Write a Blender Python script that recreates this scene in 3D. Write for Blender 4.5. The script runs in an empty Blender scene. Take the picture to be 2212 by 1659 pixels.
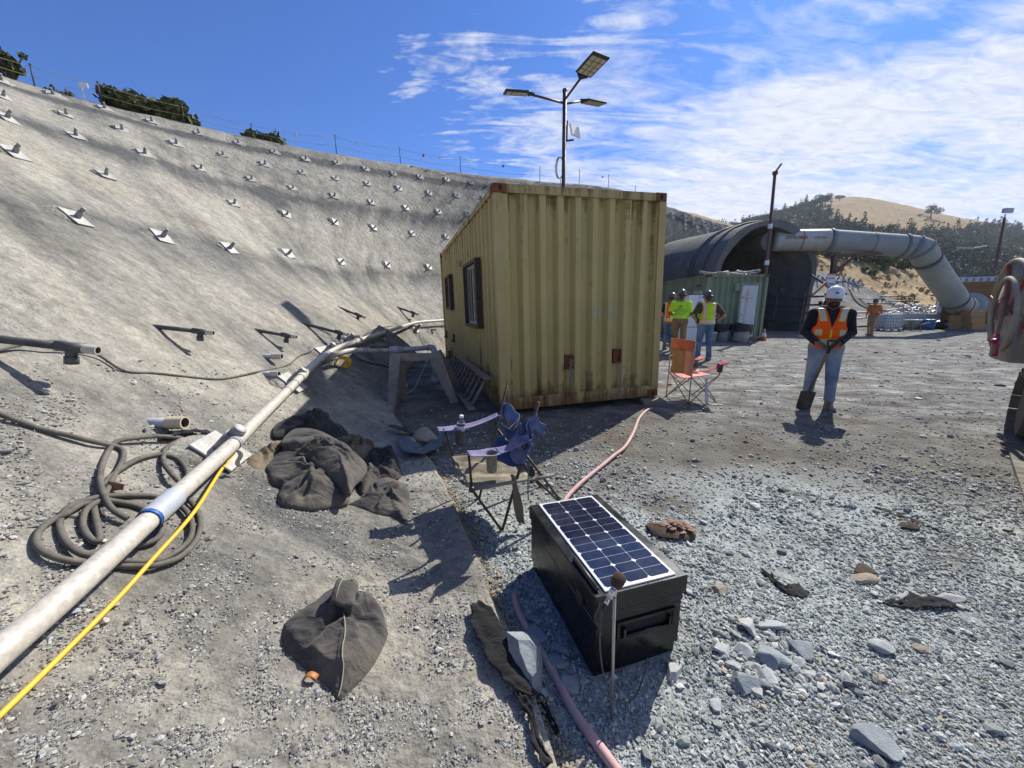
import bpy, math, random
import numpy as np
from mathutils import Vector, Matrix, noise
from mathutils.bvhtree import BVHTree
random.seed(7)
rng = np.random.default_rng(11)
sc = bpy.context.scene
COL = sc.collection
V = Vector

# ---------------------------------------------------------------- camera frame
CAM_H = 1.45
PITCH = math.radians(11.5)
F = 831.0                      # focal length in units of a 2212 wide picture
CP, SP = math.cos(PITCH), math.sin(PITCH)
CAM = V((0, 0, CAM_H))

def ray(u, v):
    x = (u - 1106.0) / F
    y = (829.5 - v) / F
    return V((x, CP + y * SP, -SP + y * CP))

def at(u, v, t):               # point at forward depth t
    return CAM + ray(u, v) * t

def G(u, v, z=0.0):            # point on the ground (height z)
    d = ray(u, v)
    return CAM + d * ((z - CAM_H) / d.z)

# ---------------------------------------------------------------- mesh helper
def frame_from(axis, up=V((0, 0, 1))):
    a = axis.normalized()
    if abs(a.dot(up)) > 0.98:
        up = V((0, 1, 0))
    x = up.cross(a).normalized()
    y = a.cross(x)
    return x, y, a

class MB:
    def __init__(self):
        self.v = []; self.f = []; self.m = []; self.s = []
    def add(self, verts, faces, mat=0, smooth=False, M=None):
        b = len(self.v)
        if M is not None:
            verts = [M @ V(p) for p in verts]
        self.v.extend([tuple(p) for p in verts])
        self.f.extend([tuple(i + b for i in f) for f in faces])
        self.m.extend([mat] * len(faces)); self.s.extend([smooth] * len(faces))
        return self
    def box(self, c, s, M=None, mat=0, taper=None, bev=0.0):
        sx, sy, sz = s[0] / 2, s[1] / 2, s[2] / 2
        if bev > 0:
            return self.bevbox(c, s, bev, M, mat)
        vs = []
        for z in (-1, 1):
            t = 1.0 if (taper is None or z < 0) else taper
            for x, y in ((-1, -1), (1, -1), (1, 1), (-1, 1)):
                vs.append(V((c[0] + x * sx * t, c[1] + y * sy * t, c[2] + z * sz)))
        fs = [(3, 2, 1, 0), (4, 5, 6, 7), (0, 1, 5, 4), (1, 2, 6, 5), (2, 3, 7, 6), (3, 0, 4, 7)]
        return self.add(vs, fs, mat, False, M)
    def bevbox(self, c, s, b, M=None, mat=0):
        bm_v = []; idx = {}
        sx, sy, sz = s[0] / 2, s[1] / 2, s[2] / 2
        b = min(b, sx * .95, sy * .95, sz * .95)
        for X in (-1, 1):
            for Y in (-1, 1):
                for Z in (-1, 1):
                    idx[(X, Y, Z, 0)] = len(bm_v); bm_v.append(V((c[0] + X * sx, c[1] + Y * (sy - b), c[2] + Z * (sz - b))))
                    idx[(X, Y, Z, 1)] = len(bm_v); bm_v.append(V((c[0] + X * (sx - b), c[1] + Y * sy, c[2] + Z * (sz - b))))
                    idx[(X, Y, Z, 2)] = len(bm_v); bm_v.append(V((c[0] + X * (sx - b), c[1] + Y * (sy - b), c[2] + Z * sz)))
        fs = []
        for X in (-1, 1):
            q = [idx[(X, -1, -1, 0)], idx[(X, 1, -1, 0)], idx[(X, 1, 1, 0)], idx[(X, -1, 1, 0)]]
            fs.append(q if X > 0 else q[::-1])
        for Y in (-1, 1):
            q = [idx[(-1, Y, -1, 1)], idx[(1, Y, -1, 1)], idx[(1, Y, 1, 1)], idx[(-1, Y, 1, 1)]]
            fs.append(q if Y < 0 else q[::-1])
        for Z in (-1, 1):
            q = [idx[(-1, -1, Z, 2)], idx[(1, -1, Z, 2)], idx[(1, 1, Z, 2)], idx[(-1, 1, Z, 2)]]
            fs.append(q if Z > 0 else q[::-1])
        def ori(q):
            a, bb, cc = bm_v[q[0]], bm_v[q[1]], bm_v[q[2]]
            n = (bb - a).cross(cc - a); mid = sum((bm_v[i] for i in q), V((0, 0, 0))) / len(q) - V(c)
            return q if n.dot(mid) > 0 else q[::-1]
        for X in (-1, 1):
            for Y in (-1, 1):
                fs.append(ori([idx[(X, Y, -1, 0)], idx[(X, Y, -1, 1)], idx[(X, Y, 1, 1)], idx[(X, Y, 1, 0)]]))
        for X in (-1, 1):
            for Z in (-1, 1):
                fs.append(ori([idx[(X, -1, Z, 0)], idx[(X, -1, Z, 2)], idx[(X, 1, Z, 2)], idx[(X, 1, Z, 0)]]))
        for Y in (-1, 1):
            for Z in (-1, 1):
                fs.append(ori([idx[(-1, Y, Z, 1)], idx[(-1, Y, Z, 2)], idx[(1, Y, Z, 2)], idx[(1, Y, Z, 1)]]))
        for X in (-1, 1):
            for Y in (-1, 1):
                for Z in (-1, 1):
                    fs.append(ori([idx[(X, Y, Z, 0)], idx[(X, Y, Z, 1)], idx[(X, Y, Z, 2)]]))
        return self.add(bm_v, fs, mat, False, M)
    def beam(self, p0, p1, w, h, up=V((0, 0, 1)), mat=0, w1=None, h1=None):
        p0, p1 = V(p0), V(p1)
        x, y, a = frame_from(p1 - p0, up)
        w1 = w if w1 is None else w1; h1 = h if h1 is None else h1
        vs = [p0 + x * sx * w / 2 + y * sy * h / 2 for sx, sy in ((-1, -1), (1, -1), (1, 1), (-1, 1))]
        vs += [p1 + x * sx * w1 / 2 + y * sy * h1 / 2 for sx, sy in ((-1, -1), (1, -1), (1, 1), (-1, 1))]
        return self.add(vs, [(3, 2, 1, 0), (4, 5, 6, 7), (0, 1, 5, 4), (1, 2, 6, 5), (2, 3, 7, 6), (3, 0, 4, 7)], mat)
    def tube(self, pts, r, n=10, mat=0, caps=True, closed=False, smooth=True):
        pts = [V(p) for p in pts]
        N = len(pts)
        rs = list(r) if isinstance(r, (list, tuple)) else [r] * N
        T = []
        for i in range(N):
            a = pts[(i - 1) % N] if (closed or i > 0) else pts[i]
            b = pts[(i + 1) % N] if (closed or i < N - 1) else pts[i]
            d = (b - a)
            T.append(d.normalized() if d.length > 1e-9 else V((0, 0, 1)))
        x, y, _ = frame_from(T[0])
        vs = []
        for i in range(N):
            x = (x - T[i] * x.dot(T[i])).normalized()
            y = T[i].cross(x)
            for k in range(n):
                th = 2 * math.pi * k / n
                vs.append(pts[i] + (x * math.cos(th) + y * math.sin(th)) * rs[i])
        fs = []
        for i in range(N if closed else N - 1):
            j = (i + 1) % N
            for k in range(n):
                k2 = (k + 1) % n
                fs.append((i * n + k, i * n + k2, j * n + k2, j * n + k))
        self.add(vs, fs, mat, smooth)
        if caps and not closed:
            b = len(self.v) - len(vs)
            self.f.append(tuple(b + k for k in range(n))[::-1]); self.m.append(mat); self.s.append(False)
            self.f.append(tuple(b + (N - 1) * n + k for k in range(n))); self.m.append(mat); self.s.append(False)
        return self
    def cyl(self, p0, p1, r0, r1=None, n=12, mat=0, caps=True, smooth=True):
        return self.tube([p0, p1], [r0, r0 if r1 is None else r1], n, mat, caps, False, smooth)
    def pipe(self, p0, p1, ro, ri, n=14, mat=0, mat_in=None):   # open ended pipe
        mi = mat if mat_in is None else mat_in
        self.cyl(p0, p1, ro, n=n, mat=mat, caps=False)
        b = len(self.v)
        p0, p1 = V(p0), V(p1)
        x, y, a = frame_from(p1 - p0)
        ring = lambda p, r: [p + (x * math.cos(2 * math.pi * k / n) + y * math.sin(2 * math.pi * k / n)) * r for k in range(n)]
        vs = ring(p1, ro) + ring(p1, ri) + ring(p0, ri)
        fs = []; ms = []
        for k in range(n):
            k2 = (k + 1) % n
            fs.append((k, k2, n + k2, n + k)); ms.append(mat)
            fs.append((n + k, n + k2, 2 * n + k2, 2 * n + k)); ms.append(mi)
        self.v.extend([tuple(p) for p in vs]); self.f.extend([tuple(i + b for i in f) for f in fs]); self.m.extend(ms); self.s.extend([False] * len(fs))
        self.f.append(tuple(b + 2 * n + k for k in range(n))); self.m.append(mi); self.s.append(False)
        return self
    def lathe(self, prof, n=20, M=None, mat=0, smooth=True, cap=True):
        vs = []
        for r, z in prof:
            for k in range(n):
                th = 2 * math.pi * k / n
                vs.append(V((r * math.cos(th), r * math.sin(th), z)))
        fs = []
        for i in range(len(prof) - 1):
            for k in range(n):
                k2 = (k + 1) % n
                fs.append((i * n + k, i * n + k2, (i + 1) * n + k2, (i + 1) * n + k))
        if cap:
            fs.append(tuple(range(n))[::-1]); fs.append(tuple((len(prof) - 1) * n + k for k in range(n)))
        return self.add(vs, fs, mat, smooth, M)
    def grid(self, fn, nu, nv, mat=0, smooth=True, closed_u=False):
        vs = [fn(i / nu, j / nv) for j in range(nv + 1) for i in range(nu + (0 if closed_u else 1))]
        W = nu + (0 if closed_u else 1)
        fs = []
        for j in range(nv):
            for i in range(nu):
                i2 = (i + 1) % W if closed_u else i + 1
                fs.append((j * W + i, j * W + i2, (j + 1) * W + i2, (j + 1) * W + i))
        return self.add(vs, fs, mat, smooth)
    def sheet(self, fn, nu, nv, th=0.003, mat=0):    # a cloth with real thickness
        P = [[V(fn(i / nu, j / nv)) for i in range(nu + 1)] for j in range(nv + 1)]
        def nrm(j, i):
            a = P[j][min(i + 1, nu)] - P[j][max(i - 1, 0)]
            b = P[min(j + 1, nv)][i] - P[max(j - 1, 0)][i]
            n = a.cross(b)
            return n.normalized() if n.length > 1e-12 else V((0, 0, 1))
        vs = []; W = nu + 1; H = nv + 1
        for sgn in (1, -1):
            for j in range(H):
                for i in range(W):
                    vs.append(P[j][i] + nrm(j, i) * th * .5 * sgn)
        o = W * H; fs = []
        for j in range(nv):
            for i in range(nu):
                a = j * W + i
                fs.append((a, a + 1, a + W + 1, a + W)); fs.append((o + a + W, o + a + W + 1, o + a + 1, o + a))
        for i in range(nu):
            fs.append((i, o + i, o + i + 1, i + 1)); b = nv * W + i
            fs.append((b, b + 1, o + b + 1, o + b))
        for j in range(nv):
            a = j * W
            fs.append((a, a + W, o + a + W, o + a)); b = a + nu
            fs.append((b, o + b, o + b + W, b + W))
        return self.add(vs, fs, mat, True)
    def ell(self, c, r, nu=14, nv=9, mat=0, M=None):
        c = V(c)
        vs = [V((0, 0, -1))]
        for j in range(1, nv):
            ph = -math.pi / 2 + math.pi * j / nv
            for i in range(nu):
                th = 2 * math.pi * i / nu
                vs.append(V((math.cos(th) * math.cos(ph), math.sin(th) * math.cos(ph), math.sin(ph))))
        vs.append(V((0, 0, 1)))
        fs = [(0, 1 + (i + 1) % nu, 1 + i) for i in range(nu)]
        for j in range(nv - 2):
            for i in range(nu):
                a = 1 + j * nu + i; b = 1 + j * nu + (i + 1) % nu
                fs.append((a, b, b + nu, a + nu))
        l = len(vs) - 1
        fs += [(l, 1 + (nv - 2) * nu + i, 1 + (nv - 2) * nu + (i + 1) % nu) for i in range(nu)]
        R = V(r)
        vs = [V((p.x * R.x, p.y * R.y, p.z * R.z)) for p in vs]
        if M is not None:
            vs = [M @ p for p in vs]
        return self.add([p + c for p in vs], fs, mat, True)
    def build(self, name, mats, parent=None, local=False, origin=None):
        """one mesh object; parent given: part of it (coordinates are world unless local)"""
        if not isinstance(mats, (list, tuple)):
            mats = [mats]
        me = bpy.data.meshes.new(name)
        if parent is not None and not local:
            off = wloc(parent)
        elif parent is None and origin is None and self.v:
            a = np.array(self.v); off = V(((a[:, 0].min() + a[:, 0].max()) / 2, (a[:, 1].min() + a[:, 1].max()) / 2, a[:, 2].min()))
        else:
            off = V(origin) if origin is not None else V((0, 0, 0))
        vs = [(p[0] - off.x, p[1] - off.y, p[2] - off.z) for p in self.v] if not (local and parent is not None) else self.v
        me.from_pydata(vs, [], self.f)
        for m in mats:
            me.materials.append(m)
        me.polygons.foreach_set('material_index', self.m)
        me.polygons.foreach_set('use_smooth', self.s)
        me.update()
        o = bpy.data.objects.new(name, me); COL.objects.link(o)
        if parent is not None:
            o.parent = parent
        else:
            o.location = off
        return o

def wloc(o):
    p = V((0, 0, 0))
    while o is not None:
        p = p + o.location; o = o.parent
    return p

def np_mesh(name, verts, faces, mats, parent=None, smooth=False, midx=None, loc=None):
    """verts Nx3 array, faces MxK array (K = 3 or 4)"""
    me = bpy.data.meshes.new(name)
    verts = np.asarray(verts, dtype=np.float32); faces = np.asarray(faces, dtype=np.int32)
    M, K = faces.shape
    me.vertices.add(len(verts)); me.vertices.foreach_set('co', verts.ravel())
    me.loops.add(M * K); me.loops.foreach_set('vertex_index', faces.ravel())
    me.polygons.add(M); me.polygons.foreach_set('loop_start', np.arange(0, M * K, K, dtype=np.int32))
    me.polygons.foreach_set('loop_total', np.full(M, K, dtype=np.int32))
    if not isinstance(mats, (list, tuple)):
        mats = [mats]
    for m in mats:
        me.materials.append(m)
    if midx is not None:
        me.polygons.foreach_set('material_index', np.asarray(midx, dtype=np.int32))
    me.polygons.foreach_set('use_smooth', np.full(M, smooth, dtype=bool))
    me.update(calc_edges=True); me.validate()
    o = bpy.data.objects.new(name, me); COL.objects.link(o)
    if parent is not None:
        o.parent = parent
    if loc is not None:
        o.location = loc
    return o

def tag(o, label=None, cat=None, group=None, kind=None):
    if label: o['label'] = label
    if cat: o['category'] = cat
    if group: o['group'] = group
    if kind: o['kind'] = kind
    return o

def thing(name, label, cat, loc=(0, 0, 0), group=None, rot=None):
    o = bpy.data.objects.new(name, None); COL.objects.link(o)
    o.empty_display_size = .2
    o.location = loc
    if rot is not None:
        o.rotation_mode = 'QUATERNION'; o.rotation_quaternion = rot
    return tag(o, label, cat, group)

def copy_thing(o, loc=None, rot=None, label=None, scale=None):
    c = o.copy(); COL.objects.link(c)
    if loc is not None: c.location = loc
    if rot is not None:
        c.rotation_mode = 'QUATERNION'; c.rotation_quaternion = rot
    if scale is not None: c.scale = scale
    if label: c['label'] = label
    for ch in o.children:
        d = ch.copy(); COL.objects.link(d); d.parent = c
        for g in ch.children:
            e = g.copy(); COL.objects.link(e); e.parent = d
    return c

def spline(pts, n=8, closed=False):
    """Catmull-Rom through points"""
    P = [V(p) for p in pts]; out = []
    N = len(P)
    for i in range(N if closed else N - 1):
        if closed:
            p0, p1, p2, p3 = P[(i - 1) % N], P[i], P[(i + 1) % N], P[(i + 2) % N]
        else:
            p1, p2 = P[i], P[i + 1]
            p0 = P[i - 1] if i > 0 else p1 * 2 - p2
            p3 = P[i + 2] if i + 2 < N else p2 * 2 - p1
        for k in range(n):
            t = k / n
            out.append(0.5 * ((2 * p1) + (p2 - p0) * t + (2 * p0 - 5 * p1 + 4 * p2 - p3) * t * t + (3 * p1 - p0 - 3 * p2 + p3) * t ** 3))
    if not closed:
        out.append(P[-1])
    return out

# ---------------------------------------------------------------- material helper
class NT:
    def __init__(self, name):
        self.m = bpy.data.materials.new(name); self.m.use_nodes = True
        self.t = self.m.node_tree; self.n = self.t.nodes
        self.bsdf = self.n['Principled BSDF']; self.out = self.n['Material Output']
        self.tc = self.n.new('ShaderNodeTexCoord')
    def link(self, a, b): self.t.links.new(a, b)
    def geo(self):
        if not hasattr(self, '_g'): self._g = self.n.new('ShaderNodeNewGeometry')
        return self._g
    def pos(self): return self.geo().outputs['Position']
    def map(self, src=None, scale=(1, 1, 1), rot=(0, 0, 0), loc=(0, 0, 0)):
        m = self.n.new('ShaderNodeMapping'); m.inputs['Scale'].default_value = scale; m.inputs['Rotation'].default_value = rot; m.inputs['Location'].default_value = loc
        self.link(src or self.pos(), m.inputs['Vector']); return m.outputs[0]
    def noise(self, scale, detail=4, rough=.6, vec=None, dist=0.0):
        m = self.n.new('ShaderNodeTexNoise'); m.inputs['Scale'].default_value = scale; m.inputs['Detail'].default_value = detail
        m.inputs['Roughness'].default_value = rough; m.inputs['Distortion'].default_value = dist
        self.link(vec or self.pos(), m.inputs['Vector']); return m.outputs['Fac']
    def voro(self, scale, vec=None, feature='F1', out='Distance', rand=1.0):
        m = self.n.new('ShaderNodeTexVoronoi'); m.inputs['Scale'].default_value = scale; m.feature = feature; m.inputs['Randomness'].default_value = rand
        self.link(vec or self.pos(), m.inputs['Vector']); return m.outputs[out]
    def ramp(self, fac, stops, interp='LINEAR'):
        m = self.n.new('ShaderNodeValToRGB'); m.color_ramp.interpolation = interp
        e = m.color_ramp.elements
        while len(e) < len(stops): e.new(.5)
        for el, (p, c) in zip(e, stops):
            el.position = p
            el.color = (c, c, c, 1) if not isinstance(c, (tuple, list)) else (*c[:3], 1)
        self.link(fac, m.inputs[0]); return m.outputs[0]
    def math(self, op, a, b=None, clamp=False):
        m = self.n.new('ShaderNodeMath'); m.operation = op; m.use_clamp = clamp
        for i, x in enumerate((a, b)):
            if x is None: continue
            if isinstance(x, (int, float)): m.inputs[i].default_value = x
            else: self.link(x, m.inputs[i])
        return m.outputs[0]
    def mix(self, fac, a, b, mode='MIX'):
        m = self.n.new('ShaderNodeMix'); m.data_type = 'RGBA'; m.blend_type = mode
        for s, x in ((0, fac), (6, a), (7, b)):
            if isinstance(x, (int, float)): m.inputs[s].default_value = x if s == 0 else (x, x, x, 1)
            elif isinstance(x, (tuple, list)): m.inputs[s].default_value = (*x[:3], 1)
            else: self.link(x, m.inputs[s])
        return m.outputs[2]
    def sep(self, vec):
        m = self.n.new('ShaderNodeSeparateXYZ'); self.link(vec, m.inputs[0]); return m.outputs
    def bump(self, h, strength=.5, dist=.01, prev=None):
        m = self.n.new('ShaderNodeBump'); m.inputs['Strength'].default_value = strength; m.inputs['Distance'].default_value = dist
        self.link(h, m.inputs['Height'])
        if prev is not None: self.link(prev, m.inputs['Normal'])
        return m.outputs[0]
    def fin(self, col=None, rough=.8, metal=0.0, normal=None, spec=None):
        b = self.bsdf
        for k, x in (('Base Color', col), ('Roughness', rough), ('Metallic', metal)):
            if x is None: continue
            if isinstance(x, (int, float)): b.inputs[k].default_value = x
            elif isinstance(x, (tuple, list)): b.inputs[k].default_value = (*x[:3], 1)
            else: self.link(x, b.inputs[k])
        if spec is not None: b.inputs['Specular IOR Level'].default_value = spec
        if normal is not None: self.link(normal, b.inputs['Normal'])
        return self.m

def plain(name, c, rough=.6, metal=0.0, var=.18, scale=14, bump=.15, bdist=.004, dirt=None, dirt_amt=.35, spec=None):
    """a surface with mottled colour, a little dirt and fine relief"""
    t = NT(name); oc = t.tc.outputs['Object']
    n1 = t.noise(scale, 5, .62, oc)
    lo = tuple(x * (1 - var) for x in c); hi = tuple(min(1, x * (1 + var)) for x in c)
    col = t.ramp(n1, [(.3, lo), (.7, hi)])
    if dirt is not None:
        n2 = t.noise(scale * .45, 6, .7, oc)
        col = t.mix(t.ramp(n2, [(.52 - dirt_amt * .3, 0.0), (.72, min(1.0, dirt_amt * 1.6))]), col, dirt)
    r = t.ramp(n1, [(.3, max(0, rough - .08)), (.7, min(1, rough + .08))])
    nb = t.bump(t.noise(scale * 6, 4, .6, oc), bump, bdist) if bump else None
    return t.fin(col, r, metal, nb, spec)
# ================================================================ camera, light, sky
cam = bpy.data.cameras.new('camera'); cam.sensor_width = 36.0; cam.lens = 36.0 * F / 2212.0
cam.clip_start = .05; cam.clip_end = 6000
co = bpy.data.objects.new('camera', cam); COL.objects.link(co)
co.location = CAM; co.rotation_euler = (math.pi / 2 - PITCH, 0, 0)
sc.camera = co
sc.view_settings.view_transform = 'Standard'; sc.view_settings.look = 'None'
sc.view_settings.exposure = EXPOSURE = 0.5; sc.view_settings.gamma = 1
SUN_EL, SUN_AZ = math.radians(42.5), math.radians(39)        # azimuth from +Y towards +X
sd = V((math.sin(SUN_AZ) * math.cos(SUN_EL), math.cos(SUN_AZ) * math.cos(SUN_EL), math.sin(SUN_EL)))
sl = bpy.data.lights.new('sun', 'SUN'); sl.energy = 4.9; sl.angle = math.radians(.5); sl.color = (1, .955, .88)
so = bpy.data.objects.new('sun', sl); COL.objects.link(so); so.rotation_euler = (-sd).to_track_quat('-Z', 'Y').to_euler(); so.location = sd * 60

w = bpy.data.worlds.new('World'); sc.world = w; w.use_nodes = True
wt = w.node_tree; wn = wt.nodes; wl = wt.links
for n_ in list(wn): wn.remove(n_)
def wnode(t, **kw):
    n_ = wn.new(t)
    for k, x in kw.items(): setattr(n_, k, x)
    return n_
def wmath(op, a, b=None, clamp=False):
    m = wnode('ShaderNodeMath', operation=op, use_clamp=clamp)
    for i, x in enumerate((a, b)):
        if x is None: continue
        if isinstance(x, (int, float)): m.inputs[i].default_value = x
        else: wl.new(x, m.inputs[i])
    return m.outputs[0]
def wramp(fac, stops):
    m = wnode('ShaderNodeValToRGB'); e = m.color_ramp.elements
    while len(e) < len(stops): e.new(.5)
    for el, (p, c) in zip(e, stops): el.position = p; el.color = (c, c, c, 1) if isinstance(c, (int, float)) else (*c, 1)
    wl.new(fac, m.inputs[0]); return m.outputs[0]
sky = wnode('ShaderNodeTexSky', sky_type='NISHITA'); sky.sun_disc = False
sky.sun_elevation = SUN_EL; sky.sun_rotation = SUN_AZ; sky.altitude = 300; sky.air_density = 1.0; sky.dust_density = .35; sky.ozone_density = 2.2
tc = wnode('ShaderNodeTexCoord')
sx = wnode('ShaderNodeSeparateXYZ'); wl.new(tc.outputs['Generated'], sx.inputs[0])
# the cloud layer: a plane high above, seen along the view direction (x/z, y/z)
zz = wmath('ADD', wmath('MAXIMUM', sx.outputs[2], 0.0), .16)
cx = wmath('DIVIDE', sx.outputs[0], zz); cy = wmath('DIVIDE', sx.outputs[1], zz)
cmb = wnode('ShaderNodeCombineXYZ'); wl.new(cx, cmb.inputs[0]); wl.new(cy, cmb.inputs[1])
def wmap(scale, rot, loc=(0, 0, 0)):
    m = wnode('ShaderNodeMapping'); m.inputs['Scale'].default_value = scale; m.inputs['Rotation'].default_value = rot; m.inputs['Location'].default_value = loc
    wl.new(cmb.outputs[0], m.inputs[0]); return m.outputs[0]
def wnoise(vec, scale, detail, rough, dist=0.0):
    m = wnode('ShaderNodeTexNoise'); m.inputs['Scale'].default_value = scale; m.inputs['Detail'].default_value = detail
    m.inputs['Roughness'].default_value = rough; m.inputs['Distortion'].default_value = dist; wl.new(vec, m.inputs[0]); return m.outputs[0]
na = wnoise(wmap((1.0, 1.9, 1), (0, 0, math.radians(-24)), (3.1, 1.7, 0)), .95, 6, .58, .9)
nb_ = wnoise(wmap((1, 1.4, 1), (0, 0, math.radians(-35)), (7.7, 2.3, 4)), .55, 3, .5, .3)
nc = wnoise(wmap((.9, 3.4, 1), (0, 0, math.radians(-20)), (1.2, 9.3, 2)), 1.9, 9, .64, 1.6)
nd = wnoise(wmap((1.6, 3.4, 1), (0, 0, math.radians(-30)), (5.2, 3.3, 8)), 5.0, 7, .62, 1.2)
dens = wmath('ADD', wmath('MULTIPLY', na, .55), wmath('ADD', wmath('MULTIPLY', nc, .48), wmath('MULTIPLY', nd, .12)))
dens = wmath('SUBTRACT', dens, .098)
# the cloud sheet thins out towards the west (left): its edge is a wandering, torn line
edge = wmath('ADD', wmath('ADD', cx, wmath('MULTIPLY', cy, .20)), wmath('ADD', wmath('MULTIPLY', wmath('SUBTRACT', na, .5), 1.5), wmath('MULTIPLY', wmath('SUBTRACT', nc, .5), .9)))
cover = wramp(wmath('ADD', wmath('MULTIPLY', edge, .5), .5), [(.47, 0.0), (.56, .55), (.72, 1.0)])
# a brighter bank low in the north east, thin veil overhead
bank = wmath('MULTIPLY', wramp(cx, [(.42, 0.0), (1.0, 1.0)]), wramp(sx.outputs[2], [(.10, .0), (.16, 1.0), (.34, .85), (.42, 0.0)]))
gap = wmath('MULTIPLY', wramp(cx, [(.05, 0.0), (.5, 1.0)]), wramp(sx.outputs[2], [(.36, .0), (.41, 1.0), (.50, 1.0), (.60, 0.0)]))
dens2 = wmath('ADD', wmath('ADD', dens, wmath('MULTIPLY', bank, .13)), wmath('ADD', wmath('MULTIPLY', gap, -.10), wmath('MULTIPLY', wmath('SUBTRACT', cover, 1.0), .34)))
mask = wramp(dens2, [(.365, 0.0), (.43, .28), (.50, .66), (.58, .95), (.66, 1.0)])
ccol = wramp(nd, [(.25, (4.4, 4.75, 5.5)), (.7, (6.6, 6.75, 7.1))])
mx = wnode('ShaderNodeMix', data_type='RGBA'); wl.new(wmath('MULTIPLY', mask, .96), mx.inputs[0])
skc = wnode('ShaderNodeMix', data_type='RGBA', blend_type='MULTIPLY'); skc.inputs[0].default_value = 1.0
wl.new(sky.outputs[0], skc.inputs[6]); skc.inputs[7].default_value = (.225, .50, .97, 1)
wl.new(skc.outputs[2], mx.inputs[6]); wl.new(ccol, mx.inputs[7])
bg = wnode('ShaderNodeBackground'); bg.inputs[1].default_value = .105; wl.new(mx.outputs[2], bg.inputs[0])
wo = wnode('ShaderNodeOutputWorld'); wl.new(bg.outputs[0], wo.inputs[0])
sc.cycles.max_bounces = 6; sc.cycles.diffuse_bounces = 3; sc.cycles.glossy_bounces = 3; sc.cycles.transmission_bounces = 6; sc.cycles.transparent_max_bounces = 8
sc.cycles.caustics_reflective = False; sc.cycles.caustics_refractive = False
sc.cycles.use_denoising = True

# ================================================================ terrain
def fbm(x, y, s=1.0, o=4, z=0.0):
    return noise.fractal(V((x * s, y * s, z)), .9, 2.1, o)

ST = [  # toe, low bench, middle, crest  (x, y, z)
 ((1.6,-6,0),(.2,-6,.3),(-2.8,-6,2.3),(-11.5,-6,7)),
 ((.7,-2,0),(-.8,-2,.3),(-3.8,-2,2.3),(-12.8,-1,7)),
 ((.11,.96,0),(-1.25,1.2,.27),(-4.4,1.2,2.35),(-13.6,3.5,7)),
 ((-.27,2.12,0),(-1.55,2.5,.28),(-4.7,2.9,2.36),(-13.7,6,6.95)),
 ((-.75,3.3,0),(-2.0,3.8,.33),(-4.87,4.5,2.39),(-13.2,8.6,6.95)),
 ((-1.58,4.95,0),(-2.45,5.1,.5),(-5.04,5.8,2.4),(-12.5,10.7,6.97)),
 ((-1.9,6.5,0),(-2.6,6.4,.65),(-5.04,7.13,2.42),(-11.4,12.3,7)),
 ((-2.25,8.2,0),(-2.8,8.2,.70),(-5.0,8.9,2.3),(-10.2,13.6,7.07)),
 ((-2.45,9.8,0),(-2.95,9.9,.72),(-4.8,10.9,2.3),(-7.3,16.5,7.3)),
 ((-2.2,11.5,0),(-2.7,11.7,.75),(-4.3,13.1,2.4),(-5,18.6,7.6)),
 ((-1.3,13.2,0),(-1.75,13.5,.8),(-3.0,15.4,2.5),(-2.4,20.7,7.85)),
 ((.5,15.2,0),(.1,15.7,.85),(-.5,17.4,2.7),(1.5,22.8,8.1)),
 ((3.5,18.5,0),(3.3,19.0,.95),(3.4,20.4,2.9),(6.5,25.9,8.55)),
 ((6.3,22.5,0),(6.3,23.1,1),(6.5,23.8,3),(11.6,30,8.4)),
 ((7.4,25,0),(7.7,25.7,1),(8.2,26.5,3),(14.9,33,8.4)),
 ((8.2,27,0),(8.6,27.9,1),(9.6,28.9,3.4),(18.2,35,8.15)),
 ((9.2,29,0),(9.8,29.9,1),(11.4,31,3.9),(24,38,7.3)),
]
NS, NK = 14, 0
cols = [spline([s[c] for s in ST], NS) for c in range(4)]
KS = [0.0, .16, .42, 1.0]
def hermite(P, K, k):
    j = 0
    while j < len(K) - 2 and k > K[j + 1]: j += 1
    def tan(i):
        if i == 0: return (P[1] - P[0]) / (K[1] - K[0])
        if i == len(P) - 1: return (P[-1] - P[-2]) / (K[-1] - K[-2])
        a = (P[i] - P[i - 1]) / (K[i] - K[i - 1]); b = (P[i + 1] - P[i]) / (K[i + 1] - K[i])
        return (a + b) * .5
    h = K[j + 1] - K[j]; t = (k - K[j]) / h
    m0, m1 = tan(j) * h, tan(j + 1) * h
    return P[j] * (2 * t**3 - 3 * t * t + 1) + m0 * (t**3 - 2 * t * t + t) + P[j + 1] * (-2 * t**3 + 3 * t * t) + m1 * (t**3 - t * t)
ks = sorted(set([0.0, .004, .012, .03] + [round(x, 4) for x in np.linspace(.05, .4, 52)] + [round(x, 4) for x in np.linspace(.41, 1.0, 60)]))
sv, sf, skk = [], [], []
rows = len(cols[0])
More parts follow.
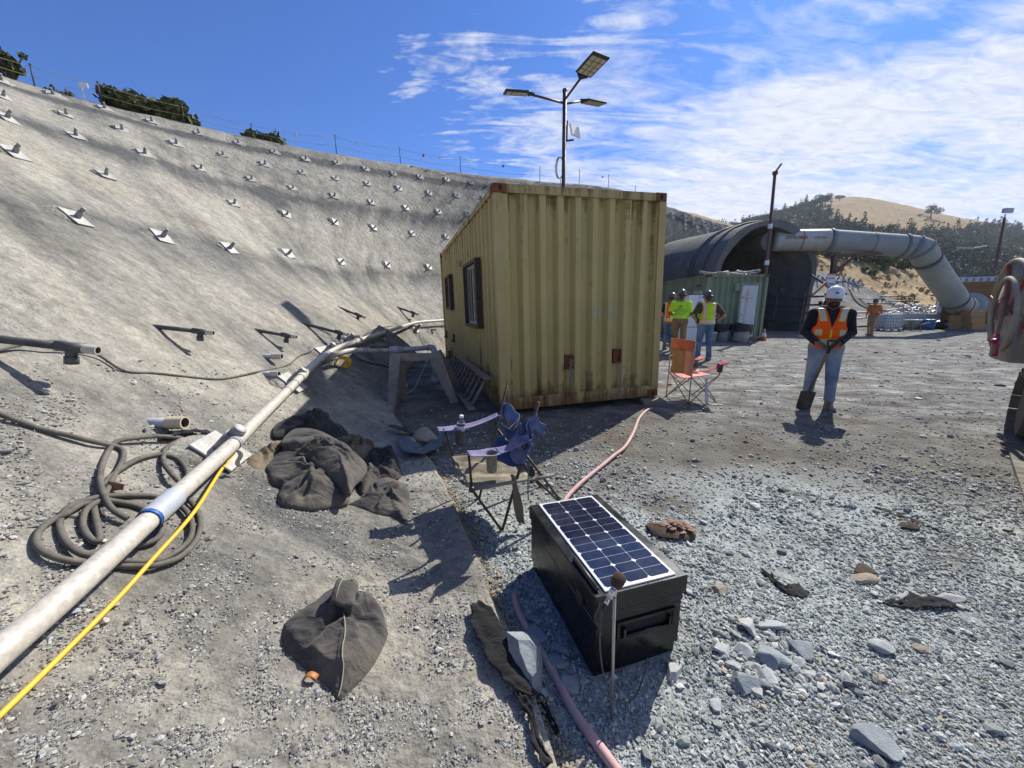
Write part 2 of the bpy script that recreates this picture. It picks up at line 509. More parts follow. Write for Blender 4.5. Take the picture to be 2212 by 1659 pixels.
for i in range(rows):
    P = [c[i] for c in cols]
    out = (P[0] - P[1]); out.z = 0; out.normalize()
    # broken lower edge: drop of the crust to the gravel
    wob = .05 * fbm(P[0].x, P[0].y, 2.2, 4, 3.0)
    arc = 0.0 if i == 0 else arc + (cols[2][i] - cols[2][i - 1]).length
    skk += [(arc, 0, 0), (arc, 0, 0)] + [(arc, k * 13.0, 0) for k in ks] + [(arc, 13.0 + q, 0) for q in (.25, .6, 1.2, 4, 14)]
    sv.append(P[0] + out * (.03 + wob) + V((0, 0, -.12)))
    sv.append(P[0] + out * (.012 + wob) + V((0, 0, .03)))
    for k in ks:
        p = hermite(P, KS, k)
        a = min(1, k / .12)
        w_ = .022 * fbm(p.x, p.y, .9, 3, 1.0) + .05 * a * fbm(p.x, p.y, .22, 2, 5.0) + .010 * fbm(p.x, p.y, 5.0, 2, 9.0)
        edge_ = .075 * max(0, 1 - k / .05)
        p = p + V((0, 0, w_ * (.35 + .65 * a) + edge_))
        if k < .02: p = p + out * wob
        sv.append(p)
    c = P[3]; up_ = (P[3] - P[2]); up_.z = 0; up_.normalize()
    for d_, dz in ((.25, .08), (.6, .1), (1.2, .05), (4, -.1), (14, -1.0)):
        sv.append(c + up_ * d_ + V((0, 0, dz + .05 * fbm(c.x, c.y, .8))))
W_ = 2 + len(ks) + 5
for i in range(rows - 1):
    for j in range(W_ - 1):
        a = i * W_ + j
        sf.append((a, a + 1, a + W_ + 1, a + W_))
SLOPE_BVH = BVHTree.FromPolygons([tuple(p) for p in sv], sf)
SLOPE_V, SLOPE_F = sv, sf

def S(u, v, h=0.0):
    """first point of the slope (or ground) along the picture ray, h above it; returns point, normal"""
    d = ray(u, v).normalized()
    hit = SLOPE_BVH.ray_cast(CAM - V((0, 0, h)), d)
    gz = G(u, v, h) if d.z < -1e-4 else None
    if hit[0] is not None and (gz is None or (hit[0] + V((0, 0, h)) - CAM).length < (gz - CAM).length):
        n = hit[1]
        return hit[0] + V((0, 0, h)), (n if n.z > 0 else -n)
    if gz is not None:
        return gz, V((0, 0, 1))
    return None, None

def drop(x, y, h=0.0):
    """height of slope or ground below a point"""
    hit = SLOPE_BVH.ray_cast(V((x, y, 30)), V((0, 0, -1)))
    if hit[0] is not None and hit[0].z > gnd(x, y):
        n = hit[1]
        return V((x, y, hit[0].z + h)), (n if n.z > 0 else -n)
    return V((x, y, gnd(x, y) + h)), V((0, 0, 1))

def gnd(x, y):
    r = math.hypot(x, y)
    if r > 70: return 0.0
    z = .018 * fbm(x, y, 1.3, 3, 2.0) + .03 * fbm(x, y, .35, 2, 7.0)
    # shallow wheel ruts across the yard
    if y > 3.0 and x > 2.2:
        q = x * .25 + y * .97
        z += .010 * math.sin(q * 4.2 + 1.5 * fbm(x, y, .3, 2, 4.0)) * min(1, (x - 2.2) / 2) * max(0, 1 - y / 40)
    # the small gravel heap round the box
    z += .05 * math.exp(-((x - 1.15) ** 2 / .5 + (y - 1.25) ** 2 / .45))
    # the wet hollow along the toe under the container's shade
    return z * min(1, max(.25, r / 2.0))

# --- materials of the ground
def shotcrete_mat(name, base=(.300, .281, .236), dark=(.098, .098, .094), lifts=False):
    t = NT(name); p = t.pos()
    if lifts:       # coordinates laid along and up the slope
        at_ = t.n.new('ShaderNodeAttribute'); at_.attribute_name = 'lay'; q = at_.outputs['Vector']
        streak = t.noise(1.0, 5, .62, t.map(q, (.8, .15, 1), (0, 0, math.radians(12))), .8)       # runs down the fall line
        streak2 = t.noise(2.2, 5, .68, t.map(q, (1.0, .26, 1), (0, 0, math.radians(6))), .6)
        up = t.sep(q)[1]; wv = t.math('ADD', up, t.math('MULTIPLY', t.math('SUBTRACT', t.noise(.5, 4, .6, q), .5), .6))
        band = t.ramp(t.math('DIVIDE', wv, 14.0), [(0, .0), (.06, .05), (.16, .12), (.20, .0), (.31, .02), (.40, .20), (.43, .02), (.58, .0), (.665, .28), (.70, .02), (.83, .0), (.868, .42), (.885, .03), (1.0, 0.0)])
    else:
        streak = t.noise(1.0, 5, .62, t.map(p, (1.1, .22, .5), (0, 0, math.radians(-52))))
        streak2 = t.noise(2.6, 5, .65, t.map(p, (.9, .16, .35), (0, 0, math.radians(-44)))); band = 0.0
    patch = t.noise(.8, 5, .65)
    f = t.math('ADD', t.math('MULTIPLY', streak, .40), t.math('ADD', t.math('MULTIPLY', streak2, .30), t.math('MULTIPLY', patch, .30)))
    if lifts: f = t.math('SUBTRACT', f, t.math('MULTIPLY', band, .62))
    col = t.ramp(f, [(.34, dark), (.44, tuple(a * .55 + b * .45 for a, b in zip(base, dark))), (.52, base), (.66, tuple(min(1, x * 1.28) for x in base))])
    fine = t.noise(14, 5, .7); col = t.mix(.5, col, t.ramp(fine, [(.32, .28), (.5, .5), (.68, .74)]), 'OVERLAY'); mid_ = t.noise(4.5, 6, .72); col = t.mix(.45, col, t.ramp(mid_, [(.34, .28), (.5, .5), (.66, .74)]), 'OVERLAY')
    grit = t.noise(75, 4, .75)
    col = t.mix(.5, col, t.ramp(grit, [(.3, .26), (.5, .52), (.7, .8)]), 'OVERLAY')
    stain = t.ramp(t.noise(.42, 4, .6, t.map(p, (1, 1, 1), (0, 0, 0), (9, 4, 2))), [(.55, 0.0), (.72, .35)])
    col = t.mix(stain, col, t.mix(1.0, col, (1.0, .90, .72), 'MULTIPLY'))
    agg = t.voro(26)
    aggm = t.ramp(t.noise(2.2, 3, .6), [(.45, 0.0), (.6, 1.0)])
    b = t.math('ADD', t.math('MULTIPLY', t.noise(38, 6, .75), .9), t.math('MULTIPLY', t.math('MULTIPLY', t.math('SUBTRACT', .6, agg), aggm), .9))
    nb = t.bump(b, .75, .014)
    nb = t.bump(t.noise(7, 4, .65), .7, .05, nb); nb = t.bump(t.noise(2.4, 3, .55), .5, .10, nb)
    if lifts: nb = t.bump(streak2, .25, .08, nb)
    return t.fin(col, .93, 0, nb, .2)
M_SLOPE = shotcrete_mat('slope_shotcrete', lifts=True)
M_SHOT = shotcrete_mat('shotcrete')

def gravel_mat():
    t = NT('gravel_ground'); p = t.pos(); xyz = t.sep(p)
    big = t.noise(.55, 4, .6); mid = t.noise(2.4, 5, .65); fine = t.noise(55, 4, .75); cell = t.voro(42, out='Color'); cellb = t.voro(42)
    grav = t.ramp(t.noise(11, 3, .6), [(.3, (.20, .23, .215)), (.7, (.34, .37, .35))])     # grey blue crushed rock
    grav = t.mix(.45, grav, t.ramp(t.sep(cell)[0], [(0, (.17, .19, .195)), (.6, (.36, .385, .375)), (1, (.58, .59, .57))]))
    dirt = t.ramp(mid, [(.3, (.080, .074, .062)), (.7, (.20, .186, .158))])
    dust = t.ramp(mid, [(.3, (.085, .083, .077)), (.52, (.185, .182, .17)), (.72, (.37, .366, .345))])
    # brown trampled soil in front of the container, pale dust further out, crushed rock near the camera
    yy = t.math('ADD', xyz[1], t.math('MULTIPLY', t.math('SUBTRACT', big, .5), 2.6))
    m1 = t.ramp(t.math('DIVIDE', yy, 10.0), [(.24, 0.0), (.34, 1.0)])        # rock -> soil
    m2 = t.ramp(t.math('DIVIDE', t.math('ADD', yy, t.math('MULTIPLY', xyz[0], .35)), 16.0), [(.30, 0.0), (.46, 1.0)])   # soil -> dust
    col = t.mix(m1, grav, dirt); col = t.mix(m2, col, dust)
    spots = t.ramp(t.noise(1.1, 5, .68, t.map(p, (1, 1, 1), (0, 0, 0), (4, 2, 0))), [(.54, 0.0), (.64, .75)])
    col = t.mix(spots, col, (.095, .075, .053))
    ruts = t.noise(1.0, 4, .7, t.map(p, (.7, 3.0, 1), (0, 0, math.radians(10))), 1.2)
    col = t.mix(t.math('MULTIPLY', m2, .85), col, t.mix(1.0, col, t.ramp(t.math('ADD', t.math('MULTIPLY', ruts, .6), t.math('MULTIPLY', t.noise(1.0, 6, .78, t.map(p, (3.0, 6.0, 1), (0, 0, math.radians(14))), .8), .4)), [(.36, .22), (.48, .85), (.62, 1.5)]), 'MULTIPLY'))
    col = t.mix(.5, col, t.ramp(fine, [(.3, .26), (.5, .5), (.7, .8)]), 'OVERLAY')
    h = t.math('ADD', t.math('MULTIPLY', t.noise(45, 5, .75), .8), t.math('MULTIPLY', t.math('SUBTRACT', .5, cellb), .8))
    nb = t.bump(h, .7, .014)
    nb = t.bump(t.noise(9, 5, .7), .5, .04, nb)
    nb = t.bump(t.math('MULTIPLY', ruts, m2), .8, .09, nb)
    return t.fin(col, .95, 0, nb, .2)
M_GRAVEL = gravel_mat()

# --- ground sheet, finer near the camera
def axis(lo, hi, near, n_near, n_far):
    a = list(np.linspace(-near, near, n_near))
    q = np.linspace(0, 1, n_far + 1)[1:]
    up = [near + (hi - near) * x ** 3.2 for x in q]; dn = [-near + (lo + near) * x ** 3.2 for x in q][::-1]
    return dn + a + up
gx = axis(-1500, 1500, 9, 150, 26); gy = axis(-1500, 1500, 9, 150, 26)
gv = np.array([(x, y, gnd(x, y)) for y in gy for x in gx]); nx_ = len(gx)
gf = np.array([(j * nx_ + i, j * nx_ + i + 1, (j + 1) * nx_ + i + 1, (j + 1) * nx_ + i) for j in range(len(gy) - 1) for i in range(nx_ - 1)])
o = np_mesh('ground', gv, gf, M_GRAVEL, smooth=True); tag(o, 'grey crushed rock and pale trampled dust of the work yard', 'ground', kind='structure')
o = np_mesh('hillside', np.array([tuple(p) for p in sv]), np.array(sf), M_SLOPE, smooth=True)
la_ = o.data.attributes.new('lay', 'FLOAT_VECTOR', 'POINT'); la_.data.foreach_set('vector', np.array(skk, dtype=np.float32).ravel())
tag(o, 'sprayed concrete slope rising on the left', 'slope', kind='structure')
# ================================================================ far land
def loft_struct(name, label, rows_, mat, nu=120, nv=24, amp=.0, fs=.3, back=None):
    """rows_: list of lists of points (same count); smooth surface through them"""
    R = [spline(r, 10) for r in rows_]
    n = len(R[0]); cols_ = [spline([r[i] for r in R], 10) for i in range(n)]
    m = len(cols_[0])
    vs = []
    for i in range(n):
        for j in range(m):
            p = cols_[i][j].copy()
            p.z += amp * fbm(p.x, p.y, fs, 4, 3.3)
            vs.append(p)
    fs_ = [(i * m + j, (i + 1) * m + j, (i + 1) * m + j + 1, i * m + j + 1) for i in range(n - 1) for j in range(m - 1)]
    o = np_mesh(name, np.array([tuple(p) for p in vs]), np.array(fs_), mat, smooth=True)
    tag(o, label, 'hill', kind='structure')
    return o, BVHTree.FromPolygons([tuple(p) for p in vs], fs_)

def dry_mat(name, a, b, c, s=1.0):
    t = NT(name)
    n1 = t.noise(.16 * s, 5, .65); n2 = t.noise(1.3 * s, 5, .7, t.map(None, (1, .5, 1.6)))
    col = t.ramp(t.math('ADD', t.math('MULTIPLY', n1, .5), t.math('MULTIPLY', n2, .5)), [(.38, a), (.5, b), (.62, c)])
    return t.fin(col, .95, 0, t.bump(t.noise(2.2 * s, 5, .7), .8, .4 / s), .1)
M_DRY = dry_mat('dry_grass', (.20, .15, .075), (.40, .29, .155), (.52, .40, .23))
M_FARDRY = dry_mat('dry_hill_grass', (.27, .19, .095), (.36, .26, .14), (.43, .31, .17), .22)

top = [(1400,436,44),(1450,452,44),(1520,470,44),(1590,492,46),(1660,515,50),(1745,543,55),(1850,556,60),(1940,572,62),(2020,590,62),(2110,617,62),(2200,632,62),(2400,640,62)]
bot = [(1400,640,36),(1450,640,36),(1520,640,35),(1590,660,34),(1660,690,33),(1745,690,32),(1850,690,32),(1940,690,32),(2020,690,32),(2110,688,34),(2200,690,36),(2400,690,38)]
mid = [tuple((np.array(a) * .55 + np.array(b) * .45)) for a, b in zip(top, bot)]
bk = [(u, v + 25, t + 18) for u, v, t in top]
o, DRY_BVH = loft_struct('dry_hillside', 'slope of dry yellow grass behind the tunnel', [[at(*p) for p in r] for r in (bot, mid, top, bk)], M_DRY, amp=.35, fs=.25)
btop = [(1600,525,39),(1690,560,34.5),(1745,577,33),(1790,590,32.2),(1830,604,31.6),(1900,634,30.5),(1965,664,29.5),(2000,684,29)]
bbot = [(1600,705,26.5),(1690,707,26.3),(1745,707,26.2),(1790,707,26.2),(1830,706,26.2),(1900,703,26.6),(1965,697,27),(2000,693,27.5)]
bmid = [tuple((np.array(a) * .5 + np.array(b) * .5)) for a, b in zip(btop, bbot)]
o, BANK_BVH = loft_struct('concrete_bank', 'grey sprayed concrete bank right of the tunnel', [[at(*p) for p in r] for r in (bbot, bmid, btop)], M_SHOT, amp=.12, fs=.5)

sil = [(1380,505),(1480,502),(1560,497),(1600,486),(1650,470),(1700,456),(1745,444),(1800,430),(1850,427),(1900,434),(2000,454),(2100,476),(2212,497),(2400,525),(2700,565)]
hr = []
for f_, t_ in ((0, 80), (.28, 108), (.52, 155), (.78, 235), (1.0, 330)):
    hr.append([at(u, 640 + (v - 640) * f_, t_) for u, v in sil])
hr.append([at(u, v + 14, 460) for u, v in sil])
o, HILL_BVH = loft_struct('far_hill', 'tan grass hill with woods far behind the yard', hr, M_FARDRY, amp=2.2, fs=.02)

# ---------------------------------------------------------------- trees
def leaf_mat(name, a, b):
    t = NT(name)
    oi = t.n.new('ShaderNodeObjectInfo')
    n = t.noise(.9, 4, .6, t.tc.outputs['Object'])
    col = t.ramp(n, [(.3, a), (.7, b)])
    hs = t.n.new('ShaderNodeHueSaturation'); t.link(col, hs.inputs['Color'])
    t.link(t.math('ADD', t.math('MULTIPLY', oi.outputs['Random'], .05), .475), hs.inputs['Hue'])
    t.link(t.math('ADD', t.math('MULTIPLY', oi.outputs['Random'], .5), .75), hs.inputs['Value'])
    t.fin(hs.outputs[0], .75, 0, None, .25)
    t.bsdf.inputs['Subsurface Weight'].default_value = 0
    return t.m
M_OAK = leaf_mat('oak_leaves', (.045, .060, .026), (.10, .12, .055))
M_PINE = leaf_mat('pine_needles', (.032, .048, .030), (.07, .09, .052))
M_WOOD = leaf_mat('wood_leaves', (.045, .062, .036), (.10, .122, .066))
M_SCRUB = leaf_mat('scrub_leaves', (.09, .10, .03), (.19, .20, .07))
M_BARK = plain('bark', (.10, .075, .055), .9, var=.3)

def leaves(blobs, n, size, seed, hollow=.55):
    r = np.random.default_rng(seed)
    vol = np.array([b[3] ** 2 for b in blobs]); vol = vol / vol.sum()
    which = r.choice(len(blobs), n, p=vol)
    B = np.array([b[:3] for b in blobs])[which]; Rr = np.array([b[3] for b in blobs])[which]
    Sq = np.array([b[4] if len(b) > 4 else .8 for b in blobs])[which]
    d = r.normal(size=(n, 3)); d /= np.linalg.norm(d, axis=1)[:, None]
    rad = Rr * (hollow + (1 - hollow) * r.random(n)) * (1 + .18 * r.normal(size=n))
    P = B + d * rad[:, None] * np.stack([np.ones(n), np.ones(n), Sq], 1)
    nrm = d * .6 + r.normal(size=(n, 3)) * .6; nrm /= np.linalg.norm(nrm, axis=1)[:, None]
    t1 = np.cross(nrm, r.normal(size=(n, 3))); t1 /= np.linalg.norm(t1, axis=1)[:, None]
    t2 = np.cross(nrm, t1)
    s = size * (.5 + r.random(n))[:, None]
    v = np.stack([P - t1 * s, P + t2 * s * .55 + nrm * s * .15, P + t1 * s, P - t2 * s * .55 + nrm * s * .1], 1).reshape(-1, 3)
    f = np.arange(4 * n).reshape(-1, 4)
    return v, f

def tree_proto(name, label, cat, group, blobs, n, size, seed, mat, trunk_h, trunk_r, limbs):
    t = thing(name, label, cat, (0, 0, 0), group)
    v, f = leaves(blobs, n, size, seed)
    np_mesh('crown', v, f, mat, parent=t)
    m = MB()
    m.tube([(0, 0, -.3), (.02 * trunk_h, 0, trunk_h * .5), (0, .03 * trunk_h, trunk_h)], [trunk_r, trunk_r * .8, trunk_r * .55], 8)
    for b in limbs:
        m.tube([(0, 0, trunk_h * .75), ((b[0]) * .5, b[1] * .5, (trunk_h * .8 + b[2]) * .5 + .1), b[:3]], [trunk_r * .5, trunk_r * .35, trunk_r * .12], 6)
    m.build('trunk', M_BARK, t, local=True)
    return t

def rand_blobs(r, n, R, H, br):
    out = []
    for i in range(n):
        a = r.random() * 6.28; q = math.sqrt(r.random()) * R
        out.append((q * math.cos(a), q * math.sin(a), H * (.5 + .5 * r.random()) - q * .2, br * (.65 + .6 * r.random())))
    return out
r_ = np.random.default_rng(5)
protos = []
for k in range(4):                                 # round oaks, unit size about 6 m
    bl = rand_blobs(r_, 9, 2.4, 4.6, 1.5)
    protos.append(('oak_tree', bl, 900, .25, M_OAK, 2.4, .28))
for k in range(3):                                 # pines: narrower, clumped in tiers
    bl = []
    for z in np.linspace(2.0, 8.6, 8):
        q = 2.3 * (1 - (z - 1.6) / 9.0)
        for a in range(3):
            th = a * 2.1 + z * 1.7; bl.append((q * .55 * math.cos(th), q * .55 * math.sin(th), z, q * .55 + .2, .6))
    protos.append(('pine_tree', bl, 800, .24, M_PINE, 8.0, .22))

def hill_hit(u, v, bvh=None):
    h = (bvh or HILL_BVH).ray_cast(CAM, ray(u, v).normalized())
    return h[0]
made = {}
def place_tree(u, v, size, kind, label, group, bvh=None, jit=True, cat='tree'):
    p = hill_hit(u, v, bvh)
    if p is None: return None
    nm, bl, n, ls, mt, th, tr = protos[kind]
    key = kind
    if key not in made:
        made[key] = tree_proto(nm, label, cat, group, bl, n, ls, 40 + kind, mt, th, tr, [b for b in bl[:4]])
        o = made[key]
    else:
        o = copy_thing(made[key], label=label)
        o['group'] = group
    o.location = p; s = size
    o.scale = (s * random.uniform(.85, 1.2), s * random.uniform(.85, 1.2), s * random.uniform(.85, 1.15))
    o.rotation_mode = 'XYZ'; o.rotation_euler = (0, 0, random.uniform(0, 6.28))
    return o
GR_SKY = 'trees along the wooded skyline of the far hill'
# skyline trees on the left flank of the hill
x = 1566
sk = lambda u: np.interp(u, [a for a, b in sil], [b for a, b in sil])
while x < 1786:
    place_tree(x, sk(x) + 5 + random.uniform(0, 3), random.uniform(.75, 1.25) * (1.0 if x < 1745 else 1.35), random.choice((0, 1, 2, 3, 5)), 'tree standing out against the sky on the wooded left flank of the far hill', GR_SKY)
    x += random.uniform(6.5, 10)
GR_HILL = 'lone trees on the tan hill'
for u, v, s, l in ((1814,434,.95,'lone dark oak near the top of the tan hill'), (2010,470,1.75,'broad dark oak clump standing alone on the lower right of the tan hill'), (1931,436,.5,'tiny tree on the right skyline of the tan hill'), (1988,468,.4,'small low bush on the bare grass left of the broad dark oak'), (2000,478,.35,'smallest low bush under the broad dark oak on the tan hill')):
    place_tree(u, v, s, 0, l, GR_HILL)
# the nearer rounded oaks in the valley
GR_V = 'rounded oaks in the valley beyond the dry grass'
for i in range(85):
    u = random.uniform(1600, 2330); v = random.uniform(492, 640)
    lim = np.interp(u, [1560, 1750, 1850, 2000, 2120, 2260], [494, 505, 520, 530, 515, 512])
    if v < lim: v = lim + random.uniform(0, 60)
    place_tree(u, v, random.uniform(.42, .8) * np.interp(v, [500, 560, 640], [1.15, .8, .6]), random.choice((0, 1, 2, 3, 3)), 'dark rounded oak in the wooded valley behind the yard', GR_V)
# the unbroken wood: one mass
vs, fs = [], []
base = 0
for i in range(1700):
    u = random.uniform(1540, 2420)
    top_v = np.interp(u, [1540, 1600, 1700, 1772, 1800, 1850, 1900, 1960, 2040, 2100, 2150, 2212, 2420], [502, 490, 464, 450, 485, 500, 507, 512, 508, 500, 494, 503, 532])
    v = top_v + (random.random() ** 1.25) * (640 - top_v)
    if 1835 < u < 1900 and 486 < v < 500 and random.random() < .7: continue
    p = hill_hit(u, v)
    if p is None: continue
    k = random.randrange(len(protos)); bl = protos[k][1]
    v_, f_ = leaves(bl, 150, .5, 100 + i)
    s = random.uniform(.65, 1.15) * float(np.interp(v, [480, 560, 640], [1.1, .75, .55]))
    vs.append(v_ * s + np.array(p)); fs.append(f_ + base); base += len(v_)
o = np_mesh('forest', np.concatenate(vs), np.concatenate(fs), M_WOOD)
tag(o, 'dark green wood covering the lower slopes of the far hill', 'forest', kind='stuff')
# pale scrub along the top of the dry slope and tufts on it
M_TUFT = leaf_mat('dry_tuft', (.16, .13, .05), (.33, .26, .11))
vs, fs, base = [], [], 0
for i in range(420):
    u = random.uniform(1600, 2230); v = random.uniform(548, 690)
    p = hill_hit(u, v, DRY_BVH)
    if p is None: continue
    v_, f_ = leaves([(0, 0, .14, .2, 1.0)], 14, .11, 900 + i)
    s = random.uniform(.7, 1.9)
    vs.append(v_ * s + np.array(p)); fs.append(f_ + base); base += len(v_)
o = np_mesh('dry_grass', np.concatenate(vs), np.concatenate(fs), M_TUFT); tag(o, 'tufts of dry yellow grass on the slope behind the tunnel', 'grass', kind='stuff')
def bush(name, label, p, R, H, n, size, mat, group=None, cat='bush', seed=1, stems=4):
    r = np.random.default_rng(seed)
    bl = [(r.uniform(-1, 1) * R * .62, r.uniform(-1, 1) * R * .62, H * r.uniform(.3, .72), min(R, H) * r.uniform(.32, .5), .85) for k in range(8)]
    t = thing(name, label, cat, p, group)
    v, f = leaves(bl, n, size, seed, .35); np_mesh('crown', v, f, mat, parent=t)
    m = MB()
    for b in bl[:stems]:
        m.tube([(0, 0, -.2), (b[0] * .5, b[1] * .5, b[2] * .5), b[:3]], [.05 * R, .035 * R, .015 * R], 6)
    m.build('trunk', M_BARK, t, local=True)
    return t
M_GREEN = leaf_mat('green_scrub', (.05, .095, .03), (.11, .17, .055))
for i, (u, v, R, l) in enumerate(((1909,579,.75,'green round bush on the dry slope, the one nearer the vent pipe'), (1889,592,.85,'green round bush lowest on the dry grass slope'), (1868,582,.55,'small green bush left of the two round bushes'), (1898,566,.5,'small dark bush high on the dry slope'), (1862,563,.6,'olive bush near the top of the dry slope'))):
    p = hill_hit(u, v + 6, DRY_BVH)
    if p: bush('round_bush', l, p, R, R * 1.25, 500, .11, M_GREEN, 'bushes on the dry grass slope', seed=60 + i)
for i in range(16):
    u = 1755 + i * 13 + random.uniform(-4, 4)
    p = hill_hit(u, np.interp(u, [1745, 1850, 1940, 2020], [552, 563, 580, 597]), DRY_BVH)
    if p: bush('scrub_bush', 'yellow green scrub bush in the row along the top of the dry slope', p, random.uniform(.9, 1.5), random.uniform(1.1, 1.9), 420, .16, M_SCRUB, 'scrub along the top of the dry slope', seed=80 + i)

# ---------------------------------------------------------------- crest: trees, fence, aerial
def crest(u):
    v = 60.0; last = None
    while v < 640:
        h = SLOPE_BVH.ray_cast(CAM, ray(u, v).normalized())
        if h[0] is not None: return h[0], v
        v += 1.0
    return None, None
M_BUSHD = leaf_mat('crest_leaves', (.045, .055, .022), (.125, .12, .048))
def crest_bush(u, wpx, hpx, label, seed, mat=M_BUSHD, name='crest_tree', dist=2.0, n=1600, size=.10, cat='tree'):
    p, v = crest(u); d = (p - CAM); hd = V((d.x, d.y, 0)).normalized()
    q = p + hd * .9; q.z = p.z - .1
    tt = (q - CAM).dot(V((0, CP, -SP)))
    R = wpx / F * tt / 2 * .92; H = hpx / F * tt * 1.12 + .1
    return bush(name, label, q, R, H, n, size, mat, 'trees and bushes along the top of the concrete slope', seed=seed, cat=cat)
crest_bush(283, 105, 62, 'largest dark green oak on the crest, left of its twin', 3, n=2600)
crest_bush(362, 100, 58, 'dark green oak on the crest, right of its larger twin', 4, n=2600)
crest_bush(236, 26, 20, 'small dark shrub at the left foot of the largest crest oak', 5, n=400, cat='bush')
crest_bush(482, 38, 16, 'low dark shrub on the crest between the oaks and the round bush', 6, n=500, cat='bush')
crest_bush(566, 78, 36, 'round dark bush on the crest below a fence post', 7, n=1500, cat='bush')
crest_bush(668, 16, 9, 'tiny shrub on the crest before the middle fence post', 8, n=200, cat='bush')
crest_bush(854, 18, 8, 'tiny shrub on the crest left of a fence post near the lamp', 9, n=200, cat='bush')
# sparse half bare trees at the very left
def sparse_tree(u, wpx, hpx, label, seed, n):
    p, v = crest(u); d = (p - CAM); hd = V((d.x, d.y, 0)).normalized(); q = p + hd * .7; q.z = p.z - .05
    tt = (q - CAM).dot(V((0, CP, -SP))); R = wpx / F * tt / 2; H = hpx / F * tt * 1.1 + .1
    r = np.random.default_rng(seed); t = thing('bare_tree', label, 'tree', q, 'trees and bushes along the top of the concrete slope')
    m = MB(); tips = []
    for k in range(9):
        a = r.uniform(0, 6.28); e = r.uniform(.5, 1.0)
        tip = V((math.cos(a) * R * e, math.sin(a) * R * e, H * r.uniform(.55, 1.0)))
        midp = V((tip.x * .35, tip.y * .35, tip.z * .55)); m.tube(spline([(0, 0, -.1), midp, tip], 4), [.045, .04, .035, .03, .026, .022, .018, .014, .01][:9], 5)
        for j in range(4):
            b = midp.lerp(tip, r.uniform(.2, .9)); c = b + V((r.uniform(-1, 1), r.uniform(-1, 1), r.uniform(-.1, .8))) * R * .35
            m.tube([b, c], [.014, .005], 4); tips.append(c)
        tips.append(tip)
    m.build('trunk', M_BARK, t, local=True)
    v_, f_ = leaves([(c.x, c.y, c.z, R * .16, .9) for c in tips], n, .055, seed, .2); np_mesh('crown', v_, f_, M_OAK, parent=t)
    return t
sparse_tree(28, 72, 58, 'sparse half bare tree at the far left end of the crest', 21, 900)
sparse_tree(126, 44, 20, 'small bare shrub on the crest beside the white aerial', 22, 120)

M_POST = plain('dark_post', (.05, .05, .055), .7)
M_ROPE = plain('yellow_rope', (.42, .36, .12), .8)
M_WHITE = plain('white_plastic', (.72, .72, .74), .55, var=.06)
M_RED = plain('red_flag', (.55, .10, .08), .7)
fence = thing('rope_fence', 'post and rope fence with small flags along the top of the concrete slope', 'fence', crest(546)[0])
tops = []
for u, hp in ((-60,40),(75,40),(220,42),(398,34),(546,27),(727,36),(865,31),(995,31),(1166,28),(1251,27),(1314,24),(1372,16)):
    p, v = crest(u)
    tt = (p - CAM).dot(V((0, CP, -SP))); h = hp / F * tt
    MB().cyl(p - V((0, 0, .1)), p + V((0, 0, h)), .016 if u > 0 else .014, n=6).cyl(p + V((0, 0, h)), p + V((0, 0, h + .03)), .026, n=6).build('post', M_POST, fence)
    tops.append((p, h))
for fr in (.93, .45):
    m = MB()
    for (a, ha), (b, hb) in zip(tops[:-1], tops[1:]):
        A = a + V((0, 0, ha * fr)); B = b + V((0, 0, hb * fr)); L = (B - A).length
        m.tube([A.lerp(B, k / 6) - V((0, 0, .022 * L * (1 - (2 * k / 6 - 1) ** 2))) for k in range(7)], .006, 5)
    m.build('rope', M_ROPE, fence)
for i, fr, mt in ((4, .47, M_WHITE), (6, .35, M_RED), (6, .62, M_WHITE), (7, .5, M_RED), (9, .75, M_WHITE), (5, .3, M_WHITE)):
    (a, ha), (b, hb) = tops[i], tops[i + 1]; A = (a + V((0, 0, ha * .85))).lerp(b + V((0, 0, hb * .85)), fr)
    MB().sheet(lambda s, t: A + V((s * .1, .02 * math.sin(s * 5), -t * .12)), 4, 4, .004).build('flag', mt, fence)
p, v = crest(183)
ae = thing('white_aerial', 'white flat panel aerial on a short mast at the left crest', 'aerial', p)
MB().cyl(p - V((0, 0, .1)), p + V((0, 0, .3)), .018, n=8).build('mast', M_WHITE, ae)
MB().box((0, 0, 0), (.2, .03, .12), Matrix.Translation(p + V((.07, -.03, .34))) @ Matrix.Rotation(.35, 4, 'Z'), bev=.008).build('panel', M_WHITE, ae)
# ================================================================ soil nails on the slope
M_PLATE = plain('galvanised_plate', (.50, .49, .455), .62, .0, var=.12, scale=22, dirt=(.22, .21, .19), dirt_amt=.5)
M_PIPEGREY = plain('nail_sleeve', (.23, .23, .22), .7, .0, var=.2, scale=25, dirt=(.35, .34, .31), dirt_amt=.4)
M_PVC = plain('pvc_pipe', (.60, .57, .50), .5, var=.08, scale=75, dirt=(.36, .32, .26), dirt_amt=.75)
M_PVCG = plain('grey_pvc', (.40, .43, .47), .5, var=.06, dirt=(.3, .29, .27), dirt_amt=.3)
M_BLACKP = plain('black_pipe', (.035, .036, .04), .5, var=.2, dirt=(.16, .155, .14), dirt_amt=.45)
M_HOSE = plain('dusty_hose', (.075, .068, .055), .8, var=.25, scale=30, dirt=(.17, .155, .125), dirt_amt=.6)
M_BLUE = plain('blue_glue', (.02, .10, .38), .4)
M_YEL = plain('yellow_hose', (.80, .46, .03), .5, var=.08, scale=30)
M_TAN = plain('tan_sleeve', (.60, .50, .34), .6, var=.08, dirt=(.35, .31, .25))

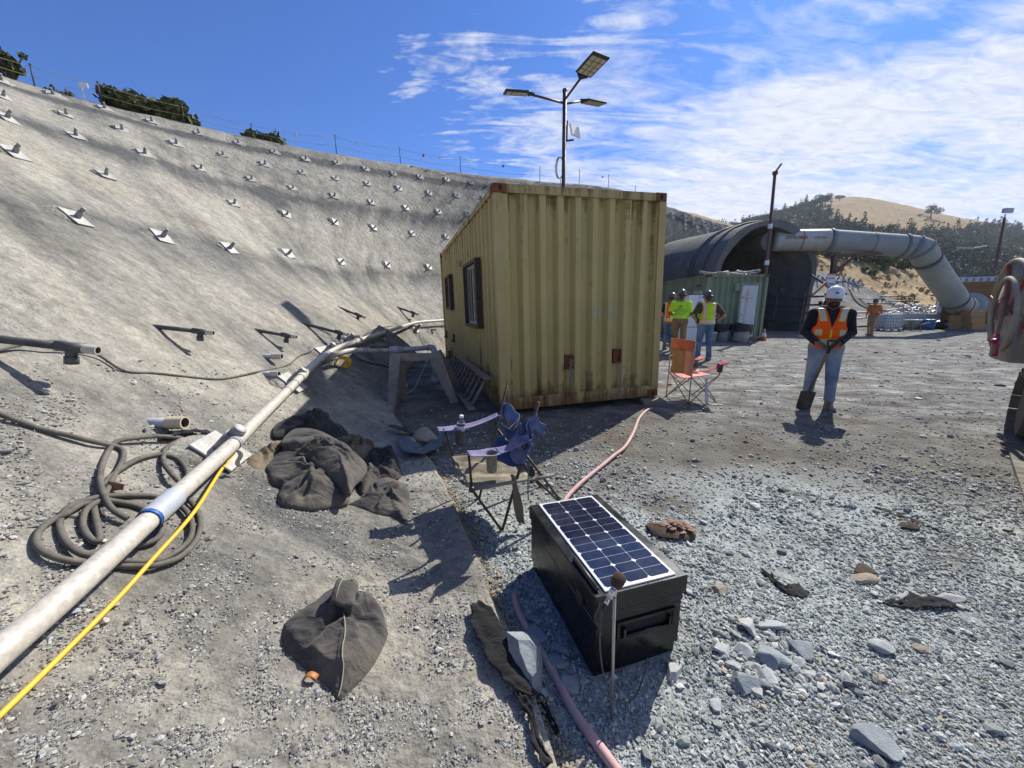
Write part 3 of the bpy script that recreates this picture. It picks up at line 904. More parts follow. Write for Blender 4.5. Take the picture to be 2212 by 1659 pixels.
def surf_quat(n):
    """z along the slope normal, x level along the slope, y down the slope"""
    n = (n * .9 + V((n.x, n.y, 0)).normalized() * .22).normalized()
    x = V((0, 0, 1)).cross(n).normalized(); y = n.cross(x)
    return Matrix((x, y, n)).transposed().to_quaternion()

def nail_proto(big):
    t = thing('soil_nail', None, 'soil nail', (0, 0, -60), 'soil nail heads on the concrete slope')
    m = MB()       # mortar pad under the plate, thicker downhill (-y is downhill here)
    n = 14; vs = []
    for ring, (q, z) in enumerate(((1.5, -.07), (1.18, .0), (1.0, .035), (.55, .04))):
        for k in range(n):
            a = 2 * math.pi * k / n
            e = .19 * q * (1 + .10 * math.sin(3 * a + 1) + .07 * math.sin(5 * a))
            y = math.sin(a) * e * (1.05); x = math.cos(a) * e * 1.1
            if y < 0: y *= 1.25
            vs.append((x, y, z + (.0 if y > 0 else -.012) ))
    fs = [(r * n + k, r * n + (k + 1) % n, (r + 1) * n + (k + 1) % n, (r + 1) * n + k) for r in range(3) for k in range(n)]
    fs.append(tuple(3 * n + k for k in range(n)))
    m.add(vs, fs, 0, True); m.build('mortar_pad', M_SHOT, t, local=True)
    m = MB(); m.box((0, 0, .052), (.30, .30, .016), bev=.003); m.build('nail_plate', M_PLATE, t, local=True)
    R = Matrix.Rotation(math.radians(-6), 4, 'Y')
    a = .034 if not big else .058; L = .12 if not big else .15
    m = MB(); m.cyl((0, 0, .058), R @ V((0, 0, .06 + L)), a * 1.12, a, n=14)
    m.cyl(R @ V((0, 0, .06 + L)), R @ V((0, 0, .07 + L * 1.35)), a * .80, a * .78, n=12)
    sl_ = m.build('nail_sleeve', M_PIPEGREY, t, local=True)
    m = MB(); m.lathe([(a * .74, 0), (a * .74, .004), (.001, .005)], 12, Matrix.Translation(R @ V((0, 0, .0701 + L * 1.35))))
    m.build('nail_cap', M_PLATE, sl_, local=True)
    return t

ROWS = {
 'first': [(2,177),(115,207),(226,237),(328,265),(430,290),(515,311),(593,330),(660,346),(728,353),(790,366),(850,376),(907,383),(965,389),(1017,395),(1069,399),(1118,404)],
 'second': [(5,211),(142,251),(263,283),(380,313),(482,336),(572,357),(653,374),(725,387),(794,398),(862,408),(927,418),(987,423),(1045,427)],
 'third': [(12,258),(163,297),(312,335),(433,366),(543,389),(632,408),(722,425),(802,438),(877,450),(947,458),(1010,463)],
 'fourth': [(28,334),(227,382),(505,442),(618,465),(723,481),(807,493),(890,505),(964,512)],
 'fifth': [(160,475),(347,515),(493,539),(621,550),(736,567),(836,573),(926,578)],
}
NAILP = nail_proto(False); first = True
for row, pts in ROWS.items():
    for i, (u, v) in enumerate(pts):
        p, n = S(u, v)
        if p is None: continue
        far = 'far end' if i > len(pts) * .66 else ('near end at the left' if i < len(pts) * .33 else 'middle stretch')
        lab = f'soil nail, {row} row of plates from the crest, {far}'
        if row == 'fifth' and i == 0: lab = 'largest looking square nail plate on the open slope, lowest row, nearest the camera'
        if row == 'fifth' and i == 1: lab = 'second nail plate of the lowest open row, with its pale sleeve pointing right'
        q = surf_quat(n) @ Matrix.Rotation(random.uniform(-.22, .22), 3, 'Z').to_quaternion() @ Matrix.Rotation(random.uniform(-.10, .10), 3, 'X').to_quaternion() @ Matrix.Rotation(random.uniform(-.08, .12), 3, 'Y').to_quaternion()
        if first:
            o = NAILP; o.location = p; o.rotation_mode = 'QUATERNION'; o.rotation_quaternion = q; o['label'] = lab; first = False
        else:
            o = copy_thing(NAILP, p, q, lab)
        s = random.uniform(.9, 1.1) * (.80 if row == 'fifth' else .76); o.scale = (s, s, s)
for u, v in ((1452,467),(1479,472),(1497,477),(1520,484),(1541,489),(1479,490),(1506,496),(1527,499),(1560,495)):
    p, n = S(u, v)
    o = copy_thing(NAILP, p, surf_quat(n), 'small distant soil nail plate on the slope between the container and the tunnel'); o.scale = (1.5, 1.5, 1.5)
def bank_hit(u, v):
    h = BANK_BVH.ray_cast(CAM, ray(u, v).normalized())
    return h[0], (h[1] if h[0] is not None and h[1].dot(CAM - h[0]) > 0 else (-h[1] if h[0] is not None else None))
for u, v in ((1750,597),(1764,601),(1784,602),(1807,605),(1819,604),(1831,607),(1840,609),(1851,613),(1862,617),(1873,621),(1884,626)):
    p, n = bank_hit(u, v)
    if p is None: continue
    o = copy_thing(NAILP, p, surf_quat(n), 'small distant soil nail plate on the concrete bank right of the tunnel'); o.scale = (1.7, 1.7, 1.7)
# the lowest row under the white pipe: bigger heads, each with a label of its own
NAILB = nail_proto(True); firstb = True
for (u, v, l) in ((470,985,'nearest soil nail, its thick grey sleeve under the white pipe beside the hose coil'), (627,832,'second soil nail from the camera under the white pipe, at the edge of shade'),
                  (702,768,'soil nail under the white pipe where the branch pipe leaves'), (745,744,'soil nail under the white pipe, just beyond the branch'),
                  (820,728,'soil nail under the far stretch of the white pipe'), (896,712,'farthest soil nail under the white pipe near the container')):
    p, n = S(u, v)
    q = surf_quat(n)
    if firstb: o = NAILB; o.location = p; o.rotation_mode = 'QUATERNION'; o.rotation_quaternion = q; o['label'] = l; firstb = False
    else: o = copy_thing(NAILB, p, q, l)
    o.scale = (.92, .92, .92) if u < 600 else (.9, .9, .9)

# ---------------------------------------------------------------- black drain pipes sticking out of the slope
def drain(u0, v0, u1, v1, r, label, white=True, tee=True):
    p0, n = S(u0, v0)
    d = V((n.x, n.y, 0)).normalized(); d.z = -.12; d.normalize()
    # the tip: the point of the line p0 + d s nearest the picture ray through (u1, v1)
    e = ray(u1, v1).normalized(); w0 = p0 - CAM
    b = d.dot(e); den = 1 - b * b
    s = (b * e.dot(w0) - d.dot(w0)) / den
    s2 = (e.dot(w0) - b * d.dot(w0)) / den
    tip = CAM + e * s2
    ax = (tip - p0).normalized(); L = (tip - p0).length; r = r / 2 / F * (tip - CAM).dot(V((0, CP, -SP)))
    t = thing('drain_pipe', label, 'drain pipe', p0, 'drain pipes sticking out of the concrete slope')
    MB().cyl(p0 - ax * .25, p0 + ax * (L - r * 5), r, n=12).build('pipe', M_BLACKP, t)
    if tee:
        c = p0 + ax * (L - r * 5.5)
        dn = (V((0, 0, -1)) - ax * V((0, 0, -1)).dot(ax)).normalized()
        m = MB().cyl(c - ax * r * 3, c + ax * r * 2.6, r * 1.3, n=14).cyl(c, c + dn * r * 3.2, r * 1.15, n=12)
        te = m.build('tee', M_BLACKP, t)
        MB().cyl(c + dn * r * 2.3, c + dn * r * 4.2, r * 1.38, n=8).build('tee_cap', M_BLACKP, te)
    if white:
        MB().pipe(p0 + ax * (L - r * 3.2), p0 + ax * L, r * 1.18, r * .9, mat_in=1).build('end_sleeve', [M_PVC, M_HOSE], t)
    return t
drain(-95, 722, 212, 757, 17, 'nearest black drain pipe, cut by the left edge of view, with white end and tee')
drain(338, 706, 461, 719, 9.5, 'black drain pipe with white end standing alone on the slope')
drain(556, 714, 641, 728, 7.5, 'black drain pipe left of the long white pipe, second from the lone one')
drain(658, 700, 752, 723, 7, 'long thin black drain pipe above the bend of the white pipe')
drain(738, 667, 790, 686, 5.5, 'higher black drain pipe up the slope, left of the last one')
drain(861, 665, 903, 679, 4.5, 'last black drain pipe up the slope beside the container')
def stub(u, v, du, dv, r, label, mat, L=.16):
    p0, n = S(u, v); d = V((n.x, n.y, 0)).normalized(); d.z = .02
    d = (d * .75 + V((.55, -.1, 0))).normalized()
    t = thing('weep_pipe', label, 'weep pipe', p0, 'short weep pipes in the concrete slope')
    MB().cyl(p0 - d * .2, p0 + d * L * .8, r * .85, n=12).build('pipe', M_PVCG, t)
    MB().pipe(p0 + d * L * .55, p0 + d * L * 1.25, r, r * .78, mat_in=1).build('end_sleeve', [mat, M_HOSE], t)
stub(335, 914, 0, 0, .040, 'short grey weep pipe with thick tan sleeve above the hose coil', M_TAN, .15)
stub(572, 770, 0, 0, .034, 'short weep pipe with white sleeve on the open slope left of the white pipe', M_PVC)
stub(573, 808, 0, 0, .034, 'small weep pipe right beside the nail plate under the white pipe', M_PVC, .12)
stub(757, 727, 0, 0, .034, 'weep pipe behind the bend of the white pipe', M_PVC, .13)
stub(812, 722, 0, 0, .034, 'weep pipe above the far stretch of white pipe', M_PVC, .12)
stub(932, 712, 0, 0, .034, 'farthest weep pipe near the container end', M_PVCG, .12)
for i, (u, v) in enumerate(((1848,645),(1868,655),(1896,640),(1915,650),(1935,644))):
    p, n = bank_hit(u, v)
    if p is None: continue
    d = V((n.x, n.y, 0)).normalized(); d.z = -.05
    t = thing('drain_pipe', 'small distant black drain pipe on the concrete bank behind the yard', 'drain pipe', p, 'drain pipes sticking out of the concrete bank')
    MB().cyl(p - d * .3, p + d * 1.3 + V((1.0, 0, 0)), .04, n=8).build('pipe', M_BLACKP, t)
    q = p + d * 1.2 + V((.9, 0, 0)); MB().cyl(q, q - V((0, 0, .2)), .045, n=8).build('tee', M_BLACKP, t)

# ---------------------------------------------------------------- long white pipe, its branch, straps
def along(px, n=6):
    """polyline of (u, v, lift) -> points lifted off the slope, smoothed"""
    pts = []
    for u, v, h in px:
        p, nn = S(u, v, h)
        pts.append(p)
    return spline(pts, n)
RP = .041
wp = [(-190,1575,.14),(-60,1462,.14),(0,1408,.14),(160,1270,.15),(352,1096,.17),(505,958,.20),(560,903,.19),(620,845,.20),(696,772,.23),(755,742,.22),(820,722,.2),(880,702,.22),(906,696,.24),(945,693,.22),(990,690,.2)]
wpts = along(wp, 5)
lp = thing('water_pipe', 'long dusty white plastic pipe running along the foot of the slope', 'pipe', wpts[10])
MB().tube(wpts, RP, 16).build('pipe', M_PVC, lp)
def on_path(pts, u, v):
    best = min(range(len(pts)), key=lambda i: (pts[i] - CAM).normalized().dot(ray(u, v).normalized()) * -1)
    i = max(1, min(len(pts) - 2, best)); return pts[i], (pts[i + 1] - pts[i - 1]).normalized()
for (u, v) in ((352,1086),(240,1195)):
    pass
c, ax = on_path(wpts, 357, 1080)
sleeve = MB().pipe(c - ax * .085, c + ax * .085, RP * 1.2, RP * .98).build('coupling', M_PVCG, lp)
MB().pipe(c - ax * .10, c - ax * .086, RP * 1.16, RP * .98).build('glue_ring', M_BLUE, sleeve)
for (u, v) in ((645,820),(762,738),(875,703)):
    c, ax = on_path(wpts, u, v); MB().pipe(c - ax * .09, c + ax * .09, RP * 1.16, RP * .98).build('coupling', M_PVC, lp)
M_STRAP = plain('strap', (.30, .28, .33), .7)
for (u, v, w_) in ((497,955,.035),(613,847,.014),(628,832,.014),(700,765,.03)):
    c, ax = on_path(wpts, u, v); MB().pipe(c - ax * w_ * .5, c + ax * w_ * .5, RP * 1.10, RP * .99).build('strap', M_STRAP, lp)
c, ax = on_path(wpts, 500, 955)
MB().sheet(lambda s, t: c + V((.03 + s * .03 + .015 * math.sin(6 * t), -.035, -.03 - t * .11)), 3, 6, .003).build('strap', M_PVC, lp)
# branch pipe over the saw horse with its elbow
b0, bax = on_path(wpts, 712, 762)
tb = lambda u, v, t: at(u, v, t)
b1 = tb(765, 757, 5.75); b2 = tb(858, 756, 6.15); b3 = tb(930, 751, 6.45)
br = thing('branch_pipe', 'short grey and white branch pipe with valve and elbow behind the saw horse', 'pipe', b1)
MB().tube(spline([b0 + V((.05, 0, -.02)), b1, b2], 6), .040, 14).build('pipe', M_PVC, br)
MB().cyl(b2, b3, .040, n=14).build('grey_pipe', M_PVCG, br)
ax = (b2 - b1).normalized()
MB().cyl(b2 - ax * .14, b2 - ax * .10, .056, n=14).cyl(b2 - ax * .10, b2 + ax * .03, .062, n=14).cyl(b2 + ax * .03, b2 + ax * .07, .056, n=14).build('union_valve', M_PVCG, br)
MB().tube(spline([b3 - ax * .05, b3 + ax * .03, b3 + V((.06, 0, -.06)), b3 + V((.065, 0, -.14))], 5), .05, 14).build('elbow', M_PVCG, br)
MB().cyl(b3 + V((.065, 0, -.12)), b3 + V((.065, .0, -.52)), .042, n=14).cyl(b3 + V((.065, 0, -.50)), b3 + V((.065, 0, -.60)), .075, n=14).build('down_pipe', M_PVCG, br)
for f_ in (.25, .55, .8):
    q = b1.lerp(b2, f_); MB().cyl(q - ax * .03, q + ax * .03, .044, n=12).build('tape', M_STRAP, br)
q = b1.lerp(b2, .6) + V((0, 0, .055)); MB().beam(q - ax * .16, q + ax * .14, .05, .045).build('connector', M_BLACKP, br)

# ---------------------------------------------------------------- hoses on the slope
def hose(name, label, px, r, mat, n=6, cat='hose', group=None, nn=10):
    return tag(MB().tube(along(px, n), r, nn).build(name, mat), label, cat, group)
hose('thin_cable', 'thin dusty cable lying across the open slope to the white pipe', [(-40,760,.03),(0,756,.03),(60,742,.06),(120,737,.10),(165,745,.08),(215,768,.03),(270,801,.012),(340,806,.012),(440,817,.012),(490,817,.012),(560,802,.012),(620,789,.014),(650,767,.02),(690,752,.05),(720,743,.10),(770,735,.10),(805,712,.1),(850,704,.12)], .0085, M_HOSE, cat='cable')
def px2(x, y):   # crop coordinates of the coil close-up -> picture coordinates
    return ((80 + x / 2.3705) / 1.8228, (1600 + y / 2.3705) / 1.8228)
coil = []
path = [(-330,40),(-200,70),(-60,120),(60,165),(200,215),(420,265),(640,320),(800,355),(920,385),(965,440),(940,540),(880,640),(800,800),(760,900),(690,880),(560,920),(430,1000),(300,1060),(180,1160),(150,1270),(220,1360),(400,1430),(600,1460),(800,1480),(1050,1495),(1280,1480),(1500,1400),(1640,1250),(1680,1100),(1640,960),(1540,800),(1560,620),(1480,500),(1330,450),(1130,480),(960,570),(820,680),(720,820),(690,950),(710,1080),(740,1230),(690,1260),(610,1180),(580,1080),(620,960),(760,880),(900,890),(1080,930),(1250,1010),(1330,1120),(1280,1230),(1150,1290),(1000,1310),(800,1340),(640,1390),(480,1320),(390,1200),(365,1080),(430,960),(600,880),(800,840),(1050,830),(1250,840),(1450,900),(1580,1020),(1600,1180),(1530,1300),(1350,1420),(1150,1450),(900,1440)]
lift = lambda i: .013 + .018 * (math.sin(i * 1.3) * .5 + .5)
tag(MB().tube(along([(*px2(x, y), lift(i)) for i, (x, y) in enumerate(path)], 5), .0125, 12).build('hose', M_HOSE), 'thick dusty black hose lying in a loose coil under the white pipe', 'hose')
loop2 = [(1000,1050),(860,960),(790,850),(745,700),(760,560),(820,420),(900,330),(1080,295),(1300,280),(1490,295),(1480,320),(1370,380),(1335,450),(1345,540),(1420,640),(1500,720)]
tag(MB().tube(along([(*px2(x, y), .03 + .02 * math.sin(i)) for i, (x, y) in enumerate(loop2)], 5), .0125, 12).build('hose', M_HOSE), 'loose end loop of black hose rising behind the coil towards the nail plate', 'hose')
yl = [(-60,1600,.015),(0,1545,.016),(120,1428,.018),(250,1297,.03),(330,1208,.06),(420,1105,.09),(480,1012,.06),(530,950,.04),(560,918,.03),(590,885,.05),(612,850,.10),(640,815,.12),(670,786,.14),(690,770,.16)]
hose('yellow_hose', 'thin bright yellow air hose running beside the white pipe', yl, .0085, M_YEL)
m = MB()
pc, _ = S(738, 782, .05)
for k in range(7):
    a = .07 + .006 * k
    m.tube([pc + V((math.cos(th) * a + .008 * k, .015 * math.sin(3 * th + k) - .03, math.sin(th) * a * .8)) for th in np.linspace(0, 6.28, 20)[:-1]], .007, 6, closed=True)
tag(m.build('cord_bundle', M_YEL), 'bundle of yellow cord hanging below the branch pipe', 'cord')
M_CABLEB = plain('black_cable', (.02, .02, .022), .6)
hose('black_cable', 'black cable trailing from the branch pipe past the saw horse', [(760,760,.12),(770,772,.05),(800,784,.02),(830,790,.02),(860,800,.02),(905,790,.05)], .009, M_CABLEB, cat='cable')
hose('pale_rope', 'pale rope lying in loops on the shaded ground behind the saw horse', [(905,700,.12),(912,735,.05),(925,760,.03),(918,790,.02),(905,818,.015),(895,840,.015),(875,850,.015),(855,842,.015),(862,828,.015),(880,836,.015),(870,815,.015),(850,805,.015)], .008, M_PVC, cat='rope')
hose('yellow_string', 'thin yellowish string crossing the shaded slope to the saw horse', [(742,792,.01),(780,806,.008),(820,818,.008),(850,833,.008)], .004, plain('old_cord', (.30, .24, .09), .8), cat='string')
# ================================================================ containers
def rust_paint(name, base, dark, rust=(.16, .055, .018), amt=1.0, zmax=2.9):
    t = NT(name); oc = t.tc.outputs['Object']; xyz = t.sep(oc)
    n1 = t.noise(1.6, 5, .65, oc); col = t.ramp(n1, [(.3, dark), (.62, base)])
    st = t.noise(1.0, 6, .7, t.map(oc, (9, 9, .32)))             # vertical runs
    blot = t.noise(3.2, 6, .72, oc)
    zf = t.math('DIVIDE', xyz[2], zmax)
    ends = t.ramp(zf, [(0.0, .20), (.12, .06), (.30, -.05), (.62, -.03), (.9, .045), (1.0, .10)])
    ends = t.math('SUBTRACT', t.math('ADD', ends, 0.0), .0)
    f = t.math('ADD', t.math('ADD', t.math('MULTIPLY', st, .6), t.math('MULTIPLY', blot, .4)), ends)
    mk = t.ramp(f, [(.57, 0.0), (.63, .6 * amt), (.74, .95 * amt)])
    rc = t.ramp(t.noise(9, 4, .7, oc), [(.3, tuple(x * .45 for x in rust)), (.7, rust)])
    col = t.mix(mk, col, rc)
    chips = t.ramp(t.noise(24, 3, .6, oc), [(.70, 0.0), (.74, .8 * amt)])
    col = t.mix(t.math('MULTIPLY', chips, t.ramp(blot, [(.45, 0.0), (.6, 1.0)])), col, rc)
    dust = t.ramp(t.noise(1.3, 4, .6, t.map(oc, (3, 3, .6), (0, 0, 0), (3, 1, 2))), [(.5, 0.0), (.75, .30)])
    col = t.mix(dust, col, (.42, .38, .28))
    nb = t.bump(t.noise(2.2, 3, .5, oc), .25, .03); nb = t.bump(mk, .3, .003, nb)
    return t.fin(col, t.ramp(mk, [(0, .55), (1, .9)]), 0, nb, .35)

def corrugated(m, M, L, z0, z1, pitch, depth, mat=0, flat=.3, y_out=0.0):
    """wall in the local x-z plane from x=0..L, ribs going in by depth (local +y)"""
    n = int(round(L / pitch)); pitch = L / n
    xs = []
    a = pitch * flat; s = pitch * (.5 - flat)
    for i in range(n):
        x = i * pitch
        xs += [(x, 0), (x + a, 0), (x + a + s, depth), (x + 2 * a + s, depth)]
    xs.append((L, 0))
    vs = []
    for z in (z0, z1):
        for x, y in xs: vs.append((x, y + y_out, z))
    k = len(xs)
    fs = [(i, i + 1, k + i + 1, k + i) for i in range(k - 1)]
    m.add(vs, fs, mat, False, M)

M_OLIVE = rust_paint('olive_container_paint', (.485, .385, .15), (.41, .325, .125))
M_OLIVE2 = rust_paint('olive_frame_paint', (.46, .365, .15), (.38, .275, .11), amt=1.0)
M_RUST = plain('rusty_casting', (.17, .06, .02), .9, var=.45, scale=18)
A = V((-.15, 5.03, .03)); ex = V((.960, .280, .025)).normalized(); up_c = V((-.036, .0, 1))
ey = up_c.cross(ex).normalized(); ez = ex.cross(ey).normalized()
def basis(o, x, y, z):
    return Matrix(((x.x, y.x, z.x, o.x), (x.y, y.y, z.y, o.y), (x.z, y.z, z.z, o.z), (0, 0, 0, 1)))
def container(name, label, B, W, L, H, matp, matf, rib_f=9, rib_s=23, side_flat=.3, depth=.075, mat_roof=None):
    """corner posts, rails, corrugated walls; local: x along the front, y to the back, z up"""
    t = bpy.data.objects.new(name, None); COL.objects.link(t); t.matrix_world = B
    tag(t, label, 'container')
    p = .11
    m = MB()
    for x in (0, W - p):
        for y in (0, L - p): m.box((x + p / 2, y + p / 2, H / 2), (p, p, H - .24))
    m.box((W / 2, .05, .10), (W - 2 * p, .09, .16)); m.box((W / 2, L - .05, .10), (W - 2 * p, .09, .16))
    m.box((W / 2, .045, H - .06), (W - 2 * p, .08, .10)); m.box((W / 2, L - .05, H - .07), (W - 2 * p, .08, .12))
    for x in (.04, W - .04):
        m.box((x, L / 2, .10), (.07, L - 2 * p, .16)); m.box((x, L / 2, H - .05), (.06, L - 2 * p, .08))
    m.build('frame', matf, t, local=True)
    for x in (.085, W - .085):
        for y in (.085, L - .085):
            for z in (.06, H - .06):
                m = MB()
                m.box((x, y, z), (.178, .178, .118), bev=.012)
                sx_ = -1 if x < 1 else 1; sy_ = -1 if y < 1 else 1
                m.ell((x + sx_ * .0875, y, z), (.004, .04, .025), 10, 6, 1); m.ell((x, y + sy_ * .0875, z), (.026, .004, .042), 10, 6, 1)
                m.build('corner_casting', [M_RUST, M_DARK], t, local=True)
    m = MB(); corrugated(m, Matrix.Translation((p, .03, 0)), W - 2 * p, .18, H - .11, (W - 2 * p) / rib_f, depth)
    m.build('end_wall', matp, t, local=True)
    m = MB(); corrugated(m, Matrix.Translation((p, L - .03, 0)) , W - 2 * p, .18, H - .11, (W - 2 * p) / rib_f, -depth)
    m.build('end_wall', matp, t, local=True)
    for nm, X, sg in (('side_wall', .03, 1), ('side_wall', W - .03, -1)):
        m = MB(); R = basis(V((X, p, 0)), V((0, 1, 0)), V((sg, 0, 0)), V((0, 0, 1)))
        corrugated(m, R, L - 2 * p, .18, H - .09, (L - 2 * p) / rib_s, depth)
        m.build(nm, matp, t, local=True)
    m = MB(); m.box((W / 2, L / 2, H - .10), (W - .12, L - .12, .03)); m.box((W / 2, L / 2, .17), (W - .14, L - .14, .03)); m.build('roof', mat_roof or matp, t, local=True)
    return t
M_DARK = plain('dark_hole', (.012, .012, .012), .9, bump=0)
M_GLASS = NT('window_glass'); M_GLASS = M_GLASS.fin((.02, .025, .03), .08, 0, None, .6)
M_WFRAME = plain('white_window_frame', (.70,.70,.68), .5, var=.08, dirt=(.25, .24, .2))
M_DKFRAME = plain('dark_brown_frame', (.065, .04, .03), .7, var=.3, dirt=(.17, .08, .045))
M_MESHW = plain('window_mesh', (.05, .05, .045), .6)
CW, CL, CH = 2.47, 6.3, 2.89
OC = container('shipping_container', 'olive yellow shipping container with rust runs and windows, used as site office', basis(A, ex, ey, ez), CW, CL, CH, M_OLIVE, M_OLIVE2)
# side windows (local y measured from the front)
def side_window(y0, y1, z0, z1, nm):
    m = MB(); x = -.012
    for a, b, c, d in ((y0 - .05, z0 - .05, y1 + .05, z0), (y0 - .05, z1, y1 + .05, z1 + .05), (y0 - .05, z0, y0, z1), (y1, z0, y1 + .05, z1)):
        m.box((x, (a + c) / 2, (b + d) / 2), (.085, c - a, d - b))
    w_ = m.build('window', M_DKFRAME, OC, local=True)
    m = MB(); ym = (y0 + y1) / 2
    for a, b in ((y0, ym), (ym, y1)):
        for q in ((a + .012, z0, a + .05, z1), (b - .05, z0, b - .012, z1), (a + .05, z0, b - .05, z0 + .05), (a + .05, z1 - .05, b - .05, z1)):
            m.box((.03, (q[0] + q[2]) / 2, (q[1] + q[3]) / 2), (.03, q[2] - q[0], q[3] - q[1]))
    m.build('sash', M_WFRAME, w_, local=True)
    m = MB(); m.box((.04, ym, (z0 + z1) / 2), (.008, y1 - y0 - .02, z1 - z0 - .01)); m.build('pane', M_GLASS, w_, local=True)
    m = MB(); st = .055; k = int((y1 - y0 + z1 - z0) / st)
    for i in range(k):      # expanded metal screen
        for sg in (1, -1):
            s0 = i * st
            if sg > 0: a = (y0 + max(0, s0 - (z1 - z0)), z0 + min(s0, z1 - z0)); b = (y0 + min(s0, y1 - y0), z0 + max(0, s0 - (y1 - y0)))
            else: a = (y0 + max(0, s0 - (z1 - z0)), z1 - min(s0, z1 - z0)); b = (y0 + min(s0, y1 - y0), z1 - max(0, s0 - (y1 - y0)))
            m.beam((-.035, a[0], a[1]), (-.035, b[0], b[1]), .0016, .0016)
    m.build('screen', M_MESHW, w_, local=True)
side_window(1.15, 2.22, 1.13, 2.1, 'w1')
side_window(4.3, 5.05, 1.42, 2.12, 'w2')
m = MB()
for y, z in ((4.15, .72), (5.6, .72), (4.0, .22), (5.2, .22)):
    m.box((-.03, y, z), (.05, .05, .2)); m.box((-.07, y, z - .05), (.05, .04, .04))
m.build('hook_bracket', M_BLACKP, OC, local=True)
m = MB(); m.box((-.015, 2.9, 2.25), (.03, .16, .1)); 
for k in range(4): m.box((-.034, 2.9, 2.215 + k * .024), (.012, .15, .008))
m.build('vent', M_OLIVE2, OC, local=True)
for x, z in ((1.02, .62), (1.78, .66)):
    m = MB()
    for s_ in (-.055, .055): m.box((x + s_, .052, z), (.02, .05, .20))
    m.box((x, .052, z + .09), (.13, .05, .02)); m.box((x, .052, z - .09), (.13, .05, .02)); m.box((x, .066, z), (.10, .012, .17), mat=0)
    m.build('lashing_recess', [M_RUST, M_DARK], OC, local=True)
m = MB()
for k in range(16):
    th = k * 1.57; c = V((1.03 + .018 * math.sin(k * 2.1), .005 - .012 * (k % 2), .66 - .021 * k))
    u_ = V((1, 0, 0)) if k % 2 else V((0, 1, 0))
    m.tube([c + u_ * math.cos(a) * .012 + V((0, 0, 1)) * math.sin(a) * .018 for a in np.linspace(0, 6.28, 11)[:-1]], .0045, 5, closed=True)
m.build('chain', M_PIPEGREY, OC, local=True)
# repainted rectangle on the end wall follows the flats of the ribs
M_PATCH = plain('faded_patch', (.40, .35, .19), .6, var=.06)
pitch = (CW - .22) / 9
for k in range(5, 7):
    MB().box((.11 + k * pitch + pitch * .15, .028, 1.28), (pitch * .28, .003, .17)).build('paint_patch', M_PATCH, OC, local=True)
    m = MB(); m.box((.11 + k * pitch + pitch * .65, .103, 1.28), (pitch * .28, .003, .17))
    m.build('paint_patch', M_PATCH, OC, local=True)
pb = OC.matrix_world @ V((CW - .12, .0, 0))
M_WOODG = plain('grey_wood', (.24, .205, .165), .85, var=.25, scale=9, dirt=(.12, .10, .08))
tag(MB().box((pb.x, pb.y - .05, .035), (.34, .3, .09), Matrix.Identity(4), bev=.01).build('wood_block', M_WOODG), 'flat wooden block under the right front corner of the olive container', 'wood block')

# ---------------------------------------------------------------- ladder against the container side
def wl_(x, y, z): return OC.matrix_world @ V((x, y, z))
M_LADW = plain('pink_grey_wood', (.29, .20, .165), .8, var=.2, scale=9, dirt=(.18, .15, .13))
la = thing('ladder', 'old wooden ladder lying on its side against the container', 'ladder', wl_(-.2, 1.8, 0))
y0, y1 = .22, 3.0
for z, x in ((.03, -.36), (.44, -.12)):
    MB().beam(wl_(x, y0, z), wl_(x, y1, z), .10, .035, V((0, 0, 1))).build('rail', M_LADW, la)
for k in range(10):
    y = y0 + .08 + k * (y1 - y0 - .16) / 9
    MB().cyl(wl_(-.355, y, .045), wl_(-.125, y, .425), .022, n=8).build('rung', M_WOODG, la)
# ---------------------------------------------------------------- saw horse
sh = thing('saw_horse', 'weathered grey wooden saw horse standing in the shade', 'saw horse', G(905, 880))
M_WOODD = plain('weathered_board', (.27, .24, .21), .85, var=.25, scale=8, dirt=(.07, .06, .055))
tl = at(857, 768, 5.55); tr = at(938, 765, 5.75)
fl = G(845, 884); fr_ = G(982, 870)
bd = V((-.2, .95, 0)).normalized()
MB().beam(tl - V((.08, 0, .03)), tr + V((.08, 0, -.03)), .09, .10).build('top_bar', M_WOODD, sh)
for a, b, w0, w1 in ((tl, fl, .16, .105), (tr, fr_, .20, .11)):
    MB().beam(a + V((0, -.06, .02)), b + V((0, 0, 0)), w0, .03, V((0, 1, 0)), 0, w1, .03).build('leg', M_WOODD, sh)
    MB().beam(a + V((0, .06, .02)), V((b.x + .04, b.y + .55, 0)), w0, .03, V((0, 1, 0)), 0, w1, .03).build('leg', M_WOODD, sh)

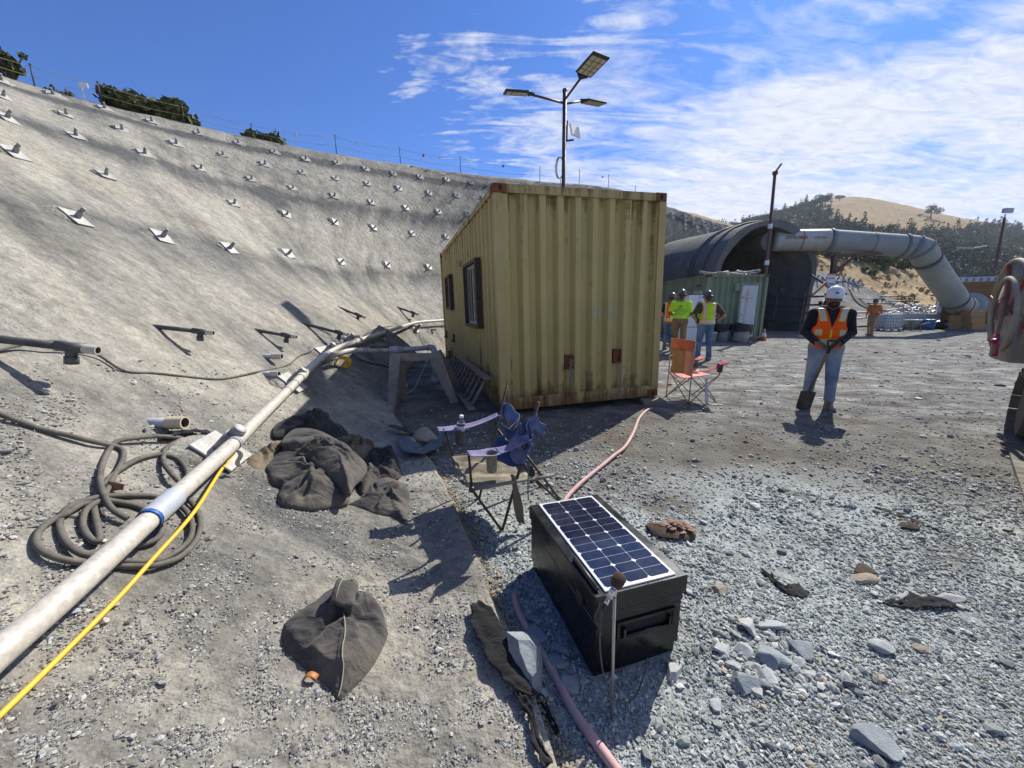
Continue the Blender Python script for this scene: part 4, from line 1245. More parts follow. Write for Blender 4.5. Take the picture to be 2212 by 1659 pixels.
# ---------------------------------------------------------------- lamp mast
UP = V((-.008, .0435, .999)).normalized()
M_MAST = plain('brown_mast', (.06, .038, .032), .6, var=.3, scale=12, dirt=(.11, .06, .04))
M_LAMPB = plain('lamp_housing', (.018, .021, .019), .5)
M_LED = plain('led_lens', (.42, .41, .33), .25, var=.08)
top_ = at(1220, 198, 10.2)
base = V((top_.x, top_.y, 0)) + V((.05, -.3, 0)); base.z = 0
lm = thing('lamp_mast', 'tall brown lamp mast with three solar street lamps behind the olive container', 'lamp mast', base)
MB().cyl(base, top_, .055, n=16).cyl(top_, top_ + V((0, 0, .06)), .062, n=16).build('pole', M_MAST, lm)
def lamp_head(j, tip_in, tip_out, width_dir, nrm_dn, L, W, label=None):
    """arm from the mast at j to tip_in, then the flat lamp head to tip_out"""
    MB().tube([j, tip_in], .028, 10).build('arm', M_MAST, lm)
    a = (tip_out - tip_in).normalized(); wv = (width_dir - a * width_dir.dot(a)).normalized(); n = a.cross(wv)
    if n.z < 0: n = -n; wv = -wv
    B = basis(tip_in, a, wv, n)
    m = MB(); m.box((.10 + L / 2, 0, .02), (L, W, .05), B, bev=.018)
    for k in range(4): m.box((-.03 + k * .035, 0, .015), (.03, .09 + k * .06, .045), B)
    h = m.build('lamp_head', M_LAMPB, lm)
    m = MB()
    for i in range(4):
        for k in range(3):
            m.box((.10 + L * (.17 + .215 * i), (k - 1) * W * .29, -.009), (L * .185, W * .25, .008), B, bev=.003)
    m.build('led_panel', M_LED, h)
    m = MB(); m.box((.10 + L / 2, 0, .0468), (L * .92, W * .88, .006), B); m.build('solar_cell', M_GLASS, h)
J = top_ - UP * .28
lamp_head(J, at(1150, 205, 9.7), at(1096, 201, 9.6), V((.25, .97, .22)), None, .62, .40)
lamp_head(J + UP * .08, at(1255, 168, 9.0), at(1298, 122, 8.2), V((.9, -.35, -.1)), None, .80, .42)
lamp_head(J - UP * .02, at(1256, 218, 11.0), at(1300, 227, 11.3), V((-.25, .95, .18)), None, .66, .42)
q = J - UP * .78
m = MB(); m.beam(q + V((.05, 0, -.14)), q + V((.26, -.02, -.12)), .05, .03); m.beam(q + V((.07, 0, -.15)), q + V((.07, 0, .35)), .04, .03); m.build('bracket', M_LAMPB, lm)
m = MB(); m.box((0, 0, 0), (.38, .05, .30), Matrix.Translation(q + V((.28, -.05, .08))) @ Matrix.Rotation(.75, 4, 'Z') @ Matrix.Rotation(-.25, 4, 'X'), bev=.012); m.build('antenna_panel', M_WHITE, lm)
m = MB()
for k in range(3):
    c = J - UP * 1.62 + V((-.11 - .012 * k, -.07, 0)); m.tube([c + V((math.cos(a) * (.085 + .012 * k), 0, math.sin(a) * .27)) for a in np.linspace(0, 6.28, 22)[:-1]], .008, 6, closed=True)
m.tube(spline([J - UP * 1.9 + V((-.1, -.06, 0)), J - UP * 2.3 + V((-.07, -.06, 0)), J - UP * 3.2 + V((-.06, -.05, 0))], 5), .008, 6)
m.build('cable_coil', M_BLACKP, lm)

# ---------------------------------------------------------------- green container with door
M_GREEN1 = rust_paint('pale_green_paint', (.20, .255, .165), (.145, .19, .12), rust=(.20, .09, .04), amt=.45, zmax=2.6)
M_GREEN2 = rust_paint('green_frame_paint', (.215, .265, .18), (.16, .20, .13), rust=(.22, .09, .04), amt=.6, zmax=2.6)
GA = V((8.02, 16.3, 0)); GW, GH = 2.5, 2.72
GC = container('site_container', 'pale green container with white door in front of the tunnel', basis(GA, V((1, 0, 0)), V((0, 1, 0)), V((0, 0, 1))), GW, 6.06, GH, M_GREEN1, M_GREEN2, rib_f=9, rib_s=7, side_flat=.3, depth=.05)
M_DOORW = NT('white_door'); oc = M_DOORW.tc.outputs['Object']
f_ = M_DOORW.noise(1.0, 6, .7, M_DOORW.map(oc, (5, 5, .9)))
M_DOORW = M_DOORW.fin(M_DOORW.mix(M_DOORW.ramp(f_, [(.52, 0.0), (.68, .7)]), (.55, .58, .62), (.34, .22, .11)), .6, 0)
dx0, dx1 = 1.45, 2.12
m = MB()
for x in (dx0 - .05, dx1 + .05): m.box((x, -.012, 1.22), (.09, .07, 2.12))
m.box(((dx0 + dx1) / 2, -.012, 2.33), (dx1 - dx0 + .19, .07, .10)); m.build('door_frame', M_GREEN2, GC, local=True)
dr = MB().box(((dx0 + dx1) / 2, -.005, 1.22), (dx1 - dx0 - .012, .04, 2.10)).build('door', M_DOORW, GC, local=True)
MB().cyl((dx0 + .07, -.028, 1.08), (dx0 + .07, -.065, 1.08), .018, n=10).ell((dx0 + .07, -.08, 1.08), (.032, .026, .032), 10, 7).build('door_knob', M_PLATE, dr, local=True)
m = MB(); m.box((1.78, -.030, 1.68), (.18, .008, .13), mat=0); m.box((1.79, -.0365, 1.67), (.13, .005, .08), mat=1); m.box((1.52, -.030, 1.78), (.10, .008, .05), mat=0)
m.build('door_sign', [M_PIPEGREY, M_WHITE], dr, local=True)
MB().box((1.23, -.02, 2.2), (.20, .08, .32), bev=.01).build('junction_box', M_GREEN2, GC, local=True)
# stencilled lettering on the left side wall: three lines as seen from the left
def text_mesh(name, body, size, M, mat, parent=None, align='CENTER', depth=.0015, local=True):
    cu = bpy.data.curves.new(name, 'FONT'); cu.body = body; cu.size = size; cu.align_x = align; cu.align_y = 'CENTER'; cu.extrude = depth
    to = bpy.data.objects.new(name, cu); COL.objects.link(to)
    dg = bpy.context.evaluated_depsgraph_get(); me = bpy.data.meshes.new_from_object(to.evaluated_get(dg))
    bpy.data.objects.remove(to); bpy.data.curves.remove(cu)
    me.transform(M); me.materials.clear(); me.materials.append(mat); me.name = name
    o = bpy.data.objects.new(name, me); COL.objects.link(o)
    if parent is not None: o.parent = parent
    return o
RL = basis(V((.012, .75, 2.28)), V((0, -1, 0)), V((0, 0, 1)), V((-1, 0, 0)))
text_mesh('lettering', 'UAM2', .15, RL, M_DARK, GC)
m = MB(); m.box((.018, .70, 1.98), (.02, .80, .24)); m.build('number_plate', M_GREEN2, GC, local=True)
m = MB(); m.box((.004, 1.06, 1.98), (.006, .08, .22)); m.box((.004, .47, 1.98), (.006, .08, .22)); m.build('number_stripe', M_WHITE, GC, local=True)
text_mesh('lettering', '1076', .2, basis(V((.006, .77, 1.98)), V((0, -1, 0)), V((0, 0, 1)), V((-1, 0, 0))), M_WHITE, GC)
text_mesh('lettering', '15', .16, basis(V((.006, .36, 1.98)), V((0, -1, 0)), V((0, 0, 1)), V((-1, 0, 0))), M_WHITE, GC)
m = MB()
for (cx_, cy_, R_, k) in ((9.2, 16.9, .62, 0), (9.6, 17.2, .55, 1), (8.6, 17.0, .5, 2), (10.0, 16.9, .40, 3)):
    m.tube([V((cx_ + R_ * math.cos(a) * 1.15, cy_ + R_ * math.sin(a) * .6, GH + .04 + .035 * k + .05 * math.sin(2 * a + k) + (.10 if k == 1 else 0) * math.sin(a))) for a in np.linspace(0, 6.28, 26)[:-1]], .035, 8, closed=True)
tag(m.build('hose_coil', plain('pale_hose', (.33, .33, .32), .7)), 'loose coils of pale hose lying on the green container roof', 'hose')

# ---------------------------------------------------------------- fridge, bins, bucket, cone
M_FRIDGE = plain('fridge_white', (.70, .72, .76), .35, var=.04, bump=.03, dirt=(.4, .36, .3), dirt_amt=.2)
fr = thing('fridge', 'white two door fridge beside the green container', 'fridge', V((7.2, 15.5, 0)))
Fm = Matrix.Translation(V((7.2, 15.5, 0)))
MB().box((0, .02, .93), (.84, .66, 1.84), Fm, bev=.015).build('body', M_FRIDGE, fr)
d = MB().box((-.21, -.35, 1.24), (.405, .06, 1.2), Fm, bev=.015).build('door', M_FRIDGE, fr); MB().cyl(Fm @ V((-.05, -.41, .85)), Fm @ V((-.05, -.41, 1.6)), .018, n=8).build('handle', M_BLACKP, d)
d = MB().box((.21, -.35, 1.24), (.405, .06, 1.2), Fm, bev=.015).build('door', M_FRIDGE, fr); MB().cyl(Fm @ V((.05, -.41, .85)), Fm @ V((.05, -.41, 1.6)), .018, n=8).build('handle', M_BLACKP, d)
MB().box((0, -.35, .33), (.825, .06, .56), Fm, bev=.015).build('drawer', M_FRIDGE, fr)
MB().box((0, 0, 1.862), (.84, .66, .02), Fm).build('top', M_BLACKP, fr)
M_GALV = plain('galvanised_can', (.30, .30, .295), .55, .25, var=.15, scale=9)
M_BAG = plain('black_bin_bag', (.012, .012, .014), .28, bump=.8, bdist=.02, scale=8)
def bin_(loc, tilt, label, sc_):
    t = thing('trash_can', label, 'trash can', loc, 'trash cans by the white door')
    R = Matrix.Translation(loc) @ Matrix.Rotation(tilt, 4, 'Y') @ Matrix.Scale(sc_, 4)
    m = MB(); m.lathe([(.255, 0), (.265, .02), (.275, .18), (.282, .20), (.277, .22), (.295, .40), (.302, .42), (.298, .44), (.315, .64), (.325, .66), (.32, .68)], 22, R); m.build('body', M_GALV, t)
    m = MB(); vs = []; n = 28
    prof = ((.318, .40), (.332, .46), (.335, .60), (.345, .70), (.335, .715), (.30, .69), (.15, .60), (.02, .57))
    for r, z in prof:
        for k in range(n):
            a = 2 * math.pi * k / n
            w_ = .012 * math.sin(7 * a + z * 20) + .010 * math.sin(11 * a)
            vs.append((math.cos(a) * (r + w_), math.sin(a) * (r + w_), z + (.05 * math.sin(3 * a) + .025 * math.sin(5 * a + 1) if z < .45 else .01 * math.sin(4 * a))))
    fs = [(i * n + k, i * n + (k + 1) % n, (i + 1) * n + (k + 1) % n, (i + 1) * n + k) for i in range(len(prof) - 1) for k in range(n)]
    fs.append(tuple((len(prof) - 1) * n + k for k in range(n)))
    m.add(vs, fs, 0, True, R); m.build('bin_bag', M_BAG, t)
bin_(G(1560, 737), 0, 'upright galvanised trash can with black bag left of the white door', 1.0)
bin_(G(1597, 739), .16, 'tilted galvanised trash can with black bag before the white door', 1.04)
p = G(1538, 738); bk_ = thing('bucket', 'white plastic bucket half hidden behind the man in the lime vest', 'bucket', p)
MB().lathe([(.125, 0), (.155, .36), (.165, .36), (.165, .40), (.15, .40), (.12, .02)], 18, Matrix.Translation(p)).build('body', M_WHITE, bk_)
MB().tube([p + V((math.cos(a) * .16, -.02, .37 - abs(math.sin(a)) * .14)) for a in np.linspace(0, math.pi, 12)], .005, 5).build('handle', M_PLATE, bk_)
p = G(1649, 736); cn = thing('traffic_cone', 'faded orange traffic cone with pale band before the tunnel', 'traffic cone', p)
M_CONE = plain('faded_cone', (.62, .18, .11), .6, dirt=(.4, .34, .3), dirt_amt=.4)
MB().box(p + V((0, 0, .015)), (.30, .30, .03), bev=.01).lathe([(.115, .03), (.035, .47), (.028, .48)], 16, Matrix.Translation(p)).build('body', M_CONE, cn)
MB().lathe([(.0905, .18), (.0645, .33)], 16, Matrix.Translation(p) , cap=False).build('reflective_band', M_WHITE, cn)

# ---------------------------------------------------------------- tunnel portal
def tun_mat(name, a, b):
    t = NT(name); f_ = t.noise(1.0, 5, .65, t.map(None, (.9, .9, .22))); f2 = t.noise(2.2, 5, .7)
    return t.fin(t.ramp(t.math('ADD', t.math('MULTIPLY', f_, .6), t.math('MULTIPLY', f2, .4)), [(.35, a), (.65, b)]), .9, 0, t.bump(t.noise(9, 5, .7), .7, .06), .2)
M_TUN = tun_mat('tunnel_shotcrete', (.12, .117, .105), (.25, .243, .215))
M_TUNO = tun_mat('tunnel_outside', (.12, .12, .12), (.19, .19, .185))
TC = V((14.05, 21.95, 0)); TX = V((.97, .245, 0)).normalized(); TY = V((-.245, .97, 0)).normalized()
def arch(R, H0, n=30):
    """horseshoe: straight lower walls curving into a round crown"""
    pts = []
    for k in range(n + 1):
        a = math.pi * k / n
        x = -math.cos(a); z = math.sin(a)
        pts.append((R * x * (1 - .06 * max(0, 1 - z * 2.5)), H0 + (R * .98) * z))
    lo = [(-R * .90, -.15), (-R * .93, H0 * .55)]
    return lo + pts + [(R * .93, H0 * .55), (R * .90, -.15)]
RI, RO, H0 = 3.25, 3.62, 2.45
tn = thing('tunnel_portal', 'grey sprayed concrete tunnel mouth with round arch', 'tunnel', TC)
def tp(x, y, z): return TC + TX * x + TY * y + V((0, 0, z))
ai, ao = arch(RI, H0), arch(RO, H0 + .0)
def shell(prof, y0, y1, ny, amp, seed, flip):
    vs = [];
    for j in range(ny + 1):
        y = y0 + (y1 - y0) * j / ny
        for (x, z) in prof:
            d_ = amp * fbm(x * 1.0 + seed, z + y * .7, .6, 3, seed)
            q = math.hypot(x, z - 1.5) or 1
            vs.append(tp(x + d_ * x / q, y, z + d_ * (z - 1.5) / q))
    n = len(prof); fs = []
    for j in range(ny):
        for k in range(n - 1):
            f_ = (j * n + k, j * n + k + 1, (j + 1) * n + k + 1, (j + 1) * n + k)
            fs.append(f_ if flip else f_[::-1])
    return vs, fs
m = MB(); m.add(*shell(ao, 0, 15, 26, .10, 2.0, True), 0, True); m.build('outer_shell', M_TUNO, tn)
m = MB(); m.add(*shell(ai, 0, 15, 26, .12, 5.0, False), 0, True)
b = len(m.v); m.add([tp(x, 14.9, z) for x, z in ai], [tuple(range(len(ai)))], 0); m.build('inner_lining', M_TUN, tn)
m = MB(); vs = [tp(x, 0, z) for x, z in ai] + [tp(x, 0, z) for x, z in ao]; n = len(ai)
# the lip follows the two shells exactly
v1, _ = shell(ai, 0, 15, 26, .12, 5.0, False); v2, _ = shell(ao, 0, 15, 26, .10, 2.0, True)
m.add(v1[:n] + v2[:n], [(k, k + 1, n + k + 1, n + k) for k in range(n - 1)], 0, False); m.build('lip', M_TUNO, tn)
for y, r_ in ((.85, .05), (1.75, .045), (2.0, .04)):
    m = MB(); m.tube([tp(x * 1.018, y, z + .03 * (z > H0)) for x, z in ao], r_, 8); m.build('hoop_hose', plain('hoop', (.05, .052, .055), .6) if y < 2 else M_BLACKP, tn)
# rails and pipes along the right wall of the mouth
eq = thing('pipe_rack', 'rack of service pipes and valves along the right wall of the tunnel mouth', 'pipe rack', tp(2.6, 1, 0))
M_STEEL = plain('dull_steel', (.10, .10, .10), .6, .2, var=.25, dirt=(.14, .08, .05))
m = MB()
for z, x in ((.55, 2.62), (1.05, 2.68), (1.5, 2.72), (1.95, 2.75)): m.tube([tp(x, -1.6 + (.2 * z), z), tp(x, 4, z), tp(x, 9, z)], .055, 8)
m.build('pipe', M_STEEL, eq)
m = MB()
for y in (0, 2.2, 4.5): m.beam(tp(2.78, y, 0), tp(2.82, y, 2.2), .08, .08)
m.build('stand', M_STEEL, eq)
for z in (.7, 1.2, 1.6):
    MB().cyl(tp(2.7, -1.5, z), tp(2.7, -1.05, z), .13, n=12).cyl(tp(2.7, -1.3, z), tp(2.7, -1.3, z + .3), .03, n=6).build('valve', M_MAST, eq)
tag(MB().tube(spline([tp(2.5, -1.4, 1.75), tp(2.15, -1.6, 1.5), tp(2.1, -1.7, .8), tp(2.5, -1.9, .12), tp(3.4, -1.9, .08)], 6), .035, 8).build('green_hose', plain('green_hose', (.22, .34, .28), .7)), 'pale green hose hanging in a bow at the right foot of the tunnel mouth', 'hose')
m = MB(); q = tp(1.35, .6, 0)
fl_ = thing('work_light', 'work light on a bent tripod stand inside the tunnel mouth', 'work light', q)
MB().tube([q, q + V((.12, 0, 1.2)), q + V((.18, 0, 2.3))], .025, 6).tube([q + V((.55, .2, 0)), q + V((.2, 0, 1.5))], .02, 6).build('stand', M_STEEL, fl_)
MB().box(q + V((.35, 0, 2.35)), (.30, .14, .26), bev=.02).beam(q + V((-.05, 0, 2.4)), q + V((.25, 0, 2.38)), .05, .04).build('lamp_head', M_LAMPB, fl_)

# the pole before the tunnel
def mast(u0, v0, u1, v1, t, r, label, top=None, group='thin rust red masts'):
    tp_ = at(u1, v1, t); g = tp_ - UP * (tp_.z / UP.z)
    k = thing('mast', label, 'mast', g, group)
    MB().cyl(g, tp_, r, r * .85, n=10).build('pole', M_REDM, k)
    return k, tp_, g
M_REDM = plain('red_brown_steel', (.13, .055, .045), .65, var=.3, scale=8, dirt=(.10, .07, .06))
k, tp_, g = mast(1650, 736, 1674, 377, 17.2, .075, 'slim red brown mast standing before the tunnel mouth')
MB().cyl(tp_, tp_ + V((0, 0, .12)), .11, n=10).beam(tp_ + V((0, 0, .1)), tp_ + V((.20, -.05, .42)), .09, .07).build('head', M_REDM, k)
for zz_ in (3.4, 5.0): MB().pipe(g + UP * (zz_ - .1), g + UP * (zz_ + .1), .092, .08).build('band', M_WHITE, k)
k, tp_, g = mast(2140, 705, 2170, 470, 27, .095, 'tall rust mast with a pale floodlight at the far right')
MB().beam(tp_, tp_ + V((0, 0, .25)), .06, .06).build('bracket', M_WHITE, k)
MB().box(tp_ + V((.05, -.05, .45)), (.66, .2, .32), bev=.03).build('floodlight', plain('lilac_lamp', (.42, .38, .50), .5), k)
t_ = 44; p1 = at(2104, 538, t_); g = V((p1.x, p1.y, 0)); k = thing('utility_pole', 'far thin utility pole with two slanting cross arms before the wood', 'utility pole', g)
MB().cyl(g, p1, .10, n=8).build('pole', M_STEEL, k); MB().beam(at(2066, 535, t_), at(2104, 536, t_), .16, .12).beam(at(2104, 536, t_), at(2132, 531, t_), .16, .12).build('cross_arm', M_PLATE, k)

# ---------------------------------------------------------------- vent duct and its support
def duct_mat():
    t = NT('duct_skin'); w_ = t.n.new('ShaderNodeTexWave'); w_.bands_direction = 'X'; w_.inputs['Scale'].default_value = 4.5; w_.inputs['Distortion'].default_value = .6
    t.link(t.pos(), w_.inputs[0])
    n = t.noise(.9, 5, .65); col = t.ramp(n, [(.3, (.27, .29, .275)), (.7, (.40, .42, .395))])
    return t.fin(col, .6, 0, t.bump(w_.outputs['Fac'], .5, .06), .3)
M_DUCT = duct_mat()
M_DUCTW = plain('white_duct', (.52, .52, .49), .55, var=.08, scale=1.5, dirt=(.33, .23, .10), dirt_amt=.5)
M_BAND = plain('duct_band', (.16, .17, .18), .6)
RD = .58
D = {k: at(*p) for k, p in {'in2': (1585, 528, 27), 'in': (1640, 521, 23.3), 'a': (1668, 520, 21.9), 'b': (1725, 518, 21.5), 'c': (1789, 519, 21.2), 'd': (1880, 526, 20.9), 'e': (1950, 531, 20.6), 'f': (1974, 533, 20.5), 'g': (1990, 538, 20.4), 'h': (2002, 560, 20.6), 'i': (2034, 606, 21.6), 'j': (2062, 646, 22.3), 'k': (2073, 658, 23.0), 'l': (2093, 661, 24.6)}.items()}
D['b'] = D['a'].lerp(D['c'], .47)
dt = thing('vent_duct', 'big pale round ventilation duct from the tunnel to the fan box', 'duct', D['c'])
MB().tube(spline([D['in2'], D['in'], D['a']], 6), RD * .97, 28).build('inner_section', M_DUCT, dt)
w1 = MB().tube(spline([D['a'], D['b'], D['c']], 8), [RD * .94] + [RD] * 15 + [RD * 1.0], 28).build('white_section', M_DUCTW, dt)
MB().tube(spline([D['c'], D['d'], D['e'], D['f']], 8), RD * .98, 28).build('fabric_section', M_DUCT, dt)
MB().tube([D['f'], D['g'] * .98 + D['f'] * .02, D['g'].lerp(D['h'], .45), D['h']], RD * 1.0, 28, smooth=True).build('elbow', M_DUCT, dt)
MB().tube(spline([D['h'], D['i'], D['j']], 8), RD * 1.02, 28).build('sloping_section', M_DUCT, dt)
MB().tube(spline([D['j'], D['k'], D['l']], 6), RD * 1.0, 28).build('lower_elbow', M_DUCT, dt)
def ring(c, ax, r, w_, par=dt, mat=M_BAND):
    MB().pipe(c - ax * w_, c + ax * w_, r, r * .97, n=28).build('band', mat, par)
for a, b in (('a', 'b'), ('c', 'd'), ('e', 'f'), ('f', 'g'), ('h', 'i'), ('j', 'k'), ('k', 'l')):
    ring(D[a], (D[b] - D[a]).normalized(), RD * 1.07, .05)
ring(D['g'], (D['h'] - D['f']).normalized(), RD * 1.07, .05); ring(D['d'], (D['e'] - D['c']).normalized(), RD * 1.005, .025)
axw = (D['c'] - D['a']).normalized(); side = V((0, 0, 1)).cross(axw).normalized()
if side.dot(CAM - D['b']) < 0: side = -side
ring(D['b'].lerp(D['c'], .05) , axw, RD * 1.012, .03, w1)
# lettering and the red emblem on the white section
def on_duct(f_, hz):
    c = D['a'].lerp(D['c'], f_); n_ = (side * math.cos(hz) + V((0, 0, 1)) * math.sin(hz))
    return basis(c + n_ * (RD * 1.012), axw, n_.cross(axw), n_)
text_mesh('lettering', 'ZITRON', .24, on_duct(.33, .12), M_DARK, w1, local=False)
wl0 = wloc(dt)
for ch in list(w1.children):
    if ch.name.startswith('lettering'): ch.location = -wl0
em_ = MB().ell((0, 0, 0), (.17, .10, .02), 16, 6, 0, None).build('emblem', M_RED, w1, local=True)
em_.matrix_local = Matrix.Translation(-wl0) @ on_duct(.50, .14)
o = text_mesh('lettering', 'ATEXVENT', .12, on_duct(.78, .1), M_DARK, w1); o.location = -wl0
# support frame
sp = thing('duct_support', 'rust red steel frame with braces carrying the vent duct', 'steel frame', G(1797, 716))
pt = at(1803, 553, 20.8); pbse = V((pt.x, pt.y - .2, 0))
MB().beam(pbse, pt, .20, .20).build('post', M_REDM, sp)
MB().beam(pt, at(1905, 546, 20.7), .16, .16).build('beam', M_REDM, sp)
MB().beam(at(1796, 598, 20.7), at(1848, 551, 20.7), .10, .10).beam(at(1742, 648, 20.4), at(1796, 600, 20.6), .10, .10).build('brace', M_REDM, sp)
MB().cyl(at(1744, 588, 21.2), at(1793, 622, 20.8), .05, n=8).build('strut', M_STEEL, sp)
for v, mt in ((596, M_WHITE), (607, M_WHITE), (616, M_PVCG)):
    c = at(1796, v, 20.5); MB().box(c, (.44, .02, .22 if mt is M_WHITE else .14)).build('notice', mt, sp)
c = at(1796, 592, 20.48); MB().box(c + V((0, -.02, 0)), (.42, .012, .07)).build('notice_header', M_RED, sp)

# ---------------------------------------------------------------- fan box with plywood front
M_PLY = NT('plywood'); w_ = M_PLY.noise(1.0, 5, .65, M_PLY.map(None, (.8, .8, 3.5))); M_PLY = M_PLY.fin(M_PLY.ramp(w_, [(.3, (.22, .105, .035)), (.7, (.37, .19, .075))]), .8, 0)
M_FANW = plain('fan_box_white', (.58, .63, .70), .5, var=.06, scale=3, dirt=(.35, .33, .3), dirt_amt=.3)
f0 = G(2015, 708.5); fex = V((.69, -.724, 0)).normalized(); fey = V((.724, .69, 0)).normalized(); fw, fh = 2.6, 3.2
fb = bpy.data.objects.new('fan_box', None); COL.objects.link(fb); fb.matrix_world = basis(V((f0.x, f0.y, 0)), fex, fey, V((0, 0, 1)))
tag(fb, 'white container box with plywood front where the duct enters', 'fan box')
wfr = .22
m = MB(); m.box((wfr / 2, 0, fh / 2), (wfr, .25, fh), bev=.02); m.box((fw - wfr / 2, 0, fh / 2), (wfr, .25, fh), bev=.02); m.box((fw / 2, 0, fh - .14), (fw - 2 * wfr, .24, .28)); m.box((fw / 2, 0, .15), (fw - 2 * wfr, .24, .3))
m.build('front_frame', M_FANW, fb, local=True)
for k in range(7):
    for z_, h_ in ((fh - .16, .2), (.15, .22)): MB().box((.42 + k * .29, -.128, z_), (.13, .02, h_)).build('slot', M_PIPEGREY, fb, local=True)
MB().box((fw / 2, .02, fh / 2), (fw - 2 * wfr + .02, .06, fh - .56)).build('plywood_panel', M_PLY, fb, local=True)
MB().box((fw / 2, 1.9, fh / 2), (fw - .06, 3.5, fh - .06)).build('body', M_FANW, fb, local=True)
dc = fb.matrix_world.inverted() @ D['l']
MB().lathe([(.80, 0), (.82, .04), (.60, .06)], 26, Matrix.Translation(V((dc.x, -.015, dc.z))) @ Matrix.Rotation(math.pi / 2, 4, 'X')).build('duct_collar', M_DUCTW, fb, local=True)
# cardboard boxes
M_CARD = plain('cardboard', (.36, .21, .085), .85, var=.12, scale=5)
M_TAPE = plain('box_tape', (.45, .32, .16), .5)
def carton(u0, u1, v0, v1, t, label):
    c = at((u0 + u1) / 2, v1, t); w_ = (u1 - u0) / F * t; h = (v1 - v0) / F * t
    k = thing('cardboard_box', label, 'box', c, 'cardboard boxes before the fan box')
    M = Matrix.Translation(c + V((0, .25, 0))) @ Matrix.Rotation(random.uniform(-.06, .06), 4, 'Z')
    MB().box((0, 0, h / 2 - .005), (w_, .55, h - .012), M, bev=.008).build('carton', M_CARD, k)
    MB().box((0, 0, h - .0085), (.06, .551, .004), M).build('tape', M_TAPE, k)
carton(2069, 2094, 694.5, 708, 22.4, 'cardboard box at the bottom of the left hand stack of two')
carton(2070, 2095, 681, 694.5, 22.4, 'cardboard box on top of the left hand stack of two')
carton(2097, 2126, 698, 711, 22.0, 'cardboard box at the bottom of the right hand stack of three')
carton(2096, 2126, 685, 698, 22.0, 'middle cardboard box of the right hand stack of three')
carton(2095, 2126, 671.5, 685, 22.0, 'topmost cardboard box of the right hand stack of three')
# blue barrel, black bag, wheelbarrow, totes
p = G(2003, 712); bb = thing('blue_barrel', 'bright blue plastic barrel beside the black sack', 'barrel', p)
M_BARREL = plain('blue_plastic', (.03, .17, .38), .45, var=.12, dirt=(.2, .2, .2), dirt_amt=.25)
MB().lathe([(.26, 0), (.30, .03), (.305, .2), (.315, .22), (.305, .24), (.305, .40), (.315, .42), (.305, .44), (.30, .60), (.27, .63), (.25, .62), (.02, .61)], 24, Matrix.Translation(p)).build('body', M_BARREL, bb)
MB().cyl(p + V((.1, 0, .61)), p + V((.1, 0, .65)), .04, n=10).cyl(p + V((-.1, 0, .61)), p + V((-.1, 0, .65)), .03, n=10).build('bung', M_WHITE, bb)
# ================================================================ black box with solar panel
def glossy(name, c, r=.25, bump=.0):
    t = NT(name); oc = t.tc.outputs['Object']
    n = t.noise(6, 5, .7, oc); sp_ = t.noise(160, 2, .5, oc)
    col = t.mix(t.ramp(n, [(.5, 0.0), (.8, .10)]), c, (.16, .15, .135))
    col = t.mix(t.ramp(sp_, [(.70, 0.0), (.74, .3)]), col, (.22, .21, .19))
    return t.fin(col, t.ramp(n, [(.3, r), (.75, r + .3)]), 0, t.bump(t.noise(3, 3, .5, oc), bump, .01) if bump else None, .5)
M_BOX = glossy('black_enclosure', (.006, .006, .0065), .16, .10)
M_CELL = NT('solar_cell_glass'); oc = M_CELL.tc.outputs['Object']
M_CELL = M_CELL.fin(M_CELL.mix(M_CELL.ramp(M_CELL.noise(9, 5, .7, oc), [(.42, 0.0), (.8, .35)]), (.006, .010, .034), (.10, .10, .12)), .10, 0, None, .7)
M_BACK = plain('panel_backsheet', (.66, .67, .68), .3, var=.03, bump=0, dirt=(.5, .49, .46), dirt_amt=.25)
BA = G(1278, 1476); BX = V((.953, .302, 0)).normalized(); BY = V((-.302, .953, 0))
BW, BL, BH = .415, .71, .385
BM = basis(BA, BX, BY, V((0, 0, 1)))
sb = bpy.data.objects.new('solar_box', None); COL.objects.link(sb); sb.matrix_world = BM
tag(sb, 'black monitoring box with a solar panel lid standing on the gravel', 'solar box')
m = MB(); m.box((BW / 2, BL / 2, .165), (BW - .012, BL - .012, .20), bev=.006)
m.box((BW / 2, BL / 2, .045), (BW - .03, BL - .03, .09), bev=.005)
m.box((BW / 2, BL / 2, .285), (BW - .008, BL - .008, .038), bev=.005); m.build('body', M_BOX, sb, local=True)
m = MB(); m.box((BW / 2, BL / 2, .347), (BW + .008, BL + .008, .076), bev=.005); m.build('lid', M_BOX, sb, local=True)
# recessed handle bay on the front
m = MB()
m.box((BW / 2 + .03, .001, .165), (.27, .006, .012)); m.box((BW / 2 + .03, .001, .24), (.27, .006, .012)); m.box((BW / 2 - .10, .001, .20), (.012, .006, .07)); m.box((BW / 2 + .16, .001, .20), (.012, .006, .07))
m.build('handle_bay', M_BOX, sb, local=True)
m = MB(); m.box((BW / 2 + .03, .0035, .2025), (.248, .004, .063)); m.build('recess', M_DARK, sb, local=True)
m = MB(); m.tube([(BW / 2 - .08, -.008, .185), (BW / 2 + .13, -.008, .185)], .008, 8); m.beam((BW / 2 + .13, -.006, .18), (BW / 2 + .13, -.006, .225), .01, .02); m.beam((BW / 2 - .08, -.006, .18), (BW / 2 - .08, -.006, .225), .01, .02); m.build('handle', M_BOX, sb, local=True)
m = MB(); m.box((BW - .012, .30, .19), (.012, .03, .04)); m.box((-.001, .12, .295), (.01, .05, .05)); m.build('latch', M_LAMPB, sb, local=True)
pw0, pw1, pl0, pl1 = .045, BW - .045, .012, BL - .012
pan = MB().box(((pw0 + pw1) / 2, (pl0 + pl1) / 2, .3885), (pw1 - pw0, pl1 - pl0, .007), bev=.002).build('solar_panel', M_BACK, sb, local=True)
